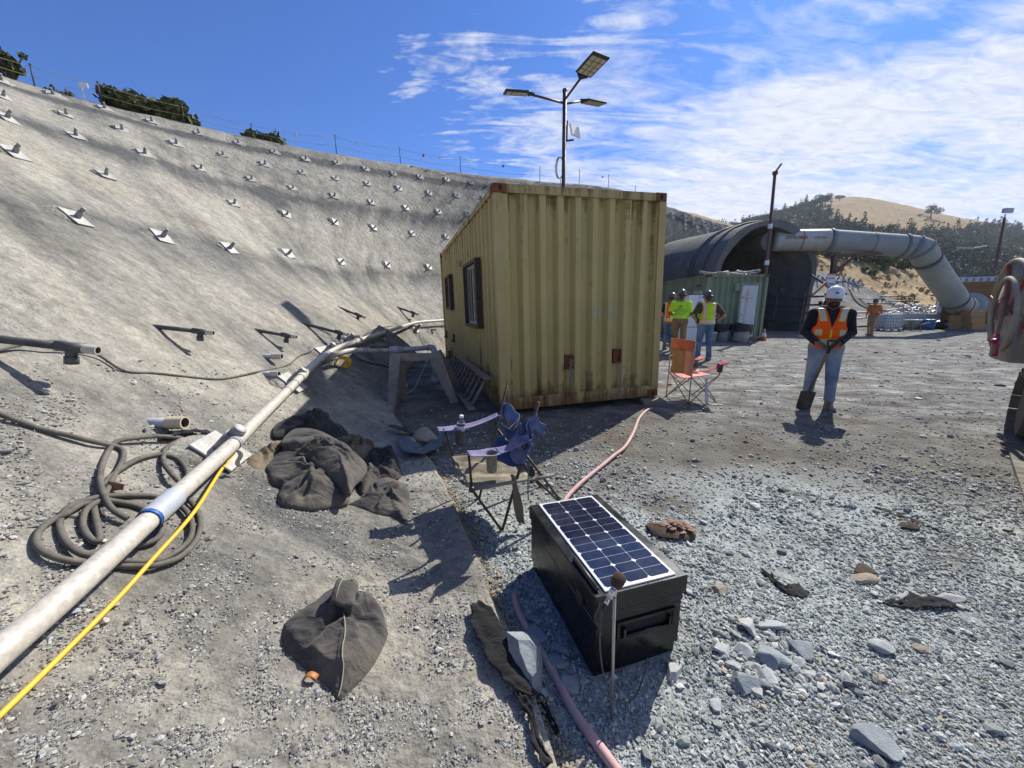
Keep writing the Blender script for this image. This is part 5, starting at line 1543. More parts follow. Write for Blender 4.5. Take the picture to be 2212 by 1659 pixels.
m = MB(); nx, ny = 3, 6; cw = (pw1 - pw0 - .024) / nx; cl = (pl1 - pl0 - .028) / ny
for i in range(nx):
    for j in range(ny):
        for h in range(2):      # each cell is cut in two halves with clipped outer corners
            x0 = pw0 + .012 + i * cw + .0021; x1 = x0 + cw - .0042; y0_ = pl0 + .014 + j * cl + .0021 + h * (cl / 2); y1_ = y0_ + cl / 2 - .0042
            c = .0085; z = .3938
            poly = [(x0, y0_ + c), (x0 + c, y0_), (x1 - c, y0_), (x1, y0_ + c), (x1, y1_), (x0, y1_)] if h == 0 else [(x0, y0_), (x1, y0_), (x1, y1_ - c), (x1 - c, y1_), (x0 + c, y1_), (x0, y1_ - c)]
            b = len(m.v); k = len(poly)
            m.add([(x, y, z) for x, y in poly] + [(x, y, z - .003) for x, y in poly], [tuple(range(k))] + [(a, k + a, k + (a + 1) % k, (a + 1) % k) for a in range(k)], 0)
m.build('solar_cell', M_CELL, pan, local=True)
m = MB(); m.tube([(.022, .03, .394), (.022, .22, .394)], .010, 10); m.ell((.022, .03, .394), (.010, .008, .010)); m.build('antenna_rod', M_LAMPB, sb, local=True)
m = MB(); m.tube(spline([(.022, .025, .394), (.012, -.006, .36), (-.004, -.006, .30), (.03, -.01, .22)], 5), .003, 5); m.build('wire', M_BLACKP, sb, local=True)

# microphone on its rod
M_ROD = plain('bare_steel_rod', (.42, .40, .36), .35, .7, var=.12, scale=30, bump=.05)
M_CHROME = plain('chrome', (.62, .60, .58), .18, .9, var=.08, bump=.02)
M_FOAM = plain('brown_foam', (.075, .042, .028), .95, var=.25, scale=120, bump=.7, bdist=.004)
r0 = G(1322, 1553); r1 = at(1328, 1273, 1.285)
mc = thing('microphone_stand', 'thin steel rod with a clipped microphone in brown foam in front of the box', 'microphone', r0)
MB().cyl(r0 - V((0, 0, .05)), r1, .0056, n=12).build('rod', M_ROD, mc)
c0 = at(1308, 1306, 1.262); c1 = at(1331, 1262, 1.296); c2 = at(1341, 1240, 1.305); ca = (c1 - c0).normalized()
mi = MB().cyl(c0, c0.lerp(c1, .35), .0075, n=14).cyl(c0.lerp(c1, .35), c1, .0105, n=14).cyl(c0.lerp(c1, .3), c0.lerp(c1, .36), .012, n=14).build('microphone', M_CHROME, mc)
m = MB(); Rm = basis(c1, *frame_from(ca)); m.lathe([(.013, -.012), (.019, -.004), (.0225, .012), (.022, .028), (.016, .038), (.006, .042), (.001, .0425)], 18, Rm); m.build('foam_cap', M_FOAM, mi, local=False) if False else m.build('foam_cap', M_FOAM, mc)
q = c0.lerp(c1, .5); MB().box(q.lerp(r1, .5), (.022, .016, .022), bev=.003).cyl(r1 - V((0, 0, .03)), r1 + V((0, 0, .004)), .0085, n=12).build('clip', M_CHROME, mc)
MB().cyl(c0 - ca * .022, c0, .0058, n=10).build('plug', M_LAMPB, mc)
MB().tube(spline([c0 - ca * .02, at(1299, 1330, 1.26), at(1296, 1400, 1.28), at(1307, 1470, 1.29), at(1328, 1512, 1.33), at(1352, 1519, 1.38), at(1378, 1495, 1.43), at(1393, 1452, 1.50), at(1399, 1420, 1.545)], 6), .0026, 6).build('cable', M_BLACKP, mc)

# ================================================================ blue camp chair, torn
def cloth(name, c1, c2, dirt, sc_=26, rough=.9):
    t = NT(name); oc = t.tc.outputs['Object']
    n = t.noise(7, 5, .7, oc); wv = t.noise(sc_ * 9, 3, .6, oc)
    col = t.ramp(n, [(.32, c1), (.62, c2)]); col = t.mix(t.ramp(t.noise(4, 5, .7, oc), [(.52, 0.0), (.72, .6)]), col, dirt)
    nb = t.bump(wv, .25, .002); nb = t.bump(t.noise(14, 5, .65, oc), .5, .012, nb)
    t.fin(col, rough, 0, nb, .15); t.bsdf.inputs['Sheen Weight'].default_value = .15
    return t.m
M_BLUEC = cloth('blue_fabric', (.06, .085, .20), (.15, .19, .36), (.30, .28, .30))
M_BLUED = cloth('dark_blue_fabric', (.02, .04, .12), (.045, .085, .19), (.09, .09, .12))
M_LAV = cloth('faded_lavender_fabric', (.10, .095, .20), (.21, .19, .31), (.30, .28, .31))
M_CAMO = cloth('muddy_seat_fabric', (.09, .075, .05), (.30, .26, .18), (.38, .34, .26))
M_BROWNC = cloth('brown_lining', (.16, .125, .09), (.24, .19, .14), (.13, .10, .08))
M_TUBE = plain('black_chair_tube', (.028, .024, .022), .45, .0, var=.3, scale=30, dirt=(.13, .07, .04), dirt_amt=.3)
O_ = G(1019, 1044, .40); O_.z = 0; dv = V((.93, .37, 0)).normalized(); wv_ = V((-.37, .93, 0)).normalized()
def C(d, w_, z): return O_ + dv * d + wv_ * w_ + V((0, 0, z))
bc = thing('camp_chair', 'broken blue folding camp chair with torn back, standing on the gravel', 'camp chair', C(.2, .25, 0), 'folding camp chairs')
def leg(par, *pts, r=.0085, mat=None): return MB().tube(pts, r, 10).build('leg', mat or M_TUBE, par)
NF, NR, FF, FR = C(0, 0, .36), C(.42, .0, .36), C(0, .5, .38), C(.42, .5, .38)
f1 = C(.21, .045, .005); f2 = C(.74, .12, .005); f3 = C(.19, .50, .005); f4 = C(.72, .52, .005)
leg(bc, f1, C(.43, -.02, .87), r=.0095); leg(bc, f3, C(.41, .47, .88), r=.0095)     # back posts run down to the front feet
leg(bc, NF, f1); leg(bc, FF, f3); leg(bc, f2, C(.34, -.01, .55)); leg(bc, f4, C(.34, .49, .55)); leg(bc, f2, NR); leg(bc, f4, FR)
leg(bc, C(-.01, .02, .60), NF, r=.008); leg(bc, C(-.06, .49, .60), FF, r=.008)
MB().tube([NF, NR], .012, 10).tube([FF, FR], .012, 10).tube([NF, FF], .0095, 8).tube([C(.40, 0, .35), C(.56, .0, .36)], .012, 8).build('seat_bar', plain('tape_grey_tube', (.20, .18, .15), .8), bc)
def seat_fn(s, t):
    p = NF.lerp(NR, s).lerp(FF.lerp(FR, s), t)
    sag = .085 * math.sin(math.pi * t) * (.55 + .45 * s) + .012 * math.sin(22 * t + 3 * s) * math.sin(math.pi * s) + .006 * math.sin(50 * t + 9 * s)
    return p + V((0, 0, .006 - sag)) - dv * .05 * (1 - s) * math.sin(3.14 * t) * .6
MB().sheet(seat_fn, 18, 30, .004).build('seat', M_CAMO, bc)
def arm(a, b, holepos, sgn):
    """sagging arm strip with a cup hole, raised edges"""
    m = MB(); ax = (b - a); n = 22; wd = .044
    hole = .034
    vs = []; rows_ = []
    side_ = wv_
    def P(s, t):
        p = a.lerp(b, s) + V((0, 0, -.03 * math.sin(math.pi * s)))
        ww = wd * (1.12 - .35 * s) * (1 + .45 * math.exp(-((s - holepos) / .14) ** 2))
        edge = .010 * (2 * t - 1) ** 2
        return p + side_ * (2 * t - 1) * ww + V((0, 0, edge - .006))
    # two halves leaving a slot for the cup hole
    hs = hole / ax.length * 1.15
    m.sheet(lambda s, t: P(s * (holepos - hs), t), 8, 8, .005)
    m.sheet(lambda s, t: P(holepos + hs + s * (1 - holepos - hs), t), 14, 8, .005)
    for lo in (0, 1):
        def Q(s, t, lo=lo):
            ss = holepos - hs + 2 * hs * s; half = math.sqrt(max(0, 1 - (2 * s - 1) ** 2))
            ww_in = .5 - .5 * half * .62 if lo == 0 else .5 + .5 * half * .62
            return P(ss, ww_in * t) if lo == 0 else P(ss, ww_in + (1 - ww_in) * t)
        m.sheet(Q, 14, 4, .005)
    o = m.build('armrest', M_LAV, bc)
    m = MB(); c = P(holepos, .5)
    m.lathe([(.036, .004), (.033, -.03), (.031, -.10), (.028, -.115), (.001, -.117)], 16, Matrix.Translation(c), cap=False); m.build('cup_holder', plain('cup_net', (.045, .042, .04), .8) if sgn < 0 else M_CAMO, o)
    return c
NA0, NA1 = C(-.02, -.03, .60), C(.37, -.015, .64); FA0, FA1 = C(-.10, .49, .60), C(.345, .48, .665)
cupn = arm(NA0, NA1, .36, 1); cupf = arm(FA0, FA1, .34, -1)
# torn back: a hanging strip, a crumpled sling and a flap over the near post
def ribbon(name, mat, pts, wds, wdir, par=bc, th=.004, wob=.008, nn=26, prt=None):
    if par is bc and name.startswith('back'): wds = [x * 1.55 for x in wds]; wob *= 1.3
    P = spline(pts, 8); L = len(P) - 1
    W = np.interp(np.linspace(0, 1, L + 1), np.linspace(0, 1, len(wds)), wds)
    def fn(s, t):
        q = s * L; i = min(int(q), L - 1); p = P[i].lerp(P[i + 1], q - i)
        wq = W[i] + (W[i + 1] - W[i]) * (q - i)
        wd = wdir(s) if callable(wdir) else wdir
        return p + wd * (t - .5) * wq + V((wob * math.sin(9 * s + 4 * t), wob * math.cos(11 * s - 5 * t), wob * math.sin(13 * s + 7 * t)))
    return MB().sheet(fn, nn, 8, th).build(name, mat, par)
cz = lambda x, y, t: at(*(((1720 + x / 2.552) / 1.8228), ((1480 + y / 2.552) / 1.8228)), t)
ribbon('back_strip', M_BLUEC, [cz(650, 420, 2.72), cz(655, 330, 2.74), cz(700, 315, 2.72), cz(745, 400, 2.68), cz(785, 470, 2.65), cz(740, 530, 2.62), cz(690, 585, 2.60), cz(660, 640, 2.58)], [.03, .05, .06, .05, .07, .09, .08, .07], V((.5, -.3, .7)).normalized())
ribbon('back_sling', M_BLUED, [cz(690, 610, 2.60), cz(760, 640, 2.52), cz(830, 620, 2.45), cz(890, 560, 2.40), cz(930, 500, 2.38)], [.09, .11, .10, .08, .05], V((-.2, .2, .95)).normalized(), wob=.012)
ribbon('back_panel', M_BLUED, [cz(690, 640, 2.55), cz(700, 720, 2.53), cz(720, 800, 2.50), cz(740, 890, 2.47)], [.10, .14, .17, .14], (dv * .35 + wv_ * -.6 + V((.3, 0, 0))).normalized(), wob=.008)
ribbon('back_panel', M_BLUEC, [cz(880, 560, 2.42), cz(850, 640, 2.42), cz(820, 740, 2.43), cz(800, 860, 2.44)], [.08, .12, .13, .10], (dv * .2 - wv_ * .8).normalized(), wob=.008)
ribbon('back_lining', M_BROWNC, [cz(800, 480, 2.63), cz(810, 540, 2.60), cz(800, 600, 2.55)], [.10, .12, .10], (dv * .6 - wv_ * .8).normalized(), wob=.006)
ribbon('back_flap', M_BLUEC, [cz(895, 560, 2.38), cz(930, 500, 2.37), cz(975, 478, 2.36), cz(1030, 505, 2.36), cz(1090, 545, 2.37)], [.05, .08, .075, .06, .035], (V((.1, -.2, .97))).normalized(), wob=.006)
ribbon('hanging_strap', M_BROWNC, [cz(770, 1000, 2.42), cz(790, 1150, 2.44), cz(820, 1320, 2.5), cz(845, 1450, 2.5), cz(880, 1480, 2.5)], [.04, .045, .05, .06, .05], (dv * .8 - wv_ * .5).normalized(), wob=.006)
ribbon('hanging_strap', M_TUBE, [cz(940, 900, 2.62), cz(955, 980, 2.62), cz(950, 1080, 2.6)], [.03, .04, .03], (dv * .8 - wv_ * .5).normalized(), wob=.003)
MB().tube(spline([cz(925, 700, 2.44), cz(925, 900, 2.45), cz(915, 1100, 2.46), cz(920, 1250, 2.5)], 6), .004, 6).build('green_cord', plain('green_string', (.03, .16, .10), .7), bc)
for c_, r3 in ((C(.335, -.02, .60), (.02, .02, .025)), (C(.33, .48, .60), (.02, .02, .025)), (NF, (.02, .02, .02)), (f1, (.018, .018, .012))): MB().ell(c_, r3).build('plastic_joint', M_TUBE, bc)
# water bottle standing in the far cup hole
M_PET = NT('clear_plastic'); M_PET.bsdf.inputs['Transmission Weight'].default_value = .92; M_PET = M_PET.fin((.92, .95, .97), .08, 0, None, .5); M_PET.node_tree.nodes['Principled BSDF'].inputs['IOR'].default_value = 1.2
M_LABELW = plain('bottle_label', (.55, .60, .66), .5)
wb = thing('water_bottle', 'clear plastic water bottle standing in the cup holder of the blue chair', 'water bottle', cupf + V((0, 0, -.11)))
Bm = Matrix.Translation(cupf + V((0, 0, -.112))) @ Matrix.Rotation(.08, 4, 'Y')
MB().lathe([(.001, .004), (.026, .0), (.031, .008), (.031, .05), (.029, .055), (.031, .06), (.031, .10), (.029, .105), (.031, .11), (.031, .145), (.024, .17), (.013, .187), (.012, .198)], 20, Bm).build('bottle', M_PET, wb)
MB().lathe([(.0145, .196), (.0145, .212), (.013, .214), (.001, .2145)], 16, Bm, cap=False).build('bottle_cap', M_WHITE, wb)
MB().lathe([(.0316, .102), (.0316, .138)], 20, Bm, cap=False).build('label', M_LABELW, wb)

# ================================================================ red camp chair
M_REDC = cloth('orange_red_fabric', (.34, .085, .045), (.52, .16, .10), (.42, .22, .15))
M_PINKC = cloth('faded_pink_fabric', (.55, .20, .16), (.72, .36, .30), (.5, .42, .38))
M_TANM = cloth('tan_mesh_back', (.27, .17, .09), (.36, .22, .13), (.3, .18, .12))
M_TUBEL = plain('beige_chair_tube', (.36, .30, .23), .5, var=.12, scale=25, dirt=(.25, .16, .1))
RB = G(1487, 874); fv = V((.965, .26, 0)).normalized(); lv = V((-.26, .965, 0))
def R_(f, l, z): return V((RB.x, RB.y, 0)) + fv * f + lv * l + V((0, 0, z))
rc = thing('camp_chair', 'faded orange red folding camp chair seen from behind beside the container', 'camp chair', R_(.2, .25, 0), 'folding camp chairs')
Wc = .52
LG = lambda *p: leg(rc, *p, r=.009, mat=M_TUBEL)
for l in (0, Wc):
    LG(R_(0, l, 0), R_(.02, l, .95))                           # back post
    LG(R_(.50, l, 0), R_(.02, l, .40)); LG(R_(.0, l, .01), R_(.50, l, .42))    # side crossing legs
LG(R_(0, 0, .01), R_(.02, Wc, .42)); LG(R_(0, Wc, .01), R_(.02, 0, .42)); LG(R_(.5, 0, .01), R_(.5, Wc, .42)); LG(R_(.5, Wc, .01), R_(.5, 0, .42))
LG(R_(.50, 0, .42), R_(.54, 0, .60)); LG(R_(.50, Wc, .42), R_(.54, Wc, .60))
for f_, l in ((0, 0), (0, Wc), (.5, 0), (.5, Wc)): MB().ell(R_(f_, l, .012), (.02, .02, .012)).build('foot', M_TUBE, rc)
def backf(s, t, z0, z1, a=0., b=1.): 
    z = z0 + (z1 - z0) * t; l = (a + (b - a) * s) * Wc
    return R_(.02 + .05 * math.sin(math.pi * (a + (b - a) * s)) * (1 - .4 * t), l, z)
MB().sheet(lambda s, t: backf(s, t, .78, .95), 12, 5, .008).build('back_band', M_REDC, rc)
MB().sheet(lambda s, t: backf(s, t, .42, .785, .46 - .04 * t, .98 - .05 * math.sin(3.1 * t)), 10, 8, .005).build('back_mesh', M_TANM, rc)
MB().sheet(lambda s, t: backf(s, t, .42, .785, .0 + .07 * math.sin(3.1 * t), .46 - .04 * t), 10, 8, .006).build('back_panel', M_PINKC, rc)
MB().sheet(lambda s, t: R_(.03 + .48 * s, Wc * t, .42 - .055 * math.sin(math.pi * t) + .03 * s), 12, 12, .006).build('seat', M_PINKC, rc)
for l, sg in ((0, 1), (Wc, -1)):
    ar = MB().sheet(lambda s, t: R_(.0 + .62 * s, l + (t - .5) * (.05 + .09 * s * s), .50 + .13 * s ** 2 - .02 * math.sin(math.pi * s)), 14, 5, .006).build('armrest', M_REDC if sg < 0 else cloth('crimson_fabric', (.30, .03, .05), (.42, .06, .08), (.5, .3, .28)), rc)
    MB().lathe([(.045, .0), (.042, -.05), (.038, -.12), (.001, -.122)], 14, Matrix.Translation(R_(.50, l, .59)), cap=False).build('cup_holder', plain('grey_net', (.07, .065, .065), .8), ar)
ribbon('hanging_strap', plain('white_strap', (.55, .53, .50), .8), [R_(.28, 0, .38), R_(.27, -.03, .2), R_(.28, -.06, .03), R_(.33, -.10, .012), R_(.42, -.2, .012)], [.05, .055, .06, .06, .06], fv, par=rc, wob=.004)

# ================================================================ sand bags traced on the slope, each with its own thickness
def felt(name, a, b, dust):
    t = NT(name); oc = t.tc.outputs['Object']
    n = t.noise(5, 5, .7, oc); d_ = t.noise(3.2, 6, .72, oc); fz = t.noise(190, 3, .7, oc)
    col = t.ramp(n, [(.3, a), (.7, b)]); col = t.mix(t.ramp(d_, [(.47, 0.0), (.70, .85)]), col, dust)
    col = t.mix(.5, col, t.ramp(fz, [(.3, .28), (.5, .5), (.7, .75)]), 'OVERLAY')
    wr = t.noise(7, 3, .5, t.map(oc, (1, 2.6, 1.3), (0, 0, .5)), 1.2)
    nb = t.bump(wr, .45, .03); nb = t.bump(fz, .4, .003, nb)
    t.fin(col, .95, 0, nb, .1); t.bsdf.inputs['Sheen Weight'].default_value = .12
    return t.m
M_FELT = felt('black_felt', (.045, .043, .041), (.085, .08, .073), (.165, .14, .11))
M_FELTB = felt('brown_felt', (.08, .065, .045), (.15, .12, .08), (.26, .21, .145))
M_FELTD = felt('dark_felt', (.026, .025, .025), (.05, .048, .046), (.10, .088, .072))
M_STITCH = plain('stitching', (.30, .27, .20), .9, var=.2, scale=60)

def bag(name, label, outline, lift0, thick, mat, tilt=0, seed=1, rings=40, per=160, wr=.012, folds=(), group=None, cat='sandbag'):
    """outline: picture points on the slope; a filled sack of that outline: crown above, belly on the ground"""
    pts = []; thick *= .72
    for u, v in outline:
        p, n = S(u, v, lift0); pts.append(p)
    P = spline(pts, 14, closed=True); P.append(P[0])
    cum = np.concatenate([[0], np.cumsum([(b_ - a_).length for a_, b_ in zip(P[:-1], P[1:])])])
    tt_ = np.linspace(0, cum[-1], per, endpoint=False); XYZ = np.array([tuple(p) for p in P]); P = [V((np.interp(q, cum, XYZ[:, 0]), np.interp(q, cum, XYZ[:, 1]), np.interp(q, cum, XYZ[:, 2]))) for q in tt_]
    c = sum(P, V((0, 0, 0))) / len(P)
    nrm = V((0, 0, 0))
    for i in range(per): nrm += (P[i] - c).cross(P[(i + 1) % per] - c)
    nrm.normalize()
    if nrm.z < 0: nrm = -nrm
    rmean = sum((p - c).length for p in P) / per
    rc_ = np.random.default_rng(seed * 13 + 5); tu = (P[0] - c).normalized(); tv = nrm.cross(tu).normalized(); CR = []
    for k in range(8):
        a = rc_.uniform(0, 6.28); d0 = rc_.uniform(.1, .75) * rmean; th = a + rc_.uniform(-.6, .6)
        CR.append((math.cos(a) * d0, math.sin(a) * d0, math.cos(th), math.sin(th), rc_.uniform(.25, .6) * rmean, rc_.uniform(.010, .020) * min(1.3, wr / .014), rc_.uniform(.010, .018)))
    def crease(p):
        d = p - c; x = d.dot(tu); y = d.dot(tv); z = 0
        for (cx_, cy_, ca, sa, ln, am, wd_) in CR:
            al = (x - cx_) * ca + (y - cy_) * sa; pe = -(x - cx_) * sa + (y - cy_) * ca + .018 * math.sin(al * 22 + cx_ * 90)
            if abs(pe) < .09: z += am * math.exp(-(al / ln) ** 2) * (math.exp(-((pe - wd_) / wd_) ** 2) - 1.1 * math.exp(-((pe + wd_ * .9) / (wd_ * .8)) ** 2))
        return z
    def ht(q, p):
        f_ = max(0.0, 1 - q ** 2.1) ** .82
        ca_, sa_ = math.cos(seed * 1.7), math.sin(seed * 1.7); e0 = p.x * ca_ + p.y * sa_; e1 = -p.x * sa_ + p.y * ca_
        w_ = wr * .55 * fbm(p.x, p.y, 6.0, 3, seed) + wr * 1.5 * (.45 - abs(fbm(e0 * 1.5, e1 * .8, 4.2, 3, seed + 3)))
        fo = 0
        for (d0, d1, amp, ph, k) in folds:
            fo += amp * math.sin(k * (p.x * d0 + p.y * d1) + ph)
        return f_ * (thick + fo) + (w_ + crease(p)) * min(1, (1 - q) * 5 + .12)
    vs = [c + nrm * ht(0, c)]; 
    qs = [(.06 + .94 * (k / rings) ** .9) for k in range(1, rings + 1)]
    for q in qs:
        for p in P:
            b = c.lerp(p, q); vs.append(b + nrm * ht(q, b))
    top_n = len(vs)
    for q, dz in ((1.0, -.012), (.9, -.03), (.5, -.04)):
        for p in P: vs.append(c.lerp(p, q) + nrm * dz)
    fs = [(0, 1 + k, 1 + (k + 1) % per) for k in range(per)]
    R = rings + 3
    for r in range(R - 1):
        for k in range(per):
            a = 1 + r * per + k; b = 1 + r * per + (k + 1) % per
            fs.append((a, a + per, b + per, b))
    fs.append(tuple(1 + (R - 1) * per + k for k in range(per)))
    ar = 0
    m = MB(); m.add(vs, fs, 0, True)
    o = m.build(name, mat)
    return tag(o, label, cat, group), c, nrm, P
bx = lambda x, y: (x / 5.601 + 526.7, y / 5.601 + 855.8)
def bp(*l): return [bx(*q) for q in l]
GB = 'sandbags heaped on the foot of the slope'
bag('sandbag', 'brown earthy sandbag at the left of the heap, half under the others', bp((30,800),(150,690),(300,600),(460,560),(560,620),(380,740),(300,870),(180,890)), .0, .075, M_FELTB, seed=2, group=GB)
bag('sandbag', 'black sandbag lying farthest up at the back of the heap, with gathered neck', bp((360,490),(390,340),(590,265),(780,230),(840,165),(930,190),(1010,260),(1110,390),(1220,410),(1265,480),(1090,530),(960,490),(750,450),(590,430),(500,490)), .03, .13, M_FELTD, seed=4, wr=.026, group=GB)
bag('sandbag', 'black sandbag under the middle of the heap', bp((290,900),(310,790),(400,700),(540,620),(700,640),(880,800),(950,960),(800,1010),(500,980)), .02, .13, M_FELT, seed=6, group=GB)
bag('sandbag', 'dusty sandbag at the right of the heap behind the brown striped one', bp((1080,540),(1280,480),(1480,550),(1590,620),(1560,700),(1460,760),(1300,700)), .02, .09, M_FELTB, seed=8, wr=.02, group=GB)
bag('sandbag', 'crumpled half empty black sack at the right rear of the heap', bp((1470,780),(1550,650),(1690,635),(1830,720),(1890,850),(1895,980),(1780,1015),(1640,1005),(1560,920),(1490,850)), .01, .10, M_FELTD, seed=10, wr=.045, folds=((1, .3, .03, 0, 38),), group=GB)
bag('sandbag', 'grey sandbag wedged between the flat front sack and the top bag', bp((1370,1030),(1490,860),(1600,890),(1650,1000),(1560,1100),(1440,1180)), .02, .11, M_FELT, seed=12, group=GB)
bag('sandbag', 'flat grey sandbag at the right front of the heap with pointed corner', bp((1430,1190),(1600,1015),(1800,1005),(1940,1080),(2005,1180),(1995,1380),(1975,1555),(1890,1520),(1800,1470),(1600,1430),(1400,1350),(1265,1310),(1400,1290)), .0, .085, M_FELT, seed=14, wr=.018, group=GB)
bag('sandbag', 'broad black sandbag at the front left of the heap with deep folds', bp((305,840),(400,785),(560,795),(700,860),(900,950),(1100,1030),(1220,1160),(1272,1295),(1100,1335),(840,1370),(650,1345),(450,1305),(415,1200),(450,1100),(330,1030)), .02, .15, M_FELT, seed=16, wr=.022, folds=((.8, .9, .022, 1.2, 24),), group=GB)
bag('sandbag', 'long brown tinged sandbag on top of the heap, lying slantwise', bp((455,560),(605,400),(760,415),(950,485),(1200,635),(1400,755),(1495,860),(1445,980),(1345,1080),(1290,1185),(1190,1100),(1000,930),(850,815),(700,735),(600,660)), .13, .15, M_FELT, seed=18, wr=.016, group=GB)
# the single sack in front
sx_ = lambda x, y: ((1080 + x / 3.19) / 1.8228, (2260 + y / 3.19) / 1.8228)
_, sc0, sn, SP_ = bag('sandbag', 'single black sandbag with pale seam lying alone in front', [sx_(*q) for q in ((150,600),(420,430),(700,230),(880,120),(1040,120),(1080,270),(1240,320),(1350,450),(1400,650),(1425,780),(1300,1060),(1150,1280),(1000,1440),(830,1600),(740,1560),(690,1440),(460,1260),(170,1010),(100,900),(100,750))], .0, .15, M_FELT, seed=21, wr=.02, folds=((.25, 1.0, .012, .5, 30),))
def on_bag(x, y, h): return S(*sx_(x, y), h)[0]
SB_BVH = None
sbag = bpy.data.objects[_.name]
me = sbag.data; SB_BVH = BVHTree.FromPolygons([v.co + sbag.location for v in me.vertices], [tuple(p.vertices) for p in me.polygons])
def on_sack(x, y, h=.004):
    d = ray(*sx_(x, y)).normalized(); hit = SB_BVH.ray_cast(CAM, d)
    return (hit[0] + V((0, 0, 1)) * h) if hit[0] is not None else on_bag(x, y, h)
MB().tube(spline([on_sack(*q) for q in ((870,500),(880,560),(890,660),(885,800),(860,900),(855,1050),(870,1150),(860,1290),(835,1440),(800,1560))], 4), .0026, 6).build('seam', M_STITCH, sbag)
fl0 = [on_sack(*q, .03) for q in ((690,470), (1000,490))]; ft0 = [on_sack(*q, .055) for q in ((830,190), (1055,130))]
def flapf(s, t):
    p = fl0[0].lerp(fl0[1], s).lerp(ft0[0].lerp(ft0[1], s), t)
    return p + sn * (.05 * math.sin(math.pi * t) * (1 - .4 * abs(2 * s - 1)) + .006 * math.sin(8 * s + 3 * t))
MB().sheet(flapf, 12, 12, .005).build('flap', M_FELT, sbag)
MB().tube([flapf(.22, t) + sn * .004 for t in np.linspace(.06, .95, 12)], .002, 5).build('stitch', M_STITCH, sbag)
# black felt rags
M_RAG = felt('rag_felt', (.010, .010, .011), (.020, .020, .021), (.034, .031, .028))
def rag(label, pts, wd, mat=M_RAG, seed=0, slope=True, n=30, name='felt_strip'):
    P = spline([S(u, v, h)[0] for u, v, h in pts], 8); L = len(P) - 1
    W = np.interp(np.linspace(0, 1, L + 1), np.linspace(0, 1, len(wd)), wd)
    def fn(s, t):
        q = s * L; i = min(int(q), L - 1); p = P[i].lerp(P[i + 1], q - i); ax = (P[i + 1] - P[i]).normalized()
        sd_ = ax.cross(V((0, 0, 1))).normalized()
        w_ = W[i] + (W[i + 1] - W[i]) * (q - i)
        jag = .25 * w_ * fbm(s * 9, t, 1, 2, seed)
        z = .010 * abs(math.sin(5 * t + 7 * s + seed)) * min(1, w_ / .05) + .008 * fbm(s * 14, t * 3, 1, 2, seed + 4)
        return p + sd_ * ((t - .5) * w_ + jag * (2 * t - 1)) + V((0, 0, z + .008))
    return tag(MB().sheet(fn, n, 9, .004).build(name, mat), label, 'fabric')
rag('long black felt strip lying along the slope edge beside the box', [(1026,1308,.02),(1045,1335,.02),(1060,1375,.02),(1085,1420,.02),(1110,1455,.02),(1140,1490,.015),(1165,1505,.015),(1180,1540,.01),(1205,1590,.01)], [.05,.11,.12,.11,.10,.07,.03,.02,.015], seed=1)
rag('thin black felt strip at the slope foot near the bottom edge', [(1118,1500,.015),(1135,1525,.015),(1150,1560,.012),(1160,1610,.012),(1185,1660,.012)], [.02,.035,.02,.03,.03], seed=2)
rag('black folded felt strip lying on the gravel right of the box', [(1645,1232,.01),(1668,1255,.012),(1690,1272,.012),(1712,1281,.012),(1735,1276,.012)], [.015,.03,.045,.10,.07], seed=3)
rag('black felt strip half buried in gravel beside a white stone', [(1905,1306,.006),(1950,1310,.01),(1985,1302,.012),(2030,1306,.010),(2065,1312,.006)], [.03,.05,.08,.07,.03], seed=5)
rag('black felt scrap lying on the slope above the nearest nail plate', [(352,950,.02),(385,938,.03),(420,935,.03),(460,940,.03),(490,948,.02)], [.05,.12,.10,.08,.05], seed=6)
rag('black plastic roll lying by the boulder in the container shade', [(842,921,.04),(870,930,.05),(900,945,.05),(925,960,.03)], [.06,.10,.11,.06], mat=plain('black_film', (.012, .013, .016), .35, bump=.6, bdist=.02, scale=9), seed=7)
M_TARP = plain('blue_grey_tarp', (.07, .10, .13), .5, var=.35, scale=9, bump=.5, bdist=.02)
rag('crumpled blue grey tarp round the boulder in the shade', [(868,945,.02),(880,960,.04),(900,975,.05),(925,972,.05),(945,955,.05),(958,938,.02)], [.10,.16,.2,.2,.16,.08], mat=M_TARP, seed=8, name='tarp')
rag('dark flattened cable sleeve pressed into the gravel at the right', [(1890,1098,.006),(1930,1112,.006),(1990,1135,.006),(2040,1155,.006)], [.02,.04,.05,.04], mat=plain('soil_strip', (.06, .048, .036), .95), seed=9, name='sleeve')

# ================================================================ pink hose
M_PINK = plain('pink_hose', (.48, .25, .235), .7, var=.14, scale=18, dirt=(.52, .42, .38), dirt_amt=.55)
ph = thing('pink_hose', 'faded pink water hose running from the container past the black box', 'hose', G(1300, 1000))
def gp_(l): return spline([G(*q, .02) if len(q) == 2 else G(*q) for q in l], 7)
def gp(l): return spline([G(u, v, .022) for u, v in l], 7)
MB().tube(gp_([(1408,882),(1395,888),(1380,905),(1368,935),(1350,965),(1325,985),(1295,1010),(1258,1040),(1228,1070),(1214,1092,.0),(1195,1122,-.06),(1160,1190,-.09),(1120,1255,-.07),(1111,1278,-.015),(1113,1300,.016),(1124,1332),(1150,1378),(1178,1425),(1206,1475),(1232,1525),(1266,1575),(1300,1620),(1335,1668),(1370,1720)]), .017, 12).build('hose', M_PINK, ph)
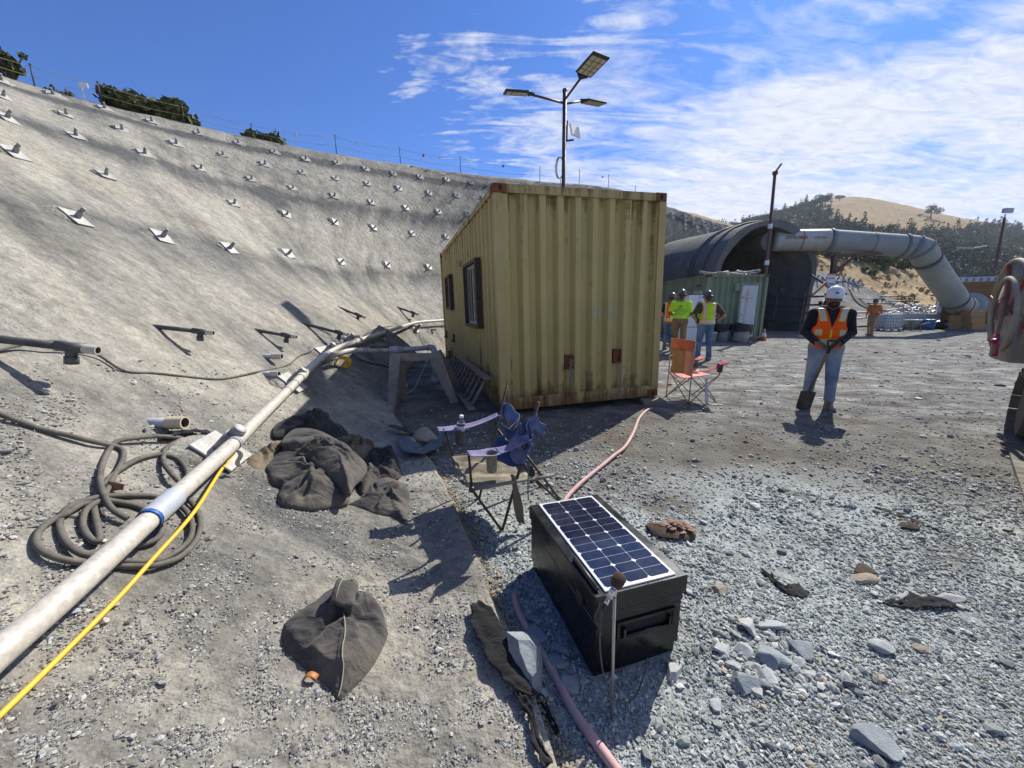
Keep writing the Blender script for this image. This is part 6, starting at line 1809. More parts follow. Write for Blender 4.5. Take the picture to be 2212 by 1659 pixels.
# ================================================================ stones
def rock_mesh(r, elong=(1, 1, 1), cuts=7, sub=2):
    """an angular stone: an icosphere cut by random planes"""
    import bmesh
    bm = bmesh.new(); bmesh.ops.create_icosphere(bm, subdivisions=sub, radius=1.0)
    pl = []
    for k in range(cuts):
        d = V(r.normal(size=3)).normalized(); pl.append((d, r.uniform(.36, .74)))
    vs = []
    for v in bm.verts:
        p = v.co.copy()
        for d, h in pl:
            q = p.dot(d)
            if q > h: p -= d * (q - h) * .96
        vs.append((p.x * elong[0], p.y * elong[1], p.z * elong[2]))
    fs = [tuple(x.index for x in f.verts) for f in bm.faces]
    bm.free()
    return vs, fs
def stone_mat(name, a, b, dust):
    t = NT(name); oc = t.tc.outputs['Object']; n = t.noise(6, 6, .7, oc); n2 = t.noise(18, 4, .7, oc)
    col = t.mix(t.ramp(n2, [(.45, 0.0), (.75, .5)]), t.ramp(n, [(.3, a), (.7, b)]), dust)
    return t.fin(col, .9, 0, t.bump(t.noise(30, 5, .75, oc), .6, .012), .2)
M_STONE = stone_mat('grey_stone', (.30, .315, .31), (.45, .46, .45), (.58, .58, .56))
M_STONEB = stone_mat('blue_grey_stone', (.20, .23, .24), (.31, .335, .345), (.44, .45, .45))
M_STONEW = stone_mat('tan_stone', (.28, .235, .17), (.42, .36, .27), (.5, .45, .37))
M_STONED = stone_mat('brown_clod', (.05, .038, .026), (.11, .085, .06), (.17, .135, .10))
def rock(u, v, w, h, label, mat=None, seed=0, elong=None, sink=.25, group=None, rot=None, slope=False, zr=.6, name='rock', cat='rock'):
    """a stone whose outline is about w x h picture pixels, base near (u, v)"""
    p, n = S(u, v) if slope else (G(u, v), V((0, 0, 1)))
    p = p if slope else V((p.x, p.y, gnd(p.x, p.y)))
    t_ = (p - CAM).dot(V((0, CP, -SP)))
    R = w / F * t_ / 2
    r = np.random.default_rng(seed + int(u))
    vs, fs = rock_mesh(r, sub=3)
    e = elong or (1, h / w * 1.05, h / w * zr)
    a = rot if rot is not None else r.uniform(0, 3.1)
    M = Matrix.Translation(p + n * R * e[2] * (1 - 2 * sink)) @ Matrix.Rotation(a if elong else 0, 4, 'Z') @ Matrix.Diagonal((R * 1.22 * e[0], R * 1.22 * e[1], R * 1.22 * e[2], 1))
    o = MB().add([M @ V(q) for q in vs], fs, 0, False).build(name, mat or M_STONE)
    return tag(o, label, cat, group)
GRK = 'loose stones in the heap right of the black box'
for i, (u, v, w, h, l, mt) in enumerate((
  (1665,1372,48,30,'pale flat topped stone at the upper edge of the stone heap',M_STONE),(1615,1372,38,44,'upright pale stone at the upper left of the stone heap',M_STONE),(1728,1420,62,44,'large dark flat slab lying slantwise in the stone heap',M_STONEB),
  (1555,1415,40,32,'square pale stone at the left end of the stone heap',M_STONE),(1602,1420,36,30,'pale wedge stone in the middle left of the stone heap',M_STONE),(1650,1438,66,46,'long blue grey pointed stone in the middle of the stone heap',M_STONEB),(1685,1442,42,36,'blue grey cube like stone right of the long pointed stone',M_STONEB),
  (1600,1490,82,44,'largest flat grey slab at the lower front of the stone heap',M_STONEB),(1655,1478,48,34,'pale triangular stone right of the largest slab',M_STONE),(1700,1448,26,24,'rounded tan stone at the lower right of the stone heap',M_STONEW),(1722,1450,30,26,'small pale stone at the right foot of the stone heap',M_STONE),(1745,1470,34,22,'pale flat stone right of the stone heap',M_STONE),
  (1625,1452,30,22,'small pale stone in the gap before the long pointed stone',M_STONE),(1582,1448,28,22,'small pale stone left of the gap in the stone heap',M_STONE))):
    rock(u, v, w, h, l, mt, seed=i * 7, group=GRK)
rock(1888, 1625, 78, 62, 'dark grey angular stone lying alone near the bottom right', M_STONEB, 3)
rock(1545, 1530, 34, 26, 'small pale stone on the fine gravel below the heap', M_STONE, 4)
rock(1900, 1418, 42, 34, 'pale tilted stone alone at the right on brown soil', M_STONE, 5)
rock(1985, 1410, 40, 24, 'small white stone near the right edge', M_STONEW, 6)
rock(1860, 1252, 54, 30, 'flat pale tan stone beside a dark clod', M_STONEW, 7)
rock(1868, 1238, 46, 34, 'dark brown clod behind the flat tan stone', M_STONED, 8, name='clod', cat='clod')
rock(1555, 1290, 36, 24, 'pale tan stone on the gravel right of the box', M_STONEW, 9)
rock(1960, 1143, 34, 24, 'round dark stone lying far right on the gravel', M_STONED, 10)
rock(2055, 1295, 46, 22, 'white flat stone at the right margin', M_STONE, 11)
rock(1945, 1292, 30, 16, 'white stone touching the half buried black felt', M_STONE, 12)
rock(1375, 1395, 30, 24, 'small stone in the box shade at its front right', M_STONE, 14)
rock(1452, 1462, 44, 34, 'pale angular stone at the right front corner of the box', M_STONE, 13)
rock(1488, 1290, 22, 16, 'little stone near the right side of the box', M_STONE, 15)
# the big slab leaning on the slope edge
r = np.random.default_rng(77)
bsx = lambda x, y: ((1344 + x * .6076) / 1.8228, (2016 + y * .6076) / 1.8228)
oc_ = [bsx(*q) for q in ((1070,775),(1200,775),(1290,870),(1290,1000),(1285,1130),(1230,1200),(1170,1130),(1130,1020),(1085,900))]
P = [G(u, v, .05 + .09 * (1 - (v - 1360) / 160)) for u, v in oc_]
c = sum(P, V((0, 0, 0))) / len(P); n_ = V((.25, -.45, .85)).normalized()
rdg = [p.lerp(c, .45) + n_ * .055 for p in P]
apex = c + n_ * .062 + V((.01, .03, 0)); low = [p + V((.02, .05, -.12)) for p in P]
k = len(P); fs = [(i, (i + 1) % k, k + (i + 1) % k, k + i) for i in range(k)] + [(k + i, k + (i + 1) % k, 2 * k) for i in range(k)] + [(2 * k + 1 + i, 2 * k + 1 + (i + 1) % k, (i + 1) % k, i) for i in range(k)] + [tuple(range(2 * k + 1, 3 * k + 1))[::-1]]
tag(MB().add(P + rdg + [apex] + low, fs, 0, False).build('rock_slab', M_STONEB), 'big grey pointed slab leaning on the black felt beside the box', 'rock')
for u, v, w, h, l in ((1155,1380,52,36,'flat grey stone lying across the pink hose behind the slab'),(1210,1408,36,28,'small square stone right of the big slab'),(1208,1440,52,34,'flat oval stone beside the pink hose in the shade'),(1232,1482,46,42,'round grey stone leaning on the pink hose'),(1080,1415,22,18,'small pale stone on the black felt left of the slab'),(1090,1425,22,18,'second small pale stone on the black felt, the lower one'),(1165,1508,34,24,'pale stone under the tip of the big slab'),(1150,1345,36,22,'brick shaped stone in the box shade')):
    rock(u, v, w, h, l, M_STONE if 'pale' in l else M_STONEB, seed=int(u), sink=.3)
rock(913, 955, 62, 46, 'rounded brown boulder wrapped in tarp in the container shade', M_STONEW, 31, sink=.12, zr=.85, name='boulder', cat='boulder')
# broken brown clay lump with reddish flakes
p = G(1445, 1150); cl = thing('clay_lump', 'broken reddish brown clay lump behind the box', 'clay lump', p)
M_CLAY = stone_mat('red_clay', (.20, .105, .07), (.36, .21, .15), (.45, .30, .22)); M_SOIL = stone_mat('dark_soil', (.05, .035, .025), (.10, .07, .05), (.15, .11, .08))
m = MB(); r = np.random.default_rng(8)
m.add([V((x * .17, y * .12, max(z, -.2) * .05)) + p for x, y, z in rock_mesh(r, sub=3)[0]], rock_mesh(np.random.default_rng(8), sub=3)[1], 0, False); m.build('soil', M_SOIL, cl)
for i in range(22):
    a = r.uniform(0, 6.28); q = r.uniform(0, .13); c = p + V((.03 + math.cos(a) * q, math.sin(a) * q * .7, .035 + .03 * (1 - q / .13) + r.uniform(0, .012)))
    Mx = Matrix.Translation(c) @ Matrix.Rotation(r.uniform(0, 3), 4, 'Z') @ Matrix.Rotation(r.uniform(-.4, .4), 4, 'X')
    vs_, fs_ = rock_mesh(r, sub=1); MB().add([Mx @ V((x * .036, y * .024, z * .009)) for x, y, z in vs_], fs_, 0, False).build('flake', M_CLAY, cl)
tag(MB().sheet(lambda s, t: S(246, 1065, .0)[0] + V(((s - .5) * .05 + .012 * t, .0 + .02 * s, .008 + t * .055 * (1 - s * .5))), 4, 4, .003).build('red_scrap', M_CLAY), 'little red brown plastic scrap inside the hose coil', 'scrap')
p, _n = S(672, 1470); tag(MB().sheet(lambda s, t: p + V(((s - .5) * .05, (t - .5) * .022, .012 + .016 * math.sin(3.1 * s))), 6, 3, .002).build('orange_leaf', plain('leaf_orange', (.42, .16, .04), .6)), 'dry orange leaf at the lower left of the single sandbag', 'leaf')

# ================================================================ gravel: every pebble modelled
base_rocks = []
for k in range(10):
    vs, fs = rock_mesh(np.random.default_rng(200 + k), elong=(1, .78, .58), cuts=9, sub=1); base_rocks.append((np.array(vs), np.array(fs)))
def scatter(name, label, pos, size, mats, midx_p, seed, flat=1.0):
    r = np.random.default_rng(seed); n = len(pos)
    which = r.integers(0, len(base_rocks), n); VS, FS, MI = [], [], []; base = 0
    for k in range(len(base_rocks)):
        sel = np.where(which == k)[0]
        if len(sel) == 0: continue
        v0, f0 = base_rocks[k]; m_ = len(sel)
        th = r.uniform(0, 6.28, m_); ti = r.normal(0, .35, m_)
        c, s = np.cos(th), np.sin(th); ct, st = np.cos(ti), np.sin(ti)
        sz = size[sel][:, None]
        X = v0[None, :, 0] * sz; Y = v0[None, :, 1] * sz * r.uniform(.7, 1.15, m_)[:, None]; Z = v0[None, :, 2] * sz * flat * r.uniform(.7, 1.25, m_)[:, None]
        Y2 = Y * ct[:, None] - Z * st[:, None]; Z2 = Y * st[:, None] + Z * ct[:, None]
        X3 = X * c[:, None] - Y2 * s[:, None]; Y3 = X * s[:, None] + Y2 * c[:, None]
        P = np.stack([X3, Y3, Z2], 2) + pos[sel][:, None, :]
        P[:, :, 2] += (size[sel] * .28 * flat)[:, None]
        VS.append(P.reshape(-1, 3)); nv = v0.shape[0]
        FS.append((f0[None] + (base + np.arange(m_) * nv)[:, None, None]).reshape(-1, 3)); base += m_ * nv
        MI.append(np.repeat(r.choice(len(mats), m_, p=midx_p), len(f0)))
    o = np_mesh(name, np.concatenate(VS), np.concatenate(FS), mats, midx=np.concatenate(MI))
    return tag(o, label, name, kind='stuff')
def flatm(name, c, v=.2):
    t = NT(name); n = t.noise(60, 3, .7); return t.fin(t.ramp(n, [(.3, tuple(x * (1 - v) for x in c)), (.7, tuple(x * (1 + v) for x in c))]), .92, 0, None, .2)
PB = [flatm('pebble_blue', (.28, .30, .282)), flatm('pebble_grey', (.37, .385, .362)), flatm('pebble_pale', (.52, .525, .50)), flatm('pebble_dark', (.165, .172, .165)), flatm('pebble_tan', (.38, .33, .25))]
toe_x = lambda y: np.interp(y, [-6, -2, .96, 2.12, 3.3, 4.95, 6.5, 8.2, 9.8], [1.6, .7, .11, -.27, -.75, -1.58, -1.9, -2.25, -2.45])
r = np.random.default_rng(3)
def pts_px(n, u0, u1, v0, v1, pw=1.0):
    """random ground points, even over the picture strip so that near ones are dense"""
    u = r.uniform(u0, u1, n); v = v0 + (v1 - v0) * r.uniform(0, 1, n) ** pw
    x = (u - 1106) / F; yu = (829.5 - v) / F
    dx, dy, dz = x, CP + yu * SP, -SP + yu * CP
    t = -CAM_H / dz
    return dx * t, dy * t, t
def in_box(x, y):
    q = (x - BA.x) * BX.x + (y - BA.y) * BX.y; s = (x - BA.x) * BY.x + (y - BA.y) * BY.y
    return (q > .0) & (q < BW) & (s > .0) & (s < BL)
xs, ys, ts = pts_px(100000, 850, 2330, 880, 1800, .9)
keep = (xs > toe_x(ys) + .03) & ~in_box(xs, ys)
soil = np.array([fbm(a, b, .5, 3, 1.5) for a, b in zip(xs, ys)])
fine_ = np.array([fbm(a, b, 1.1, 3, 8.5) for a, b in zip(xs, ys)])
dens = np.where(ys + soil * 1.4 > 3.1, .40, 1.0) * np.clip(.9 + 1.2 * fine_, .42, 1)
keep &= r.random(len(xs)) < dens
xs, ys, ts = xs[keep], ys[keep], ts[keep]
zs = np.array([gnd(a, b) for a, b in zip(xs, ys)])
sz = np.exp(r.normal(math.log(.0060), .45, len(xs))) * np.clip(ts / 1.9, .85, 1.9)
big = r.random(len(xs)) < .02; sz[big] *= 1.9
hx = r.normal(0, .13, 900); hy = r.normal(0, .09, 900); hc = G(1655, 1440); hk = np.hypot(hx / .30, hy / .22) < 1
xs = np.concatenate([xs, hc.x + hx[hk]]); ys = np.concatenate([ys, hc.y + hy[hk]])
zs = np.array([gnd(a, b) for a, b in zip(xs, ys)]); sz = np.concatenate([sz, np.exp(r.normal(math.log(.013), .4, hk.sum()))])
scatter('gravel', 'grey blue crushed rock gravel covering the yard near the camera', np.stack([xs, ys, zs], 1), sz, PB, [.34, .34, .13, .13, .06], 5)
# crumbs and rebound nodules on the sprayed concrete
PC = [flatm('nodule_grey', (.30, .29, .26)), flatm('nodule_pale', (.44, .425, .385)), flatm('nodule_dark', (.15, .14, .135)), flatm('nodule_blue', (.32, .335, .335))]
pos, szs = [], []
n_try = 52000
us = r.uniform(-60, 1180, n_try); vs_ = 780 + (1700 - 780) * r.uniform(0, 1, n_try) ** .75
for u, v in zip(us, vs_):
    cl_ = fbm(u * .012, v * .018, 1.0, 3, 6.6)
    if r.random() > .42 + 1.2 * cl_: continue
    h = SLOPE_BVH.ray_cast(CAM, ray(u, v).normalized())
    if h[0] is None: continue
    p = h[0]
    if p.x > toe_x(p.y) + .02: continue
    t_ = (p - CAM).length
    pos.append(tuple(p)); szs.append(math.exp(r.normal(math.log(.0046), .42)) * min(1.8, max(.85, t_ / 1.9)) * (2.2 if r.random() < .012 else 1))
scatter('rubble', 'crumbs and nodules of sprayed concrete lying on the slope', np.array(pos), np.array(szs), PC, [.42, .20, .30, .08], 9, flat=.8)
# spilled pale sandy soil along the broken edge
xs2, ys2 = [], []
pos = []; szs = []
for i in range(2600):
    y = r.uniform(.6, 3.1); x = toe_x(y) + abs(r.normal(0, .06)) + .0
    pos.append((x, y, gnd(x, y) + .01)); szs.append(math.exp(r.normal(math.log(.0065), .5)))
scatter('sandy_rubble', 'tan crumbs fallen along the broken slope edge', np.array(pos), np.array(szs), [flatm('crumb_tan', (.33, .27, .18)), flatm('crumb_grey', (.24, .22, .19))], [.6, .4], 13, flat=.8)
# coarser stones strewn over the far dusty yard
xs, ys, ts = pts_px(5200, 1150, 2400, 715, 900, .8)
keep = (xs > 2.6) | (ys < 4.9); keep &= ~((xs > 7.8) & (xs < 10.7) & (ys > 16)) & (ys < 30)
xs, ys, ts = xs[keep], ys[keep], ts[keep]
sz = np.exp(r.normal(math.log(.013), .5, len(xs))) * np.clip(ts / 6, .7, 2.2)
scatter('stones', 'scattered stones and clods on the trampled yard', np.stack([xs, ys, np.array([gnd(a, b) for a, b in zip(xs, ys)])], 1), sz, [PB[1], PB[2], PB[3], M_STONED, PB[4]], [.28, .27, .25, .12, .08], 17, flat=.6)
# ================================================================ people: one smooth surface per body, clothes over it
def surface_nets(f, lo, h):
    """vertices and quads of the zero level of grid f"""
    ins = f < 0
    nx, ny, nz = f.shape
    c = [ins[i:nx - 1 + i, j:ny - 1 + j, k:nz - 1 + k] for i in (0, 1) for j in (0, 1) for k in (0, 1)]
    tot = sum(x.astype(np.int8) for x in c)
    act = (tot > 0) & (tot < 8)
    idx = -np.ones(act.shape, dtype=np.int64); cells = np.argwhere(act); idx[tuple(cells.T)] = np.arange(len(cells))
    acc = np.zeros((len(cells), 3)); cnt = np.zeros(len(cells))
    offs = [(0, 0, 0), (0, 0, 1), (0, 1, 0), (0, 1, 1), (1, 0, 0), (1, 0, 1), (1, 1, 0), (1, 1, 1)]
    val = {o: f[cells[:, 0] + o[0], cells[:, 1] + o[1], cells[:, 2] + o[2]] for o in offs}
    for a in offs:
        for ax in range(3):
            if a[ax] == 0:
                b = list(a); b[ax] = 1; b = tuple(b)
                va, vb = val[a], val[b]; cr = (va < 0) != (vb < 0)
                t = np.where(cr, va / np.where(cr, va - vb, 1), 0)
                p = np.array(a, float)[None] + np.zeros((len(cells), 3)); p[:, ax] += t
                acc[cr] += p[cr]; cnt[cr] += 1
    V_ = (cells + acc / cnt[:, None]) * h + np.array(lo)
    quads = []
    for ax in range(3):
        sl0 = [slice(None)] * 3; sl1 = [slice(None)] * 3; sl0[ax] = slice(0, -1); sl1[ax] = slice(1, None)
        a, b = ins[tuple(sl0)], ins[tuple(sl1)]
        e = np.argwhere(a != b); o1, o2 = [(1, 2), (2, 0), (0, 1)][ax]
        ok = (e[:, o1] > 0) & (e[:, o2] > 0) & (e[:, o1] < f.shape[o1] - 1) & (e[:, o2] < f.shape[o2] - 1)
        e = e[ok]; d1 = np.zeros(3, int); d1[o1] = 1; d2 = np.zeros(3, int); d2[o2] = 1
        q = np.stack([idx[tuple((e - d1 - d2).T)], idx[tuple((e - d2).T)], idx[tuple(e.T)], idx[tuple((e - d1).T)]], 1)
        fl = ~a[tuple(e.T)]
        q[fl] = q[fl][:, ::-1]
        quads.append(q)
    return V_, np.concatenate(quads)

class SDF:
    def __init__(self, lo, hi, h):
        self.lo = np.array(lo, float); self.h = h
        n = np.ceil((np.array(hi) - self.lo) / h).astype(int) + 1
        self.ax = [self.lo[i] + h * np.arange(n[i]) for i in range(3)]
        self.f = np.full(n, 1.0)
    def _blk(self, lo, hi):
        s = []
        for i in range(3):
            a = max(0, int((lo[i] - self.lo[i]) / self.h) - 1); b = min(len(self.ax[i]), int((hi[i] - self.lo[i]) / self.h) + 3)
            if b <= a: return None, None
            s.append(slice(a, b))
        return tuple(s), np.meshgrid(*[self.ax[i][s[i]] for i in range(3)], indexing='ij')
    def _mix(self, s, d, k):
        f = self.f[s]
        if k > 0:
            h_ = np.clip(.5 + .5 * (f - d) / k, 0, 1); self.f[s] = f + (d - f) * h_ - k * h_ * (1 - h_)
        else: self.f[s] = np.minimum(f, d)
    def cap(self, a, b, ra, rb=None, k=.02, sq=None):
        """tapered limb; sq = (axis vector, factor) flattens it along the axis"""
        a = np.array(a, float); b = np.array(b, float); rb = ra if rb is None else rb; R = max(ra, rb) + k + .03
        s, g = self._blk(np.minimum(a, b) - R, np.maximum(a, b) + R)
        if s is None: return self
        P = np.stack(g, -1) - a; d = b - a; L = (d * d).sum() or 1e-9
        t = np.clip((P @ d) / L, 0, 1); Q = P - t[..., None] * d
        if sq is not None:
            n = np.array(sq[0], float); n /= np.linalg.norm(n); c = Q @ n; Q = Q + n * (c * (sq[1] - 1))[..., None]
        self._mix(s, np.linalg.norm(Q, axis=-1) - (ra + (rb - ra) * t), k); return self
    def ell(self, c, r, k=.02, R=None):
        c = np.array(c, float); r = np.array(r, float); m_ = r.max() + k + .03
        s, g = self._blk(c - m_, c + m_)
        if s is None: return self
        P = np.stack(g, -1) - c
        if R is not None: P = P @ np.array(R)
        q = np.linalg.norm(P / r, axis=-1); d = (q - 1) * r.min() * .5 + (q - 1) * q * 0
        k1 = np.linalg.norm(P / (r * r), axis=-1) + 1e-9; d = q * (q - 1) / k1
        self._mix(s, d, k); return self
    def cut(self, fn):
        """keep only where fn <= 0"""
        X, Y, Z = np.meshgrid(*self.ax, indexing='ij'); self.f = np.maximum(self.f, fn(X, Y, Z)); return self
    def mesh(self, name, mats, parent, face_mat=None, smooth=True):
        v, q = surface_nets(self.f, self.lo, self.h)
        mi = None
        if face_mat is not None:
            c = v[q].mean(1); mi = face_mat(c[:, 0], c[:, 1], c[:, 2])
        return np_mesh(name, v, q, mats, parent=parent, smooth=smooth, midx=mi)

def skin(name, c): return plain(name, c, .55, var=.12, scale=30, bump=.1, bdist=.002)
M_SKIN1 = skin('brown_skin', (.21, .115, .075)); M_SKIN2 = skin('tan_skin', (.36, .20, .14)); M_BEARD = plain('black_hair', (.018, .013, .011), .8, bump=.6, scale=60)
M_HAIRB = plain('brown_hair', (.06, .04, .028), .8, bump=.6, scale=60)
M_NAVY = cloth('navy_hoodie', (.008, .009, .016), (.018, .02, .032), (.035, .034, .04))
M_ORANGE = cloth('orange_vest', (.95, .095, .004), (1.0, .14, .006), (.9, .13, .02))
M_LIME = cloth('lime_vest', (.34, .68, .012), (.46, .80, .02), (.40, .60, .05))
M_LIMES = cloth('lime_shirt', (.38, .78, .03), (.48, .88, .06), (.40, .65, .08))
M_SILVER = plain('reflective_tape', (.52, .52, .47), .35, var=.08, bump=.05)
M_YTRIM = plain('yellow_trim', (.68, .72, .06), .6, var=.06, bump=.05)
M_OTRIM = plain('orange_trim', (.85, .22, .10), .6, var=.06, bump=.05)
def denim(name, a, b, fade):
    t = NT(name); oc = t.tc.outputs['Object']; n = t.noise(5, 5, .65, t.map(oc, (1, 1, .6))); fd = t.noise(3, 4, .6, oc)
    col = t.mix(t.ramp(fd, [(.42, 0.0), (.66, .8)]), t.ramp(n, [(.3, a), (.7, b)]), fade)
    nb = t.bump(t.noise(11, 4, .6, t.map(oc, (1, 1, 2.2))), .6, .02)
    return t.fin(col, .9, 0, nb, .15)
M_JEANL = denim('light_jeans', (.12, .19, .30), (.22, .31, .43), (.44, .50, .54))
M_JEAN = denim('blue_jeans', (.055, .105, .21), (.11, .19, .32), (.22, .31, .42))
M_KHAKI = denim('khaki_trousers', (.16, .115, .065), (.26, .19, .115), (.30, .23, .15))
M_BIB = denim('tan_waders', (.30, .19, .075), (.44, .30, .13), (.48, .38, .22))
M_BROWNS = cloth('brown_tshirt', (.055, .033, .02), (.085, .052, .032), (.10, .07, .05))
M_ORSH = cloth('orange_tshirt', (.75, .16, .03), (.85, .22, .05), (.7, .3, .12))
M_BOOT = plain('dusty_boots', (.09, .055, .035), .85, var=.3, scale=20, dirt=(.30, .27, .22), dirt_amt=.7)
M_BOOTG = plain('grey_boots', (.20, .19, .165), .85, var=.3, scale=20, dirt=(.34, .32, .28), dirt_amt=.6)
M_SOLE = plain('sole', (.05, .045, .04), .9)
M_HELW = plain('white_helmet', (.72, .75, .80), .25, var=.03, bump=.02, dirt=(.5, .5, .48), dirt_amt=.15)
M_HELB = plain('brown_helmet', (.10, .06, .05), .25, var=.25, scale=14, bump=.02, dirt=(.30, .25, .22), dirt_amt=.3)
M_HELG = plain('black_helmet', (.045, .042, .042), .25, var=.25, scale=14, bump=.02, dirt=(.25, .23, .22), dirt_amt=.3)
M_EYEW = plain('eye_white', (.55, .52, .48), .3, bump=0); M_EYED = plain('dark_iris', (.012, .008, .006), .2, bump=0)

def lerp3(a, b, t): return tuple(np.array(a) * (1 - t) + np.array(b) * t)
def hand_prims(s, wrist, fdir, pdir, curl, side):
    """palm, four fingers of unequal length bent at two knuckles, thumb from the side of the palm"""
    w_ = np.array(wrist); f_ = np.array(fdir, float); f_ /= np.linalg.norm(f_)
    n_ = np.array(pdir, float); n_ -= f_ * (n_ @ f_); n_ /= np.linalg.norm(n_); x_ = np.cross(f_, n_) * side
    s.cap(w_, w_ + f_ * .035, .026, .032, .012, (n_, 1.5)); s.cap(w_ + f_ * .04 - x_ * .018, w_ + f_ * .075 - x_ * .022, .022, .018, .012, (n_, 1.25)); s.cap(w_ + f_ * .04 + x_ * .018, w_ + f_ * .075 + x_ * .022, .022, .018, .012, (n_, 1.25))
    for i, (o, L, r) in enumerate(((-.033, .070, .0095), (-.011, .082, .0098), (.011, .077, .0095), (.032, .062, .0088))):
        p = w_ + f_ * .085 + x_ * o; a = 0.35 * curl
        for k, q in enumerate((.45, .32, .23)):
            d = f_ * math.cos(a) + n_ * math.sin(a); p2 = p + d * L * q; s.cap(p, p2, r * (1 - .1 * k), r * (1 - .1 * (k + 1)), .005); p = p2; a += .75 * curl
    p = w_ + f_ * .03 - x_ * .028; d = f_ * .55 - x_ * .75 + n_ * .35; d /= np.linalg.norm(d); p2 = p + d * .04; s.cap(p, p2, .014, .012, .01)
    d = f_ * .85 - x_ * .15 + n_ * .55 * curl; d /= np.linalg.norm(d); s.cap(p2, p2 + d * .032, .0115, .0095, .006)

def person(label, loc, face, J, sp, scale=1.0):
    """face: angle of the facing direction (0 = towards -y, i.e. the camera)"""
    t = thing('person', label, 'person', loc, sp.get('group'))
    t.rotation_euler = (0, 0, face); t.scale = (scale,) * 3
    fat = sp.get('fat', 1.0)
    # joints (right = -x seen from behind the figure facing -y)
    D_ = dict(pel=(0, 0, .93), chest=(0, -.005, 1.25), neck=(0, .0, 1.43), head=(0, -.02, 1.575))
    for s_, sg in (('L', 1), ('R', -1)):
        D_['hip' + s_] = (sg * .095, 0, .90); D_['knee' + s_] = (sg * .11, -.02, .49); D_['ank' + s_] = (sg * .12, .02, .09)
        D_['sho' + s_] = (sg * .185 * (1 + (fat - 1) * .4), .01, 1.385); D_['elb' + s_] = (sg * .27, .04, 1.12); D_['wri' + s_] = (sg * .25, -.05, .90)
    D_.update(J)
    H = .010
    lo, hi = (-.62, -.45, -.03), (.62, .45, 1.85)
    def torso(s, g, z0=.85):
        fz = fat
        s.ell((0, .0, .95), (.165 * fz + g, .125 * fz + g, .15 + g), .06); s.ell((0, -.015 * fz, 1.10), (.158 * fz + g, .122 * fz + g, .18 + g), .06)
        s.ell((0, -.008, 1.27), (.180 * (1 + (fz - 1) * .6) + g, .122 * fz + g, .17 + g), .06)
        for q in 'LR': s.cap(lerp3(D_['neck'], D_['sho' + q], .25), D_['sho' + q], .062 + g, .068 + g, .05)
    def arms(s, g, upto=1.0):
        for q in 'LR':
            s.cap(D_['sho' + q], D_['elb' + q], .056 * (1 + (fat - 1) * .5) + g, .044 + g, .03)
            s.cap(D_['elb' + q], lerp3(D_['elb' + q], D_['wri' + q], upto), .044 + g, .033 + g + .010 * (1 - upto), .02)
    def legs(s, g, upto=1.0):
        for q in 'LR':
            s.cap(D_['hip' + q], D_['knee' + q], .088 * (1 + (fat - 1) * .5) + g, .060 + g, .03); s.cap(D_['knee' + q], lerp3(D_['knee' + q], D_['ank' + q], upto), .058 + g, .046 + g, .02)
    hd = np.array(D_['head']); tl_ = sp.get('tilt', 0.0)
    # ---- body
    s = SDF(lo, hi, H); torso(s, -.022); arms(s, -.006); legs(s, -.015)
    for q in 'LR': s.cap(D_['ank' + q], (D_['ank' + q][0], D_['ank' + q][1] - .12, .04), .04, .03, .02)
    s.cap(D_['neck'], hd + (0, .01, -.05), .058 * (1 + (fat - 1) * .6), .056, .03)
    s.ell(hd + (0, .008, .035), (.074, .094, .095), .02); s.ell(hd + (0, -.022, -.045), (.058 * (1 + (fat - 1) * .5), .068, .070), .03)
    s.cap(hd + (0, -.088, .012), hd + (0, -.112, -.022), .010, .016, .012)                       # nose
    s.cap(hd + (-.035, -.086, .030), hd + (.035, -.086, .030), .012, .012, .012)               # brow
    s.cap(hd + (-.018, -.094, -.062), hd + (.018, -.094, -.062), .008, .008, .008)             # lips
    for sg in (1, -1):
        s.ell(hd + (sg * .078, .012, -.005), (.012, .022, .034), .008); s.ell(hd + (sg * .040, -.066, -.018), (.026, .022, .022), .02)
    for q, sg in (('L', 1), ('R', -1)):
        fd, pd, cu = sp.get('hand' + q, ((sg * -.1, -.25, -1), (-sg, 0, 0), .7)); hand_prims(s, D_['wri' + q], fd, pd, cu, sg)
    body = s.mesh('body', sp['skin'], t)
    for sg in (1, -1): MB().ell(tuple(hd + (sg * .031, -.0845, .006)), (.011, .007, .007), 10, 7).ell(tuple(hd + (sg * .031, -.0905, .006)), (.0055, .003, .0055), 8, 6, 1).build('eye', [M_EYEW, M_EYED], t, local=True)
    # ---- hair, beard
    s = SDF(hd - .16, hd + .16, .008); s.ell(hd + (0, .016, .040), (.080, .098, .098), .01); s.cap(hd + (0, .07, 0), hd + (0, .065, -.07), .05, .045, .03)
    s.cut(lambda X, Y, Z: np.maximum(-(Z - (hd[2] - .075)), -(Y - (hd[1] - .035)) - np.maximum(0, (Z - hd[2] - .03)) * 3)); s.mesh('hair', sp.get('hair', M_HAIRB), t)
    if sp.get('beard'):
        s = SDF(hd - .17, hd + .17, .007); s.ell(hd + (0, -.026, -.058), (.066, .072, .066), .02); s.cap(hd + (-.03, -.092, -.045), hd + (.03, -.092, -.045), .012, .012, .012)
        s.cut(lambda X, Y, Z: np.maximum(np.maximum(Z - (hd[2] - .036 + .9 * np.abs(X) * (np.abs(X) > .03)), .011 - np.sqrt(X ** 2 * .35 + (Z - hd[2] + .063) ** 2) ), Y - (hd[1] + .02)))
        s.mesh('beard', M_BEARD, t)
    # ---- trousers
    s = SDF(lo, (.62, .45, 1.06), H); s.ell((0, .0, .95), (.168 * fat + .008, .130 * fat + .004, .15), .06); legs(s, .014); s.cap(D_['hipL'], D_['hipR'], .10, .10, .05)
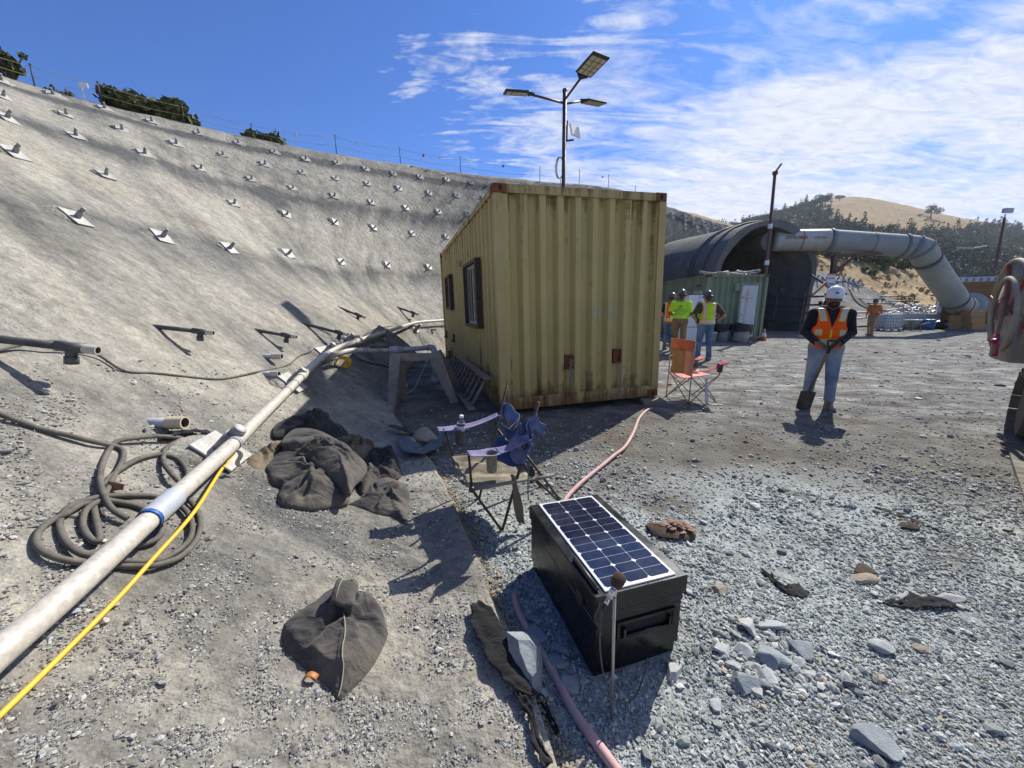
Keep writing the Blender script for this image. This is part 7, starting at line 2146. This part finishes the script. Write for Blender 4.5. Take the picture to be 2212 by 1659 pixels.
    for q in 'LR': s.cap(lerp3(D_['knee' + q], D_['ank' + q], .8), D_['ank' + q], .062, .066, .02)
    zt, zb = sp.get('waist', .99), sp.get('hem', .075)
    s.cut(lambda X, Y, Z: np.maximum(Z - zt, zb - Z)); s.mesh('trousers', sp['trousers'], t)
    # ---- shirt
    s = SDF(lo, hi, H); torso(s, .006); arms(s, .014 if sp.get('sleeve', 1) > .9 else .022, 1.0); zw = sp.get('shirt_hem', .88)
    if sp.get('hood'): s.cap((-.10, .02, 1.44), (.10, .02, 1.44), .055, .055, .03); s.cap((-.07, .08, 1.42), (.07, .08, 1.42), .07, .07, .03)
    sl_ = sp.get('sleeve', 1.0)
    if sl_ > .9:
        ends = [(np.array(D_['wri' + q]), np.array(D_['wri' + q]) - np.array(D_['elb' + q])) for q in 'LR']
    else:
        ends = [(np.array(lerp3(D_['sho' + q], D_['elb' + q], sl_)), np.array(D_['elb' + q]) - np.array(D_['sho' + q])) for q in 'LR']
    def shirt_cut(X, Y, Z):
        f = np.maximum(zw - Z, Z - (1.46 if not sp.get('hood') else 1.50))
        f = np.maximum(f, .068 * (1 + (fat - 1) * .6) - np.sqrt(X ** 2 + (Y - .0) ** 2 + (np.maximum(0, 1.40 - Z) * 1.2) ** 2))
        for (p, d), sg in zip(ends, (1, -1)):
            dn = d / np.linalg.norm(d); h = (X - p[0]) * dn[0] + (Y - p[1]) * dn[1] + (Z - p[2]) * dn[2]
            near = ((X - p[0]) ** 2 + (Y - p[1]) ** 2 + (Z - p[2]) ** 2 < .24 ** 2)
            tube = .11 - np.sqrt(np.maximum(0, (X - p[0]) ** 2 + (Y - p[1]) ** 2 + (Z - p[2]) ** 2 - h * h))
            side_ = (X * sg > .20 * fat) if sl_ < .9 else np.abs(X) >= 0
            f = np.where((h > 0) & near & side_ & (tube > 0) | ((sl_ < .9) & (h > 0) & (X * sg > .215 * fat)), np.maximum(f, h), f)
        return f
    s.cut(shirt_cut); sh = s.mesh('shirt', sp['shirt'], t)
    # ---- vest
    if sp.get('vest'):
        vm, kind = sp['vest']
        s = SDF(lo, hi, .008); torso(s, .026)
        zv = sp.get('vest_hem', .86)
        def vcut(X, Y, Z):
            f = np.maximum(zv - Z, Z - 1.455)
            for q in 'LR':     # arm holes
                p = np.array(D_['sho' + q]); sg = 1 if q == 'L' else -1
                f = np.maximum(f, np.minimum(X * sg - (.185 + (fat - 1) * .10), .5))
                f = np.maximum(f, .085 - np.sqrt((X - sg * (.235 + (fat - 1) * .1)) ** 2 + (np.maximum(0, np.abs(Z - 1.31) - .06)) ** 2))
            f = np.maximum(f, .085 - np.sqrt(X ** 2 + (Y - .01) ** 2 + (np.maximum(0, 1.41 - Z)) ** 2))
            vn = 1.20 if kind == 'front' else 1.32
            f = np.where(Y < 0, np.maximum(f, np.minimum(.004 + np.maximum(0, Z - vn) * .30 - np.abs(X), (Z - vn) * .9)), f)
            return f
        s.cut(vcut)
        wv = .2
        def vmat(X, Y, Z):
            mi = np.zeros(len(X), int); ax_ = np.abs(X)
            band = (Z > sp.get('band', .925)) & (Z < sp.get('band', .925) + .062); bt = (Z > sp.get('band', .925) - .014) & (Z < sp.get('band', .925) + .074)
            if kind == 'front':
                cx_ = .098 + np.maximum(0, Z - 1.28) * .22
                st = (np.abs(ax_ - cx_) < .026) & (Z > 1.285); stt = (np.abs(ax_ - cx_) < .036) & (Z > 1.275)
                pk = (np.abs(ax_ - .135) < .026) & (Z > 1.085) & (Z < 1.155); pkt = (np.abs(ax_ - .135) < .036) & (Z > 1.078) & (Z < 1.162)
                mi[(bt | (stt & (Y < .03)) | (pkt & (Y < 0)))] = 2; mi[(band | (st & (Y < .03)) | (pk & (Y < 0)))] = 1
                mi[(ax_ < .008) & (Y < 0) & (Z < 1.17)] = 2
            else:
                st = (np.abs(ax_ - .125) < .026) & (Z > .93); stt = (np.abs(ax_ - .125) < .042) & (Z > .93)
                mi[stt | bt] = 2; mi[st | band] = 1
            return mi
        s.mesh('vest', vm, t, vmat)
    # ---- boots
    for q, sg in (('L', 1), ('R', -1)):
        a = D_['ank' + q]; to = sp.get('toe' + q, (sg * .03, -.15))
        s = SDF((a[0] - .22, a[1] - .28, -.02), (a[0] + .22, a[1] + .2, .34), .008)
        s.cap((a[0], a[1] + .01, .05), (a[0], a[1], sp.get('boot_top', .16)), .052, .055, .03); s.cap((a[0], a[1] + .03, .045), (a[0] + to[0], a[1] + to[1], .038), .045, .042, .03)
        s.cut(lambda X, Y, Z: np.maximum(.004 - Z, Z - sp.get('boot_top', .16)))
        b = s.mesh('boot', [sp['boots'], M_SOLE], t, lambda X, Y, Z: (Z < .026).astype(int))
    # ---- helmet
    hm = sp.get('helmet')
    if hm:
        mat_, full = hm; c = hd + (0, .005, .045)
        R = Matrix.Translation(tuple(c)) @ Matrix.Rotation(sp.get('htilt', .12), 4, 'X')
        m = MB(); n = 30; prof = [(1.0, .0), (.99, .025), (.94, .06), (.82, .095), (.60, .122), (.32, .136), (.05, .140)]
        vs = []
        for r, z in prof:
            for k in range(n):
                a = 2 * math.pi * k / n; rdg = 1 + .02 * math.exp(-(math.cos(a) / .18) ** 2) * (z > .05)
                vs.append((math.cos(a) * .108 * r, math.sin(a) * .128 * r, z * rdg))
        fs = [(i * n + k, i * n + (k + 1) % n, (i + 1) * n + (k + 1) % n, (i + 1) * n + k) for i in range(len(prof) - 1) for k in range(n)]; fs.append(tuple((len(prof) - 1) * n + k for k in range(n)))
        m.add(vs, fs, 0, True, R); h_ = m.build('helmet', mat_, t, local=True)
        m = MB(); vs = []
        for ring_, (e, z) in enumerate(((1.0, .006), (1.16, -.004), (1.30, -.012), (1.30, -.016), (1.0, -.004))):
            for k in range(n):
                a = 2 * math.pi * k / n; fr_ = max(0, -math.sin(a)) ** 2 * .95 + (.62 if full else .10)
                q = 1 + (e - 1) * fr_ * 1.25; vs.append((math.cos(a) * .108 * q, math.sin(a) * .128 * q, z))
        fs = [(i * n + k, i * n + (k + 1) % n, (i + 1) * n + (k + 1) % n, (i + 1) * n + k) for i in range(4) for k in range(n)]
        m.add(vs, fs, 0, True, R); m.build('helmet_brim', mat_, t, local=True)
        m = MB(); m.tube([R @ V((0, y, .141 + .004 - abs(y) ** 2 * 7.5)) for y in np.linspace(-.10, .10, 11)], .008, 6); m.build('helmet_ridge', mat_, h_, local=True)
        if sp.get('logo'):
            m = MB(); m.ell((0, -.126, .052), (.021, .006, .016), 14, 6, 0, None); o = m.build('emblem', M_RED, h_, local=True); o.matrix_local = R
            for sg in (1, -1): MB().box((sg * .113, -.01, .03), (.018, .035, .03), R, bev=.004).build('clip', M_LAMPB, h_, local=True)
    return t

# ---- the man with the shovel
mloc = G(1763, 882); mloc.z = 0
fa = math.atan2(-mloc.x, mloc.y) * .75    # facing the camera
man = person('bearded man in white helmet and orange vest leaning on a shovel, facing the camera', mloc, fa, {
    'ankL': (.13, -.02, .09), 'ankR': (-.13, .02, .09), 'kneeL': (.115, -.02, .47), 'kneeR': (-.125, -.03, .49),
    'shoL': (.195, .0, 1.375), 'shoR': (-.195, .0, 1.375), 'elbL': (.262, .05, 1.12), 'elbR': (-.262, .05, 1.11), 'wriL': (.10, -.215, .985), 'wriR': (-.155, -.19, .985), 'head': (.0, -.03, 1.575)},
    dict(skin=M_SKIN1, hair=M_BEARD, beard=True, trousers=M_JEANL, shirt=M_NAVY, hood=True, vest=([M_ORANGE, M_SILVER, M_YTRIM], 'front'), boots=M_BOOTG, helmet=(M_HELW, False), logo=True, fat=1.08, band=.955, vest_hem=.90,
         shirt_hem=.89, handL=((-.85, -.12, -.5), (0, .45, -.9), 1.25), handR=((.85, -.25, -.35), (0, .45, -.9), 1.25), toeR=(-.04, -.15), toeL=(.03, -.15), boot_top=.2, hem=.13), .975)
MM = man.matrix_basis.copy(); MM = Matrix.Translation(mloc) @ Matrix.Rotation(fa, 4, 'Z') @ Matrix.Scale(.975, 4)
sv_ = thing('shovel', 'square bladed shovel with worn wooden handle held by the bearded man', 'shovel', MM @ V((-.12, -.28, 0)))
hp, bpnt = MM @ V((.0, -.27, .93)), MM @ V((-.175, -.33, .27))
M_WOODH = plain('worn_wood', (.30, .165, .06), .6, var=.2, scale=12, dirt=(.16, .10, .05))
M_BLADE = plain('muddy_blade', (.075, .062, .05), .6, .3, var=.3, scale=16, dirt=(.20, .17, .13), dirt_amt=.6)
ax = (bpnt - hp).normalized()
MB().cyl(hp, hp.lerp(bpnt, .62), .018, n=12).build('handle', M_WOODH, sv_)
MB().cyl(hp.lerp(bpnt, .58), bpnt, .021, .017, n=12).build('socket', M_BLADE, sv_)
rt = MM.to_3x3() @ V((1, 0, 0)); g0 = hp - ax * .09
MB().tube(spline([hp + ax * .03, hp - ax * .02 + rt * .035, g0 + rt * .055, g0], 4), .011, 8).tube(spline([hp + ax * .03, hp - ax * .02 - rt * .035, g0 - rt * .055, g0], 4), .011, 8).cyl(g0 - rt * .06, g0 + rt * .06, .014, n=10).cyl(hp - ax * .01, hp + ax * .09, .022, n=10).build('grip', M_LAMPB, sv_)
fwd = MM.to_3x3() @ V((0, -1, 0)); tip = MM @ V((-.215, -.34, .0))
dn = (tip - bpnt).normalized(); rt2 = rt
def blade(s, t):
    wd = .088 * (1 - .06 * t) ; e = (2 * s - 1)
    zt_ = .03 if t > .9 else 0
    return bpnt + V((0, 0, .03)) + dn * (t * .27) * (1 - .10 * abs(e) ** 3 * (t > .8)) + rt2 * e * wd - fwd * (.035 * (1 - e * e)) + fwd * (.02 * e * e)
MB().sheet(blade, 14, 12, .004).build('blade', M_BLADE, sv_)

# ---- three men by the fridge
def glp(u, v): p = G(u, v); return V((p.x, p.y, 0))
person('man seen from behind in lime vest, brown shirt and black helmet, hands on hips', glp(1517, 778), math.pi + .05, {
    'elbL': (.41, .10, 1.13), 'elbR': (-.41, .10, 1.13), 'wriL': (.225, -.01, .99), 'wriR': (-.225, -.01, .99), 'ankL': (.15, .02, .09), 'ankR': (-.15, .02, .09), 'kneeL': (.13, -.01, .48), 'kneeR': (-.13, -.01, .48)},
    dict(skin=M_SKIN2, trousers=M_JEAN, shirt=M_BROWNS, sleeve=.85, vest=([M_LIME, M_SILVER, M_OTRIM], 'back'), boots=M_BOOTG, helmet=(M_HELG, True), fat=1.2, band=.97, vest_hem=.93, shirt_hem=.95,
         handL=((-.5, -.5, -.6), (-1, 0, 0), .5), handR=((.5, -.5, -.6), (1, 0, 0), .5)), 1.045)
w2 = person('man in lime green t-shirt and khaki trousers with brown helmet, back half turned', glp(1463, 764), math.pi - .55, {
    'elbL': (.28, .03, 1.12), 'elbR': (-.27, -.02, 1.10), 'wriL': (.15, -.21, 1.05), 'wriR': (-.14, -.2, 1.03), 'head': (.0, -.03, 1.585)},
    dict(skin=M_SKIN1, trousers=M_KHAKI, shirt=M_LIMES, sleeve=.8, boots=M_BOOT, helmet=(M_HELB, True), fat=1.05, shirt_hem=.86, boot_top=.26, hem=.24), 1.09)
RB2 = Matrix.Translation((0, 0, 0))
tb_ = basis(V((0, .150, 1.20)), V((-1, 0, 0)), V((0, 0, 1)), V((0, 1, 0)))
sh2 = [c for c in w2.children if c.name.startswith('shirt')][0]
M_PRINT = plain('dark_print', (.03, .06, .02), .8, bump=0); M_PRINTG = plain('grey_print', (.30, .42, .16), .8, bump=0)
bvh2 = BVHTree.FromPolygons([v.co for v in sh2.data.vertices], [tuple(p.vertices) for p in sh2.data.polygons])
def wrap_back(o):     # lay the print on the curved back of the shirt
    for v in o.data.vertices:
        h = bvh2.ray_cast(V((v.co.x, .6, v.co.z)), V((0, -1, 0)))
        if h[0] is not None: v.co.y = h[0].y + .004 + (.001 if v.co.y > .15 else 0)
for body_, sz_, z_, mt in (('DRILL TECH', .058, 1.165, M_PRINT),):
    o = text_mesh('print', body_, sz_, Matrix.Translation((0, 0, z_ - 1.20)) @ tb_, mt, sh2); wrap_back(o)
m = MB()
for z_, w_ in ((1.225, .30), (1.105, .26)):
    for k in range(15): m.box((-w_ / 2 + w_ * (k + .5) / 15, .15, z_), (w_ / 15 * .999, .002, .034))
o = m.build('print_bar', M_PRINTG, sh2, local=True); wrap_back(o)
m = MB(); m.tube([V((.045 * math.copysign(abs(math.cos(a)) ** .6, math.cos(a)) , .15, 1.305 + .036 * math.copysign(abs(math.sin(a)) ** .6, math.sin(a)))) for a in np.linspace(0, 6.28, 25)[:-1]], .006, 5, closed=True); m.box((0, .15, 1.305), (.028, .003, .03)); o = m.build('print_emblem', M_PRINT, sh2, local=True); wrap_back(o)
person('man in orange vest and shorts with brown helmet, half hidden by the olive container', glp(1443, 757), 2.2, {
    'elbR': (-.30, -.02, 1.12), 'wriR': (-.16, -.18, 1.10)},
    dict(skin=M_SKIN2, trousers=M_JEAN, shirt=M_NAVY, sleeve=.8, vest=([M_ORANGE, M_SILVER, M_YTRIM], 'back'), boots=M_BOOT, helmet=(M_HELB, True), fat=1.05, boot_top=.30, hem=.28), 1.06)
# ---- the far worker in waders
person('far worker in orange t-shirt and tan bib waders walking by the white totes', glp(1879, 724), -1.15, {
    'kneeL': (.09, -.12, .50), 'ankL': (.09, -.05, .10), 'kneeR': (-.10, -.02, .48), 'ankR': (-.10, .10, .10), 'elbL': (.27, .06, 1.12), 'wriL': (.22, -.12, .98), 'elbR': (-.27, .05, 1.12), 'wriR': (-.24, -.10, .95)},
    dict(skin=M_SKIN2, trousers=M_BIB, shirt=M_ORSH, sleeve=.8, boots=M_BOOT, helmet=(M_HELG, True), fat=1.0, shirt_hem=1.0, waist=1.18, boot_top=.14), 1.02)
# ================================================================ totes, wheelbarrow, rubble behind the yard
M_TOTE = plain('tote_plastic', (.66, .68, .68), .5, var=.05, bump=.03); M_CAGE = plain('cage_steel', (.40, .42, .43), .4, .4, bump=.02)
def tote(p, label, fill=True, s=1.0, rz=0.0):
    t = thing('ibc_tote', label, 'tote', p, 'white caged totes')
    M = Matrix.Translation(p) @ Matrix.Rotation(rz, 4, 'Z') @ Matrix.Scale(s, 4)
    MB().box((0, 0, .60), (1.12, .92, .84), M, bev=.06).build('tank', M_TOTE, t)
    m = MB(); X, Y = .585, .485
    for z in (.17, .36, .55, .74, .93, 1.06):
        for a, b in (((-X, -Y), (X, -Y)), ((X, -Y), (X, Y)), ((X, Y), (-X, Y)), ((-X, Y), (-X, -Y))): m.cyl(M @ V((*a, z)), M @ V((*b, z)), .014, n=6)
    for k in range(8):
        x = -X + 2 * X * k / 7
        for y in (-Y, Y): m.cyl(M @ V((x, y, .15)), M @ V((x, y, 1.06)), .012, n=6)
    for k in range(1, 6):
        y = -Y + 2 * Y * k / 6
        for x in (-X, X): m.cyl(M @ V((x, y, .15)), M @ V((x, y, 1.06)), .012, n=6)
    m.build('cage', M_CAGE, t)
    m = MB(); m.box((0, 0, .135), (1.2, 1.0, .03), M)
    for x in (-.5, 0, .5):
        for y in (-.42, .42): m.box((x, y, .06), (.14, .14, .12), M)
    m.box((0, -.42, .012), (1.2, .12, .024), M); m.box((0, .42, .012), (1.2, .12, .024), M); m.build('pallet', M_CAGE, t)
    if fill:
        r = np.random.default_rng(int(p.x * 100)); m = MB()
        for k in range(9):
            v_, f_ = rock_mesh(r, sub=1); c = V((r.uniform(-.4, .4), r.uniform(-.3, .3), 1.0)); m.add([M @ (V((a * .16, b * .16, c_ * .13)) + c) for a, b, c_ in v_], f_)
        m.build('rubble_fill', M_PLATE, t)
    return t
tote(glp(1911, 714), 'nearest white caged tote, beside the far worker', True, .98, .1)
tote(at(1958, 703, 24.6) * 1, 'second white caged tote behind the wheelbarrow', True, 1.0, -.1)
tote(at(1994, 699, 25.6), 'third white caged tote partly hidden behind the wheelbarrow', True, .95, .2)
for o in list(sc.objects):
    if o.name.startswith('ibc_tote'):
        dz = o.location.z
        for c in o.children:
            c.location.z -= 0
        o.location.z = 0.0 if abs(dz) < 3 else dz
p = glp(1967, 714); wbw = thing('wheelbarrow', 'old grey wheelbarrow standing before the totes', 'wheelbarrow', p)
M_WBAR = plain('grey_tray', (.30, .31, .31), .6, .2, var=.2, dirt=(.2, .16, .12))
Mw = Matrix.Translation(p) @ Matrix.Rotation(.25, 4, 'Z')
def trayf(s, t):
    a = 2 * math.pi * s; e = .55 + .45 * t; return Mw @ V((math.cos(a) * .55 * e + .05 * t, math.sin(a) * .36 * e, .36 + .28 * t))
m = MB(); m.sheet(trayf, 28, 5, .01); m.add([Mw @ V((math.cos(a) * .55 * .55, math.sin(a) * .36 * .55, .36)) for a in np.linspace(0, 6.28, 25)[:-1]], [tuple(range(24))]); m.build('tray', M_WBAR, wbw)
MB().lathe([(.02, -.05), (.17, -.05), (.19, -.02), (.19, .02), (.17, .05), (.02, .05)], 18, Mw @ Matrix.Translation((-.62, 0, .19)) @ Matrix.Rotation(math.pi / 2, 4, 'X')).build('wheel', M_BLACKP, wbw)
for sg in (1, -1):
    MB().beam(Mw @ V((-.62, sg * .08, .19)), Mw @ V((.98, sg * .28, .46)), .04, .05).build('handle', M_WOODG, wbw)
    MB().beam(Mw @ V((.35, sg * .2, .36)), Mw @ V((.42, sg * .26, .0)), .05, .04).build('leg', M_WOODG, wbw)
# black sack
p = glp(2031, 711); s = SDF((-.6, -.5, 0), (.6, .5, .75), .03); s.ell((0, 0, .28), (.45, .34, .30), .05); s.ell((.15, 0, .36), (.30, .28, .24), .08); s.ell((-.3, .05, .2), (.2, .25, .2), .08)
o = s.mesh('sack', M_BAG, None); o.location = p; tag(o, 'big black sack between the blue barrel and the cardboard boxes', 'sack')
# bent pale offcuts: one heap nobody could count
r = np.random.default_rng(31); m = MB()
for k in range(150):
    u = r.uniform(1935, 2012); v = r.uniform(658, 690)
    c = at(u, v, r.uniform(25.3, 27)); a = r.uniform(0, 3.1); w_ = r.uniform(.10, .22); L = r.uniform(.35, .8); b = r.uniform(-.5, .5)
    d = V((math.cos(a), math.sin(a) * .4, b * .6)).normalized(); n_ = V((0, -.3, 1)).normalized()
    m.sheet(lambda s_, t_: c + d * (s_ - .5) * L + n_.cross(d) * (t_ - .5) * w_ + V((0, 0, .16 * math.sin(3.1 * s_) * (1 if k % 2 else -1))), 5, 2, .012)
tag(m.build('debris', M_PLATE), 'heap of bent pale sheet offcuts behind the white totes', 'debris', kind='stuff')
m = MB()
for k in range(60):
    c = at(r.uniform(1880, 1990), r.uniform(690, 712), r.uniform(24.6, 26)); v_, f_ = rock_mesh(r, sub=1); q = r.uniform(.12, .3)
    m.add([V((a * q, b * q, c_ * q * .7)) + V((c.x, c.y, max(.05, c.z))) for a, b, c_ in v_], f_)
tag(m.build('rubble_heap', M_STONE), 'low heap of pale concrete rubble around the totes', 'rubble', kind='stuff')
for i, (u0, v0, u1, v1, t0, t1, r_, l) in enumerate(((1840,676,1965,664,24.5,25.5,.07,'long pale pipe lying behind the far worker, the upper one'),(1835,690,1935,672,23.6,24.8,.06,'long pale pipe lying behind the far worker, the lower one'),(1775,672,1850,684,23,24,.08,'pale pipe end at the right foot of the tunnel'))):
    tag(MB().tube(spline([at(u0, v0, t0), at((u0 + u1) / 2, (v0 + v1) / 2 + 3, (t0 + t1) / 2), at(u1, v1, t1)], 5), r_, 8).build('long_pipe', M_PVC), l, 'pipe', 'long pipes behind the yard')
tag(MB().tube(spline([at(1833, 622, 26.5), at(1850, 652, 25.5), at(1880, 668, 25), at(1930, 672, 25)], 6), .05, 8).build('thick_hose', M_HOSE), 'dark hose sweeping down the bank behind the helmet', 'hose')
# yellow container, green tank, bin at the right
YA = at(2146, 669, 31); YA.z = 0
yc = thing('yellow_container', 'yellow container far behind the fan box', 'container', YA)
M_YC = rust_paint('yellow_paint', (.50, .42, .06), (.40, .33, .05), amt=.4)
m = MB(); corrugated(m, Matrix.Translation(YA), 2.4, .1, 2.6, .2, .04); m.box(YA + V((1.2, 1.5, 1.35)), (2.38, 2.9, 2.5)); m.build('wall', M_YC, yc)
m = MB(); m.box(YA + V((1.2, .03, 2.62)), (2.5, .12, .1)); m.box(YA + V((0, .0, 1.3)), (.1, .1, 2.6)); m.box(YA + V((2.42, 0, 1.3)), (.1, .1, 2.6)); m.build('frame', M_YC, yc)
bn = glp(2160, 704); sk_ = thing('skip_bin', 'dark teal bin with open lid at the right of the fan box', 'bin', bn)
M_TEAL = plain('teal_bin', (.03, .085, .10), .5)
MB().box(bn + V((.35, .6, .65)), (1.5, 1.0, 1.25), taper=1.1).build('body', M_TEAL, sk_); MB().box(bn + V((.35, .6, 1.33)), (1.7, 1.15, .06), bev=.02).build('lid', M_PVCG, sk_)
wr_ = glp(2152, 712); m = MB()
for k in range(7): m.sheet(lambda s_, t_: wr_ + V((-.35 + .13 * k + .05 * s_, -.1 * t_ , .05 + .5 * s_ * (1 - .1 * k) + .05 * math.sin(5 * t_))), 5, 4, .01)
tag(m.build('white_sheeting', M_WHITE), 'crumpled white sheeting before the teal bin', 'sheeting')
tk = at(2080, 622, 38); tkb = V((tk.x, tk.y, 0)); tn_ = thing('water_tank', 'round grey corrugated tank behind the fan box', 'tank', tkb)
M_TANK = plain('tank_grey', (.25, .28, .30), .6, .1)
MB().lathe([(1.6 + .02 * (k % 2), .3 * k) for k in range(13)], 30, Matrix.Translation(tkb)).build('wall', M_TANK, tn_); MB().lathe([(1.7, 3.6), (.1, 4.0)], 30, Matrix.Translation(tkb)).build('roof', M_TANK, tn_)

# ================================================================ tracked machine with hose reel at the right edge
M_MUD = plain('muddy_cream_paint', (.36, .33, .26), .75, var=.15, scale=6, bump=.4, bdist=.01, dirt=(.20, .175, .135), dirt_amt=.7)
M_MUDD = plain('muddy_steel', (.085, .075, .062), .85, .1, var=.3, scale=9, bump=.6, bdist=.015, dirt=(.22, .20, .165), dirt_amt=.65)
M_REDP = plain('worn_red_paint', (.30, .035, .035), .6, var=.2, scale=9, dirt=(.30, .27, .21), dirt_amt=.7)
M_CRIM = plain('crimson_part', (.42, .015, .06), .4)
M_REELH = plain('cream_hose', (.38, .35, .28), .75, var=.15, scale=8, dirt=(.22, .20, .16), dirt_amt=.6)
T0, T1 = G(2232, 1150), G(2168, 950)
ax = (T1 - T0); ax.z = 0; ax.normalize(); sd = V((ax.y, -ax.x, 0))      # sd: towards the machine (right)
mcn = thing('tracked_machine', 'muddy cream tracked machine with a big hose reel at the right edge of view', 'machine', T1 + sd * .6)
Lt = (T1 - T0).length; Wt = .5; Rt = .36
# one closed run of track shoes: bottom, round the idler at the far end, back along the top
path = []
for k in range(int((Lt + 1.6) / .02)): path.append((T1 - ax * .02 * k, V((0, 0, -1)), ax))
track = []
nb = 40
def trk(q):          # q in metres from the idler bottom, counter clockwise
    Lb = Lt + 1.6; arc = math.pi * Rt
    if q < Lb: return T1 - ax * (Lb - q) + V((0, 0, .02)), ax
    q -= Lb
    if q < arc:
        a = q / Rt; return T1 + ax * math.sin(a) * Rt + V((0, 0, Rt - math.cos(a) * Rt + .02)), ax * math.cos(a) + V((0, 0, math.sin(a)))
    q -= arc; return T1 - ax * q + V((0, 0, 2 * Rt + .02)), -ax
tot = (Lt + 1.6) * 2 + math.pi * Rt; npad = int(tot / .155)
mm_ = [MB(), MB()]
for k in range(npad):
    p, d = trk(k * tot / npad); n_ = sd.cross(d) * -1
    out = V((0, 0, -1)) if False else d.cross(sd)
    B = basis(p + sd * Wt / 2, d, sd, out)
    mm_[0].box((0, 0, .0), (.145, Wt, .03), B); mm_[0].box((.05, 0, -.03 if out.z > 0 and k < 0 else .03), (.02, Wt, .05), B)
mm_[0].build('track', M_MUDD, mcn)
m = MB(); m.cyl(T1 + V((0, 0, Rt + .02)) + sd * .06, T1 + V((0, 0, Rt + .02)) + sd * (Wt - .06), Rt - .06, n=24); m.build('idler_wheel', M_MUDD, mcn)
m = MB(); c = T1 - ax * (Lt / 2 + .3) + sd * (Wt / 2) + V((0, 0, Rt + .02))
m.box((0, 0, 0), (Lt + .8, Wt * .55, .42), basis(c, ax, sd, V((0, 0, 1))), bev=.04); m.build('track_frame', M_MUD, mcn)
m = MB()
c = T1 + sd * .95 + ax * -.3 + V((0, 0, 1.02)); m.box((0, 0, 0), (1.9, 1.1, .34), basis(c, ax, sd, V((0, 0, 1))), bev=.03); m.build('deck', M_MUDD, mcn)
# reel: seen almost edge on at the left of the machine
rc_ = at(2181, 671, 4.75); ra = V((.80, -.60, .07)).normalized()      # axle points to the right and towards the camera
xr, yr, _ = frame_from(ra)
Rr = .60
Mr = basis(rc_, xr, yr, ra)
rl = MB()
n = 40
for (z, rr, mt) in ((0, Rr, 0),):
    rl.lathe([(.12, -.012), (Rr - .03, -.012), (Rr - .03, .012), (.12, .012)], n, Mr, 1, True, False)
fl_ = rl.build('reel_flange', [M_REDP, M_MUD], mcn)
MB().tube([Mr @ V((math.cos(a) * Rr, math.sin(a) * Rr, 0)) for a in np.linspace(0, 6.28, 49)[:-1]], .028, 10, closed=True).build('flange_rim', M_MUD, fl_)
m = MB()
for k in range(6):
    a = k * math.pi / 3 + .3; m.beam(Mr @ V((math.cos(a) * .1, math.sin(a) * .1, -.03)), Mr @ V((math.cos(a) * (Rr - .03), math.sin(a) * (Rr - .03), -.03)), .06, .03, ra)
m.build('spoke', M_REDP, fl_)
m = MB()
for lay, rr in enumerate((.56, .50, .44)):
    for k in range(4):
        z = .07 + .085 * k + (.04 if lay % 2 else 0); m.tube([Mr @ V((math.cos(a) * (rr + .02 * math.sin(3 * a + k)), math.sin(a) * (rr + .02 * math.sin(2 * a + k * 2)), z + .02 * math.sin(2 * a + lay))) for a in np.linspace(0, 6.28, 49)[:-1]], .045, 9, closed=True)
m.build('wound_hose', M_REELH, mcn)
MB().lathe([(.10, -.10), (.13, -.08), (.13, .42), (.3, .42), (.3, .0)], 20, Mr).build('hub', M_MUDD, mcn)
MB().lathe([(.12, .415), (Rr - .03, .415), (Rr - .03, .44), (.12, .44)], n, Mr, 0, True, False).build('reel_flange', M_MUD, mcn)
# a second smaller ring and the swivel with its red handle on the outside
c = at(2168, 678, 4.62); M2 = basis(c, xr, yr, ra)
MB().tube([M2 @ V((math.cos(a) * .36, math.sin(a) * .42, 0)) for a in np.linspace(0, 6.28, 37)[:-1]], .022, 8, closed=True).build('guide_ring', M_MUD, mcn)
MB().tube(spline([at(2168, 640, 4.55), at(2161, 690, 4.55), at(2152, 725, 4.5), at(2147, 765, 4.5)], 6), .022, 8).build('feed_pipe', M_REDP, mcn)
MB().cyl(at(2153, 722, 4.5), at(2148, 770, 4.5), .026, n=10).ell(at(2150, 737, 4.48), (.05, .03, .035)).cyl(at(2142, 738, 4.46), at(2158, 731, 4.46), .015, n=8).build('valve_handle', M_CRIM, mcn)
MB().ell(at(2158, 735, 4.47), (.028, .028, .04)).build('valve', M_MUD, mcn)
m = MB(); B = basis(at(2232, 728, 4.5), V((.80, -.60, 0)), V((.6, .8, 0)), V((0, 0, 1)))
m.box((.1, .1, -.02), (.62, .6, .56), B, bev=.03); m.build('body_panel', M_MUD, mcn)
q0, q1 = at(2176, 775, 4.6), at(2216, 755, 4.6)
m = MB(); m.add([q0, at(2198, 703, 4.6), at(2240, 690, 4.6), at(2240, 778, 4.6)] + [p + V((.5, .5, 0)) for p in (q0, at(2198, 703, 4.6), at(2240, 690, 4.6), at(2240, 778, 4.6))], [(0, 1, 2, 3), (7, 6, 5, 4), (0, 4, 5, 1), (1, 5, 6, 2), (2, 6, 7, 3), (3, 7, 4, 0)]); m.build('guard_plate', M_MUD, mcn)
MB().cyl(rc_ + ra * .5 + V((0, 0, -.9)), rc_ + ra * .5, .08, n=10).build('reel_post', M_MUDD, mcn)
# ================================================================ the air over the valley
hz = bpy.data.materials.new('haze_air'); hz.use_nodes = True; hn = hz.node_tree.nodes
hn.remove(hn['Principled BSDF']); pv = hn.new('ShaderNodeVolumePrincipled'); pv.inputs['Color'].default_value = (.80, .88, 1, 1); pv.inputs['Density'].default_value = .00028; pv.inputs['Anisotropy'].default_value = .2
hz.node_tree.links.new(pv.outputs[0], hn['Material Output'].inputs['Volume'])
try: hz.cycles.homogeneous_volume = True
except Exception: pass
hb = MB().box((0, 0, 74), (3020, 3020, 152)).build('haze', hz, origin=(0, 0, 0)); tag(hb, 'thin pale haze in the air', 'haze', kind='stuff')
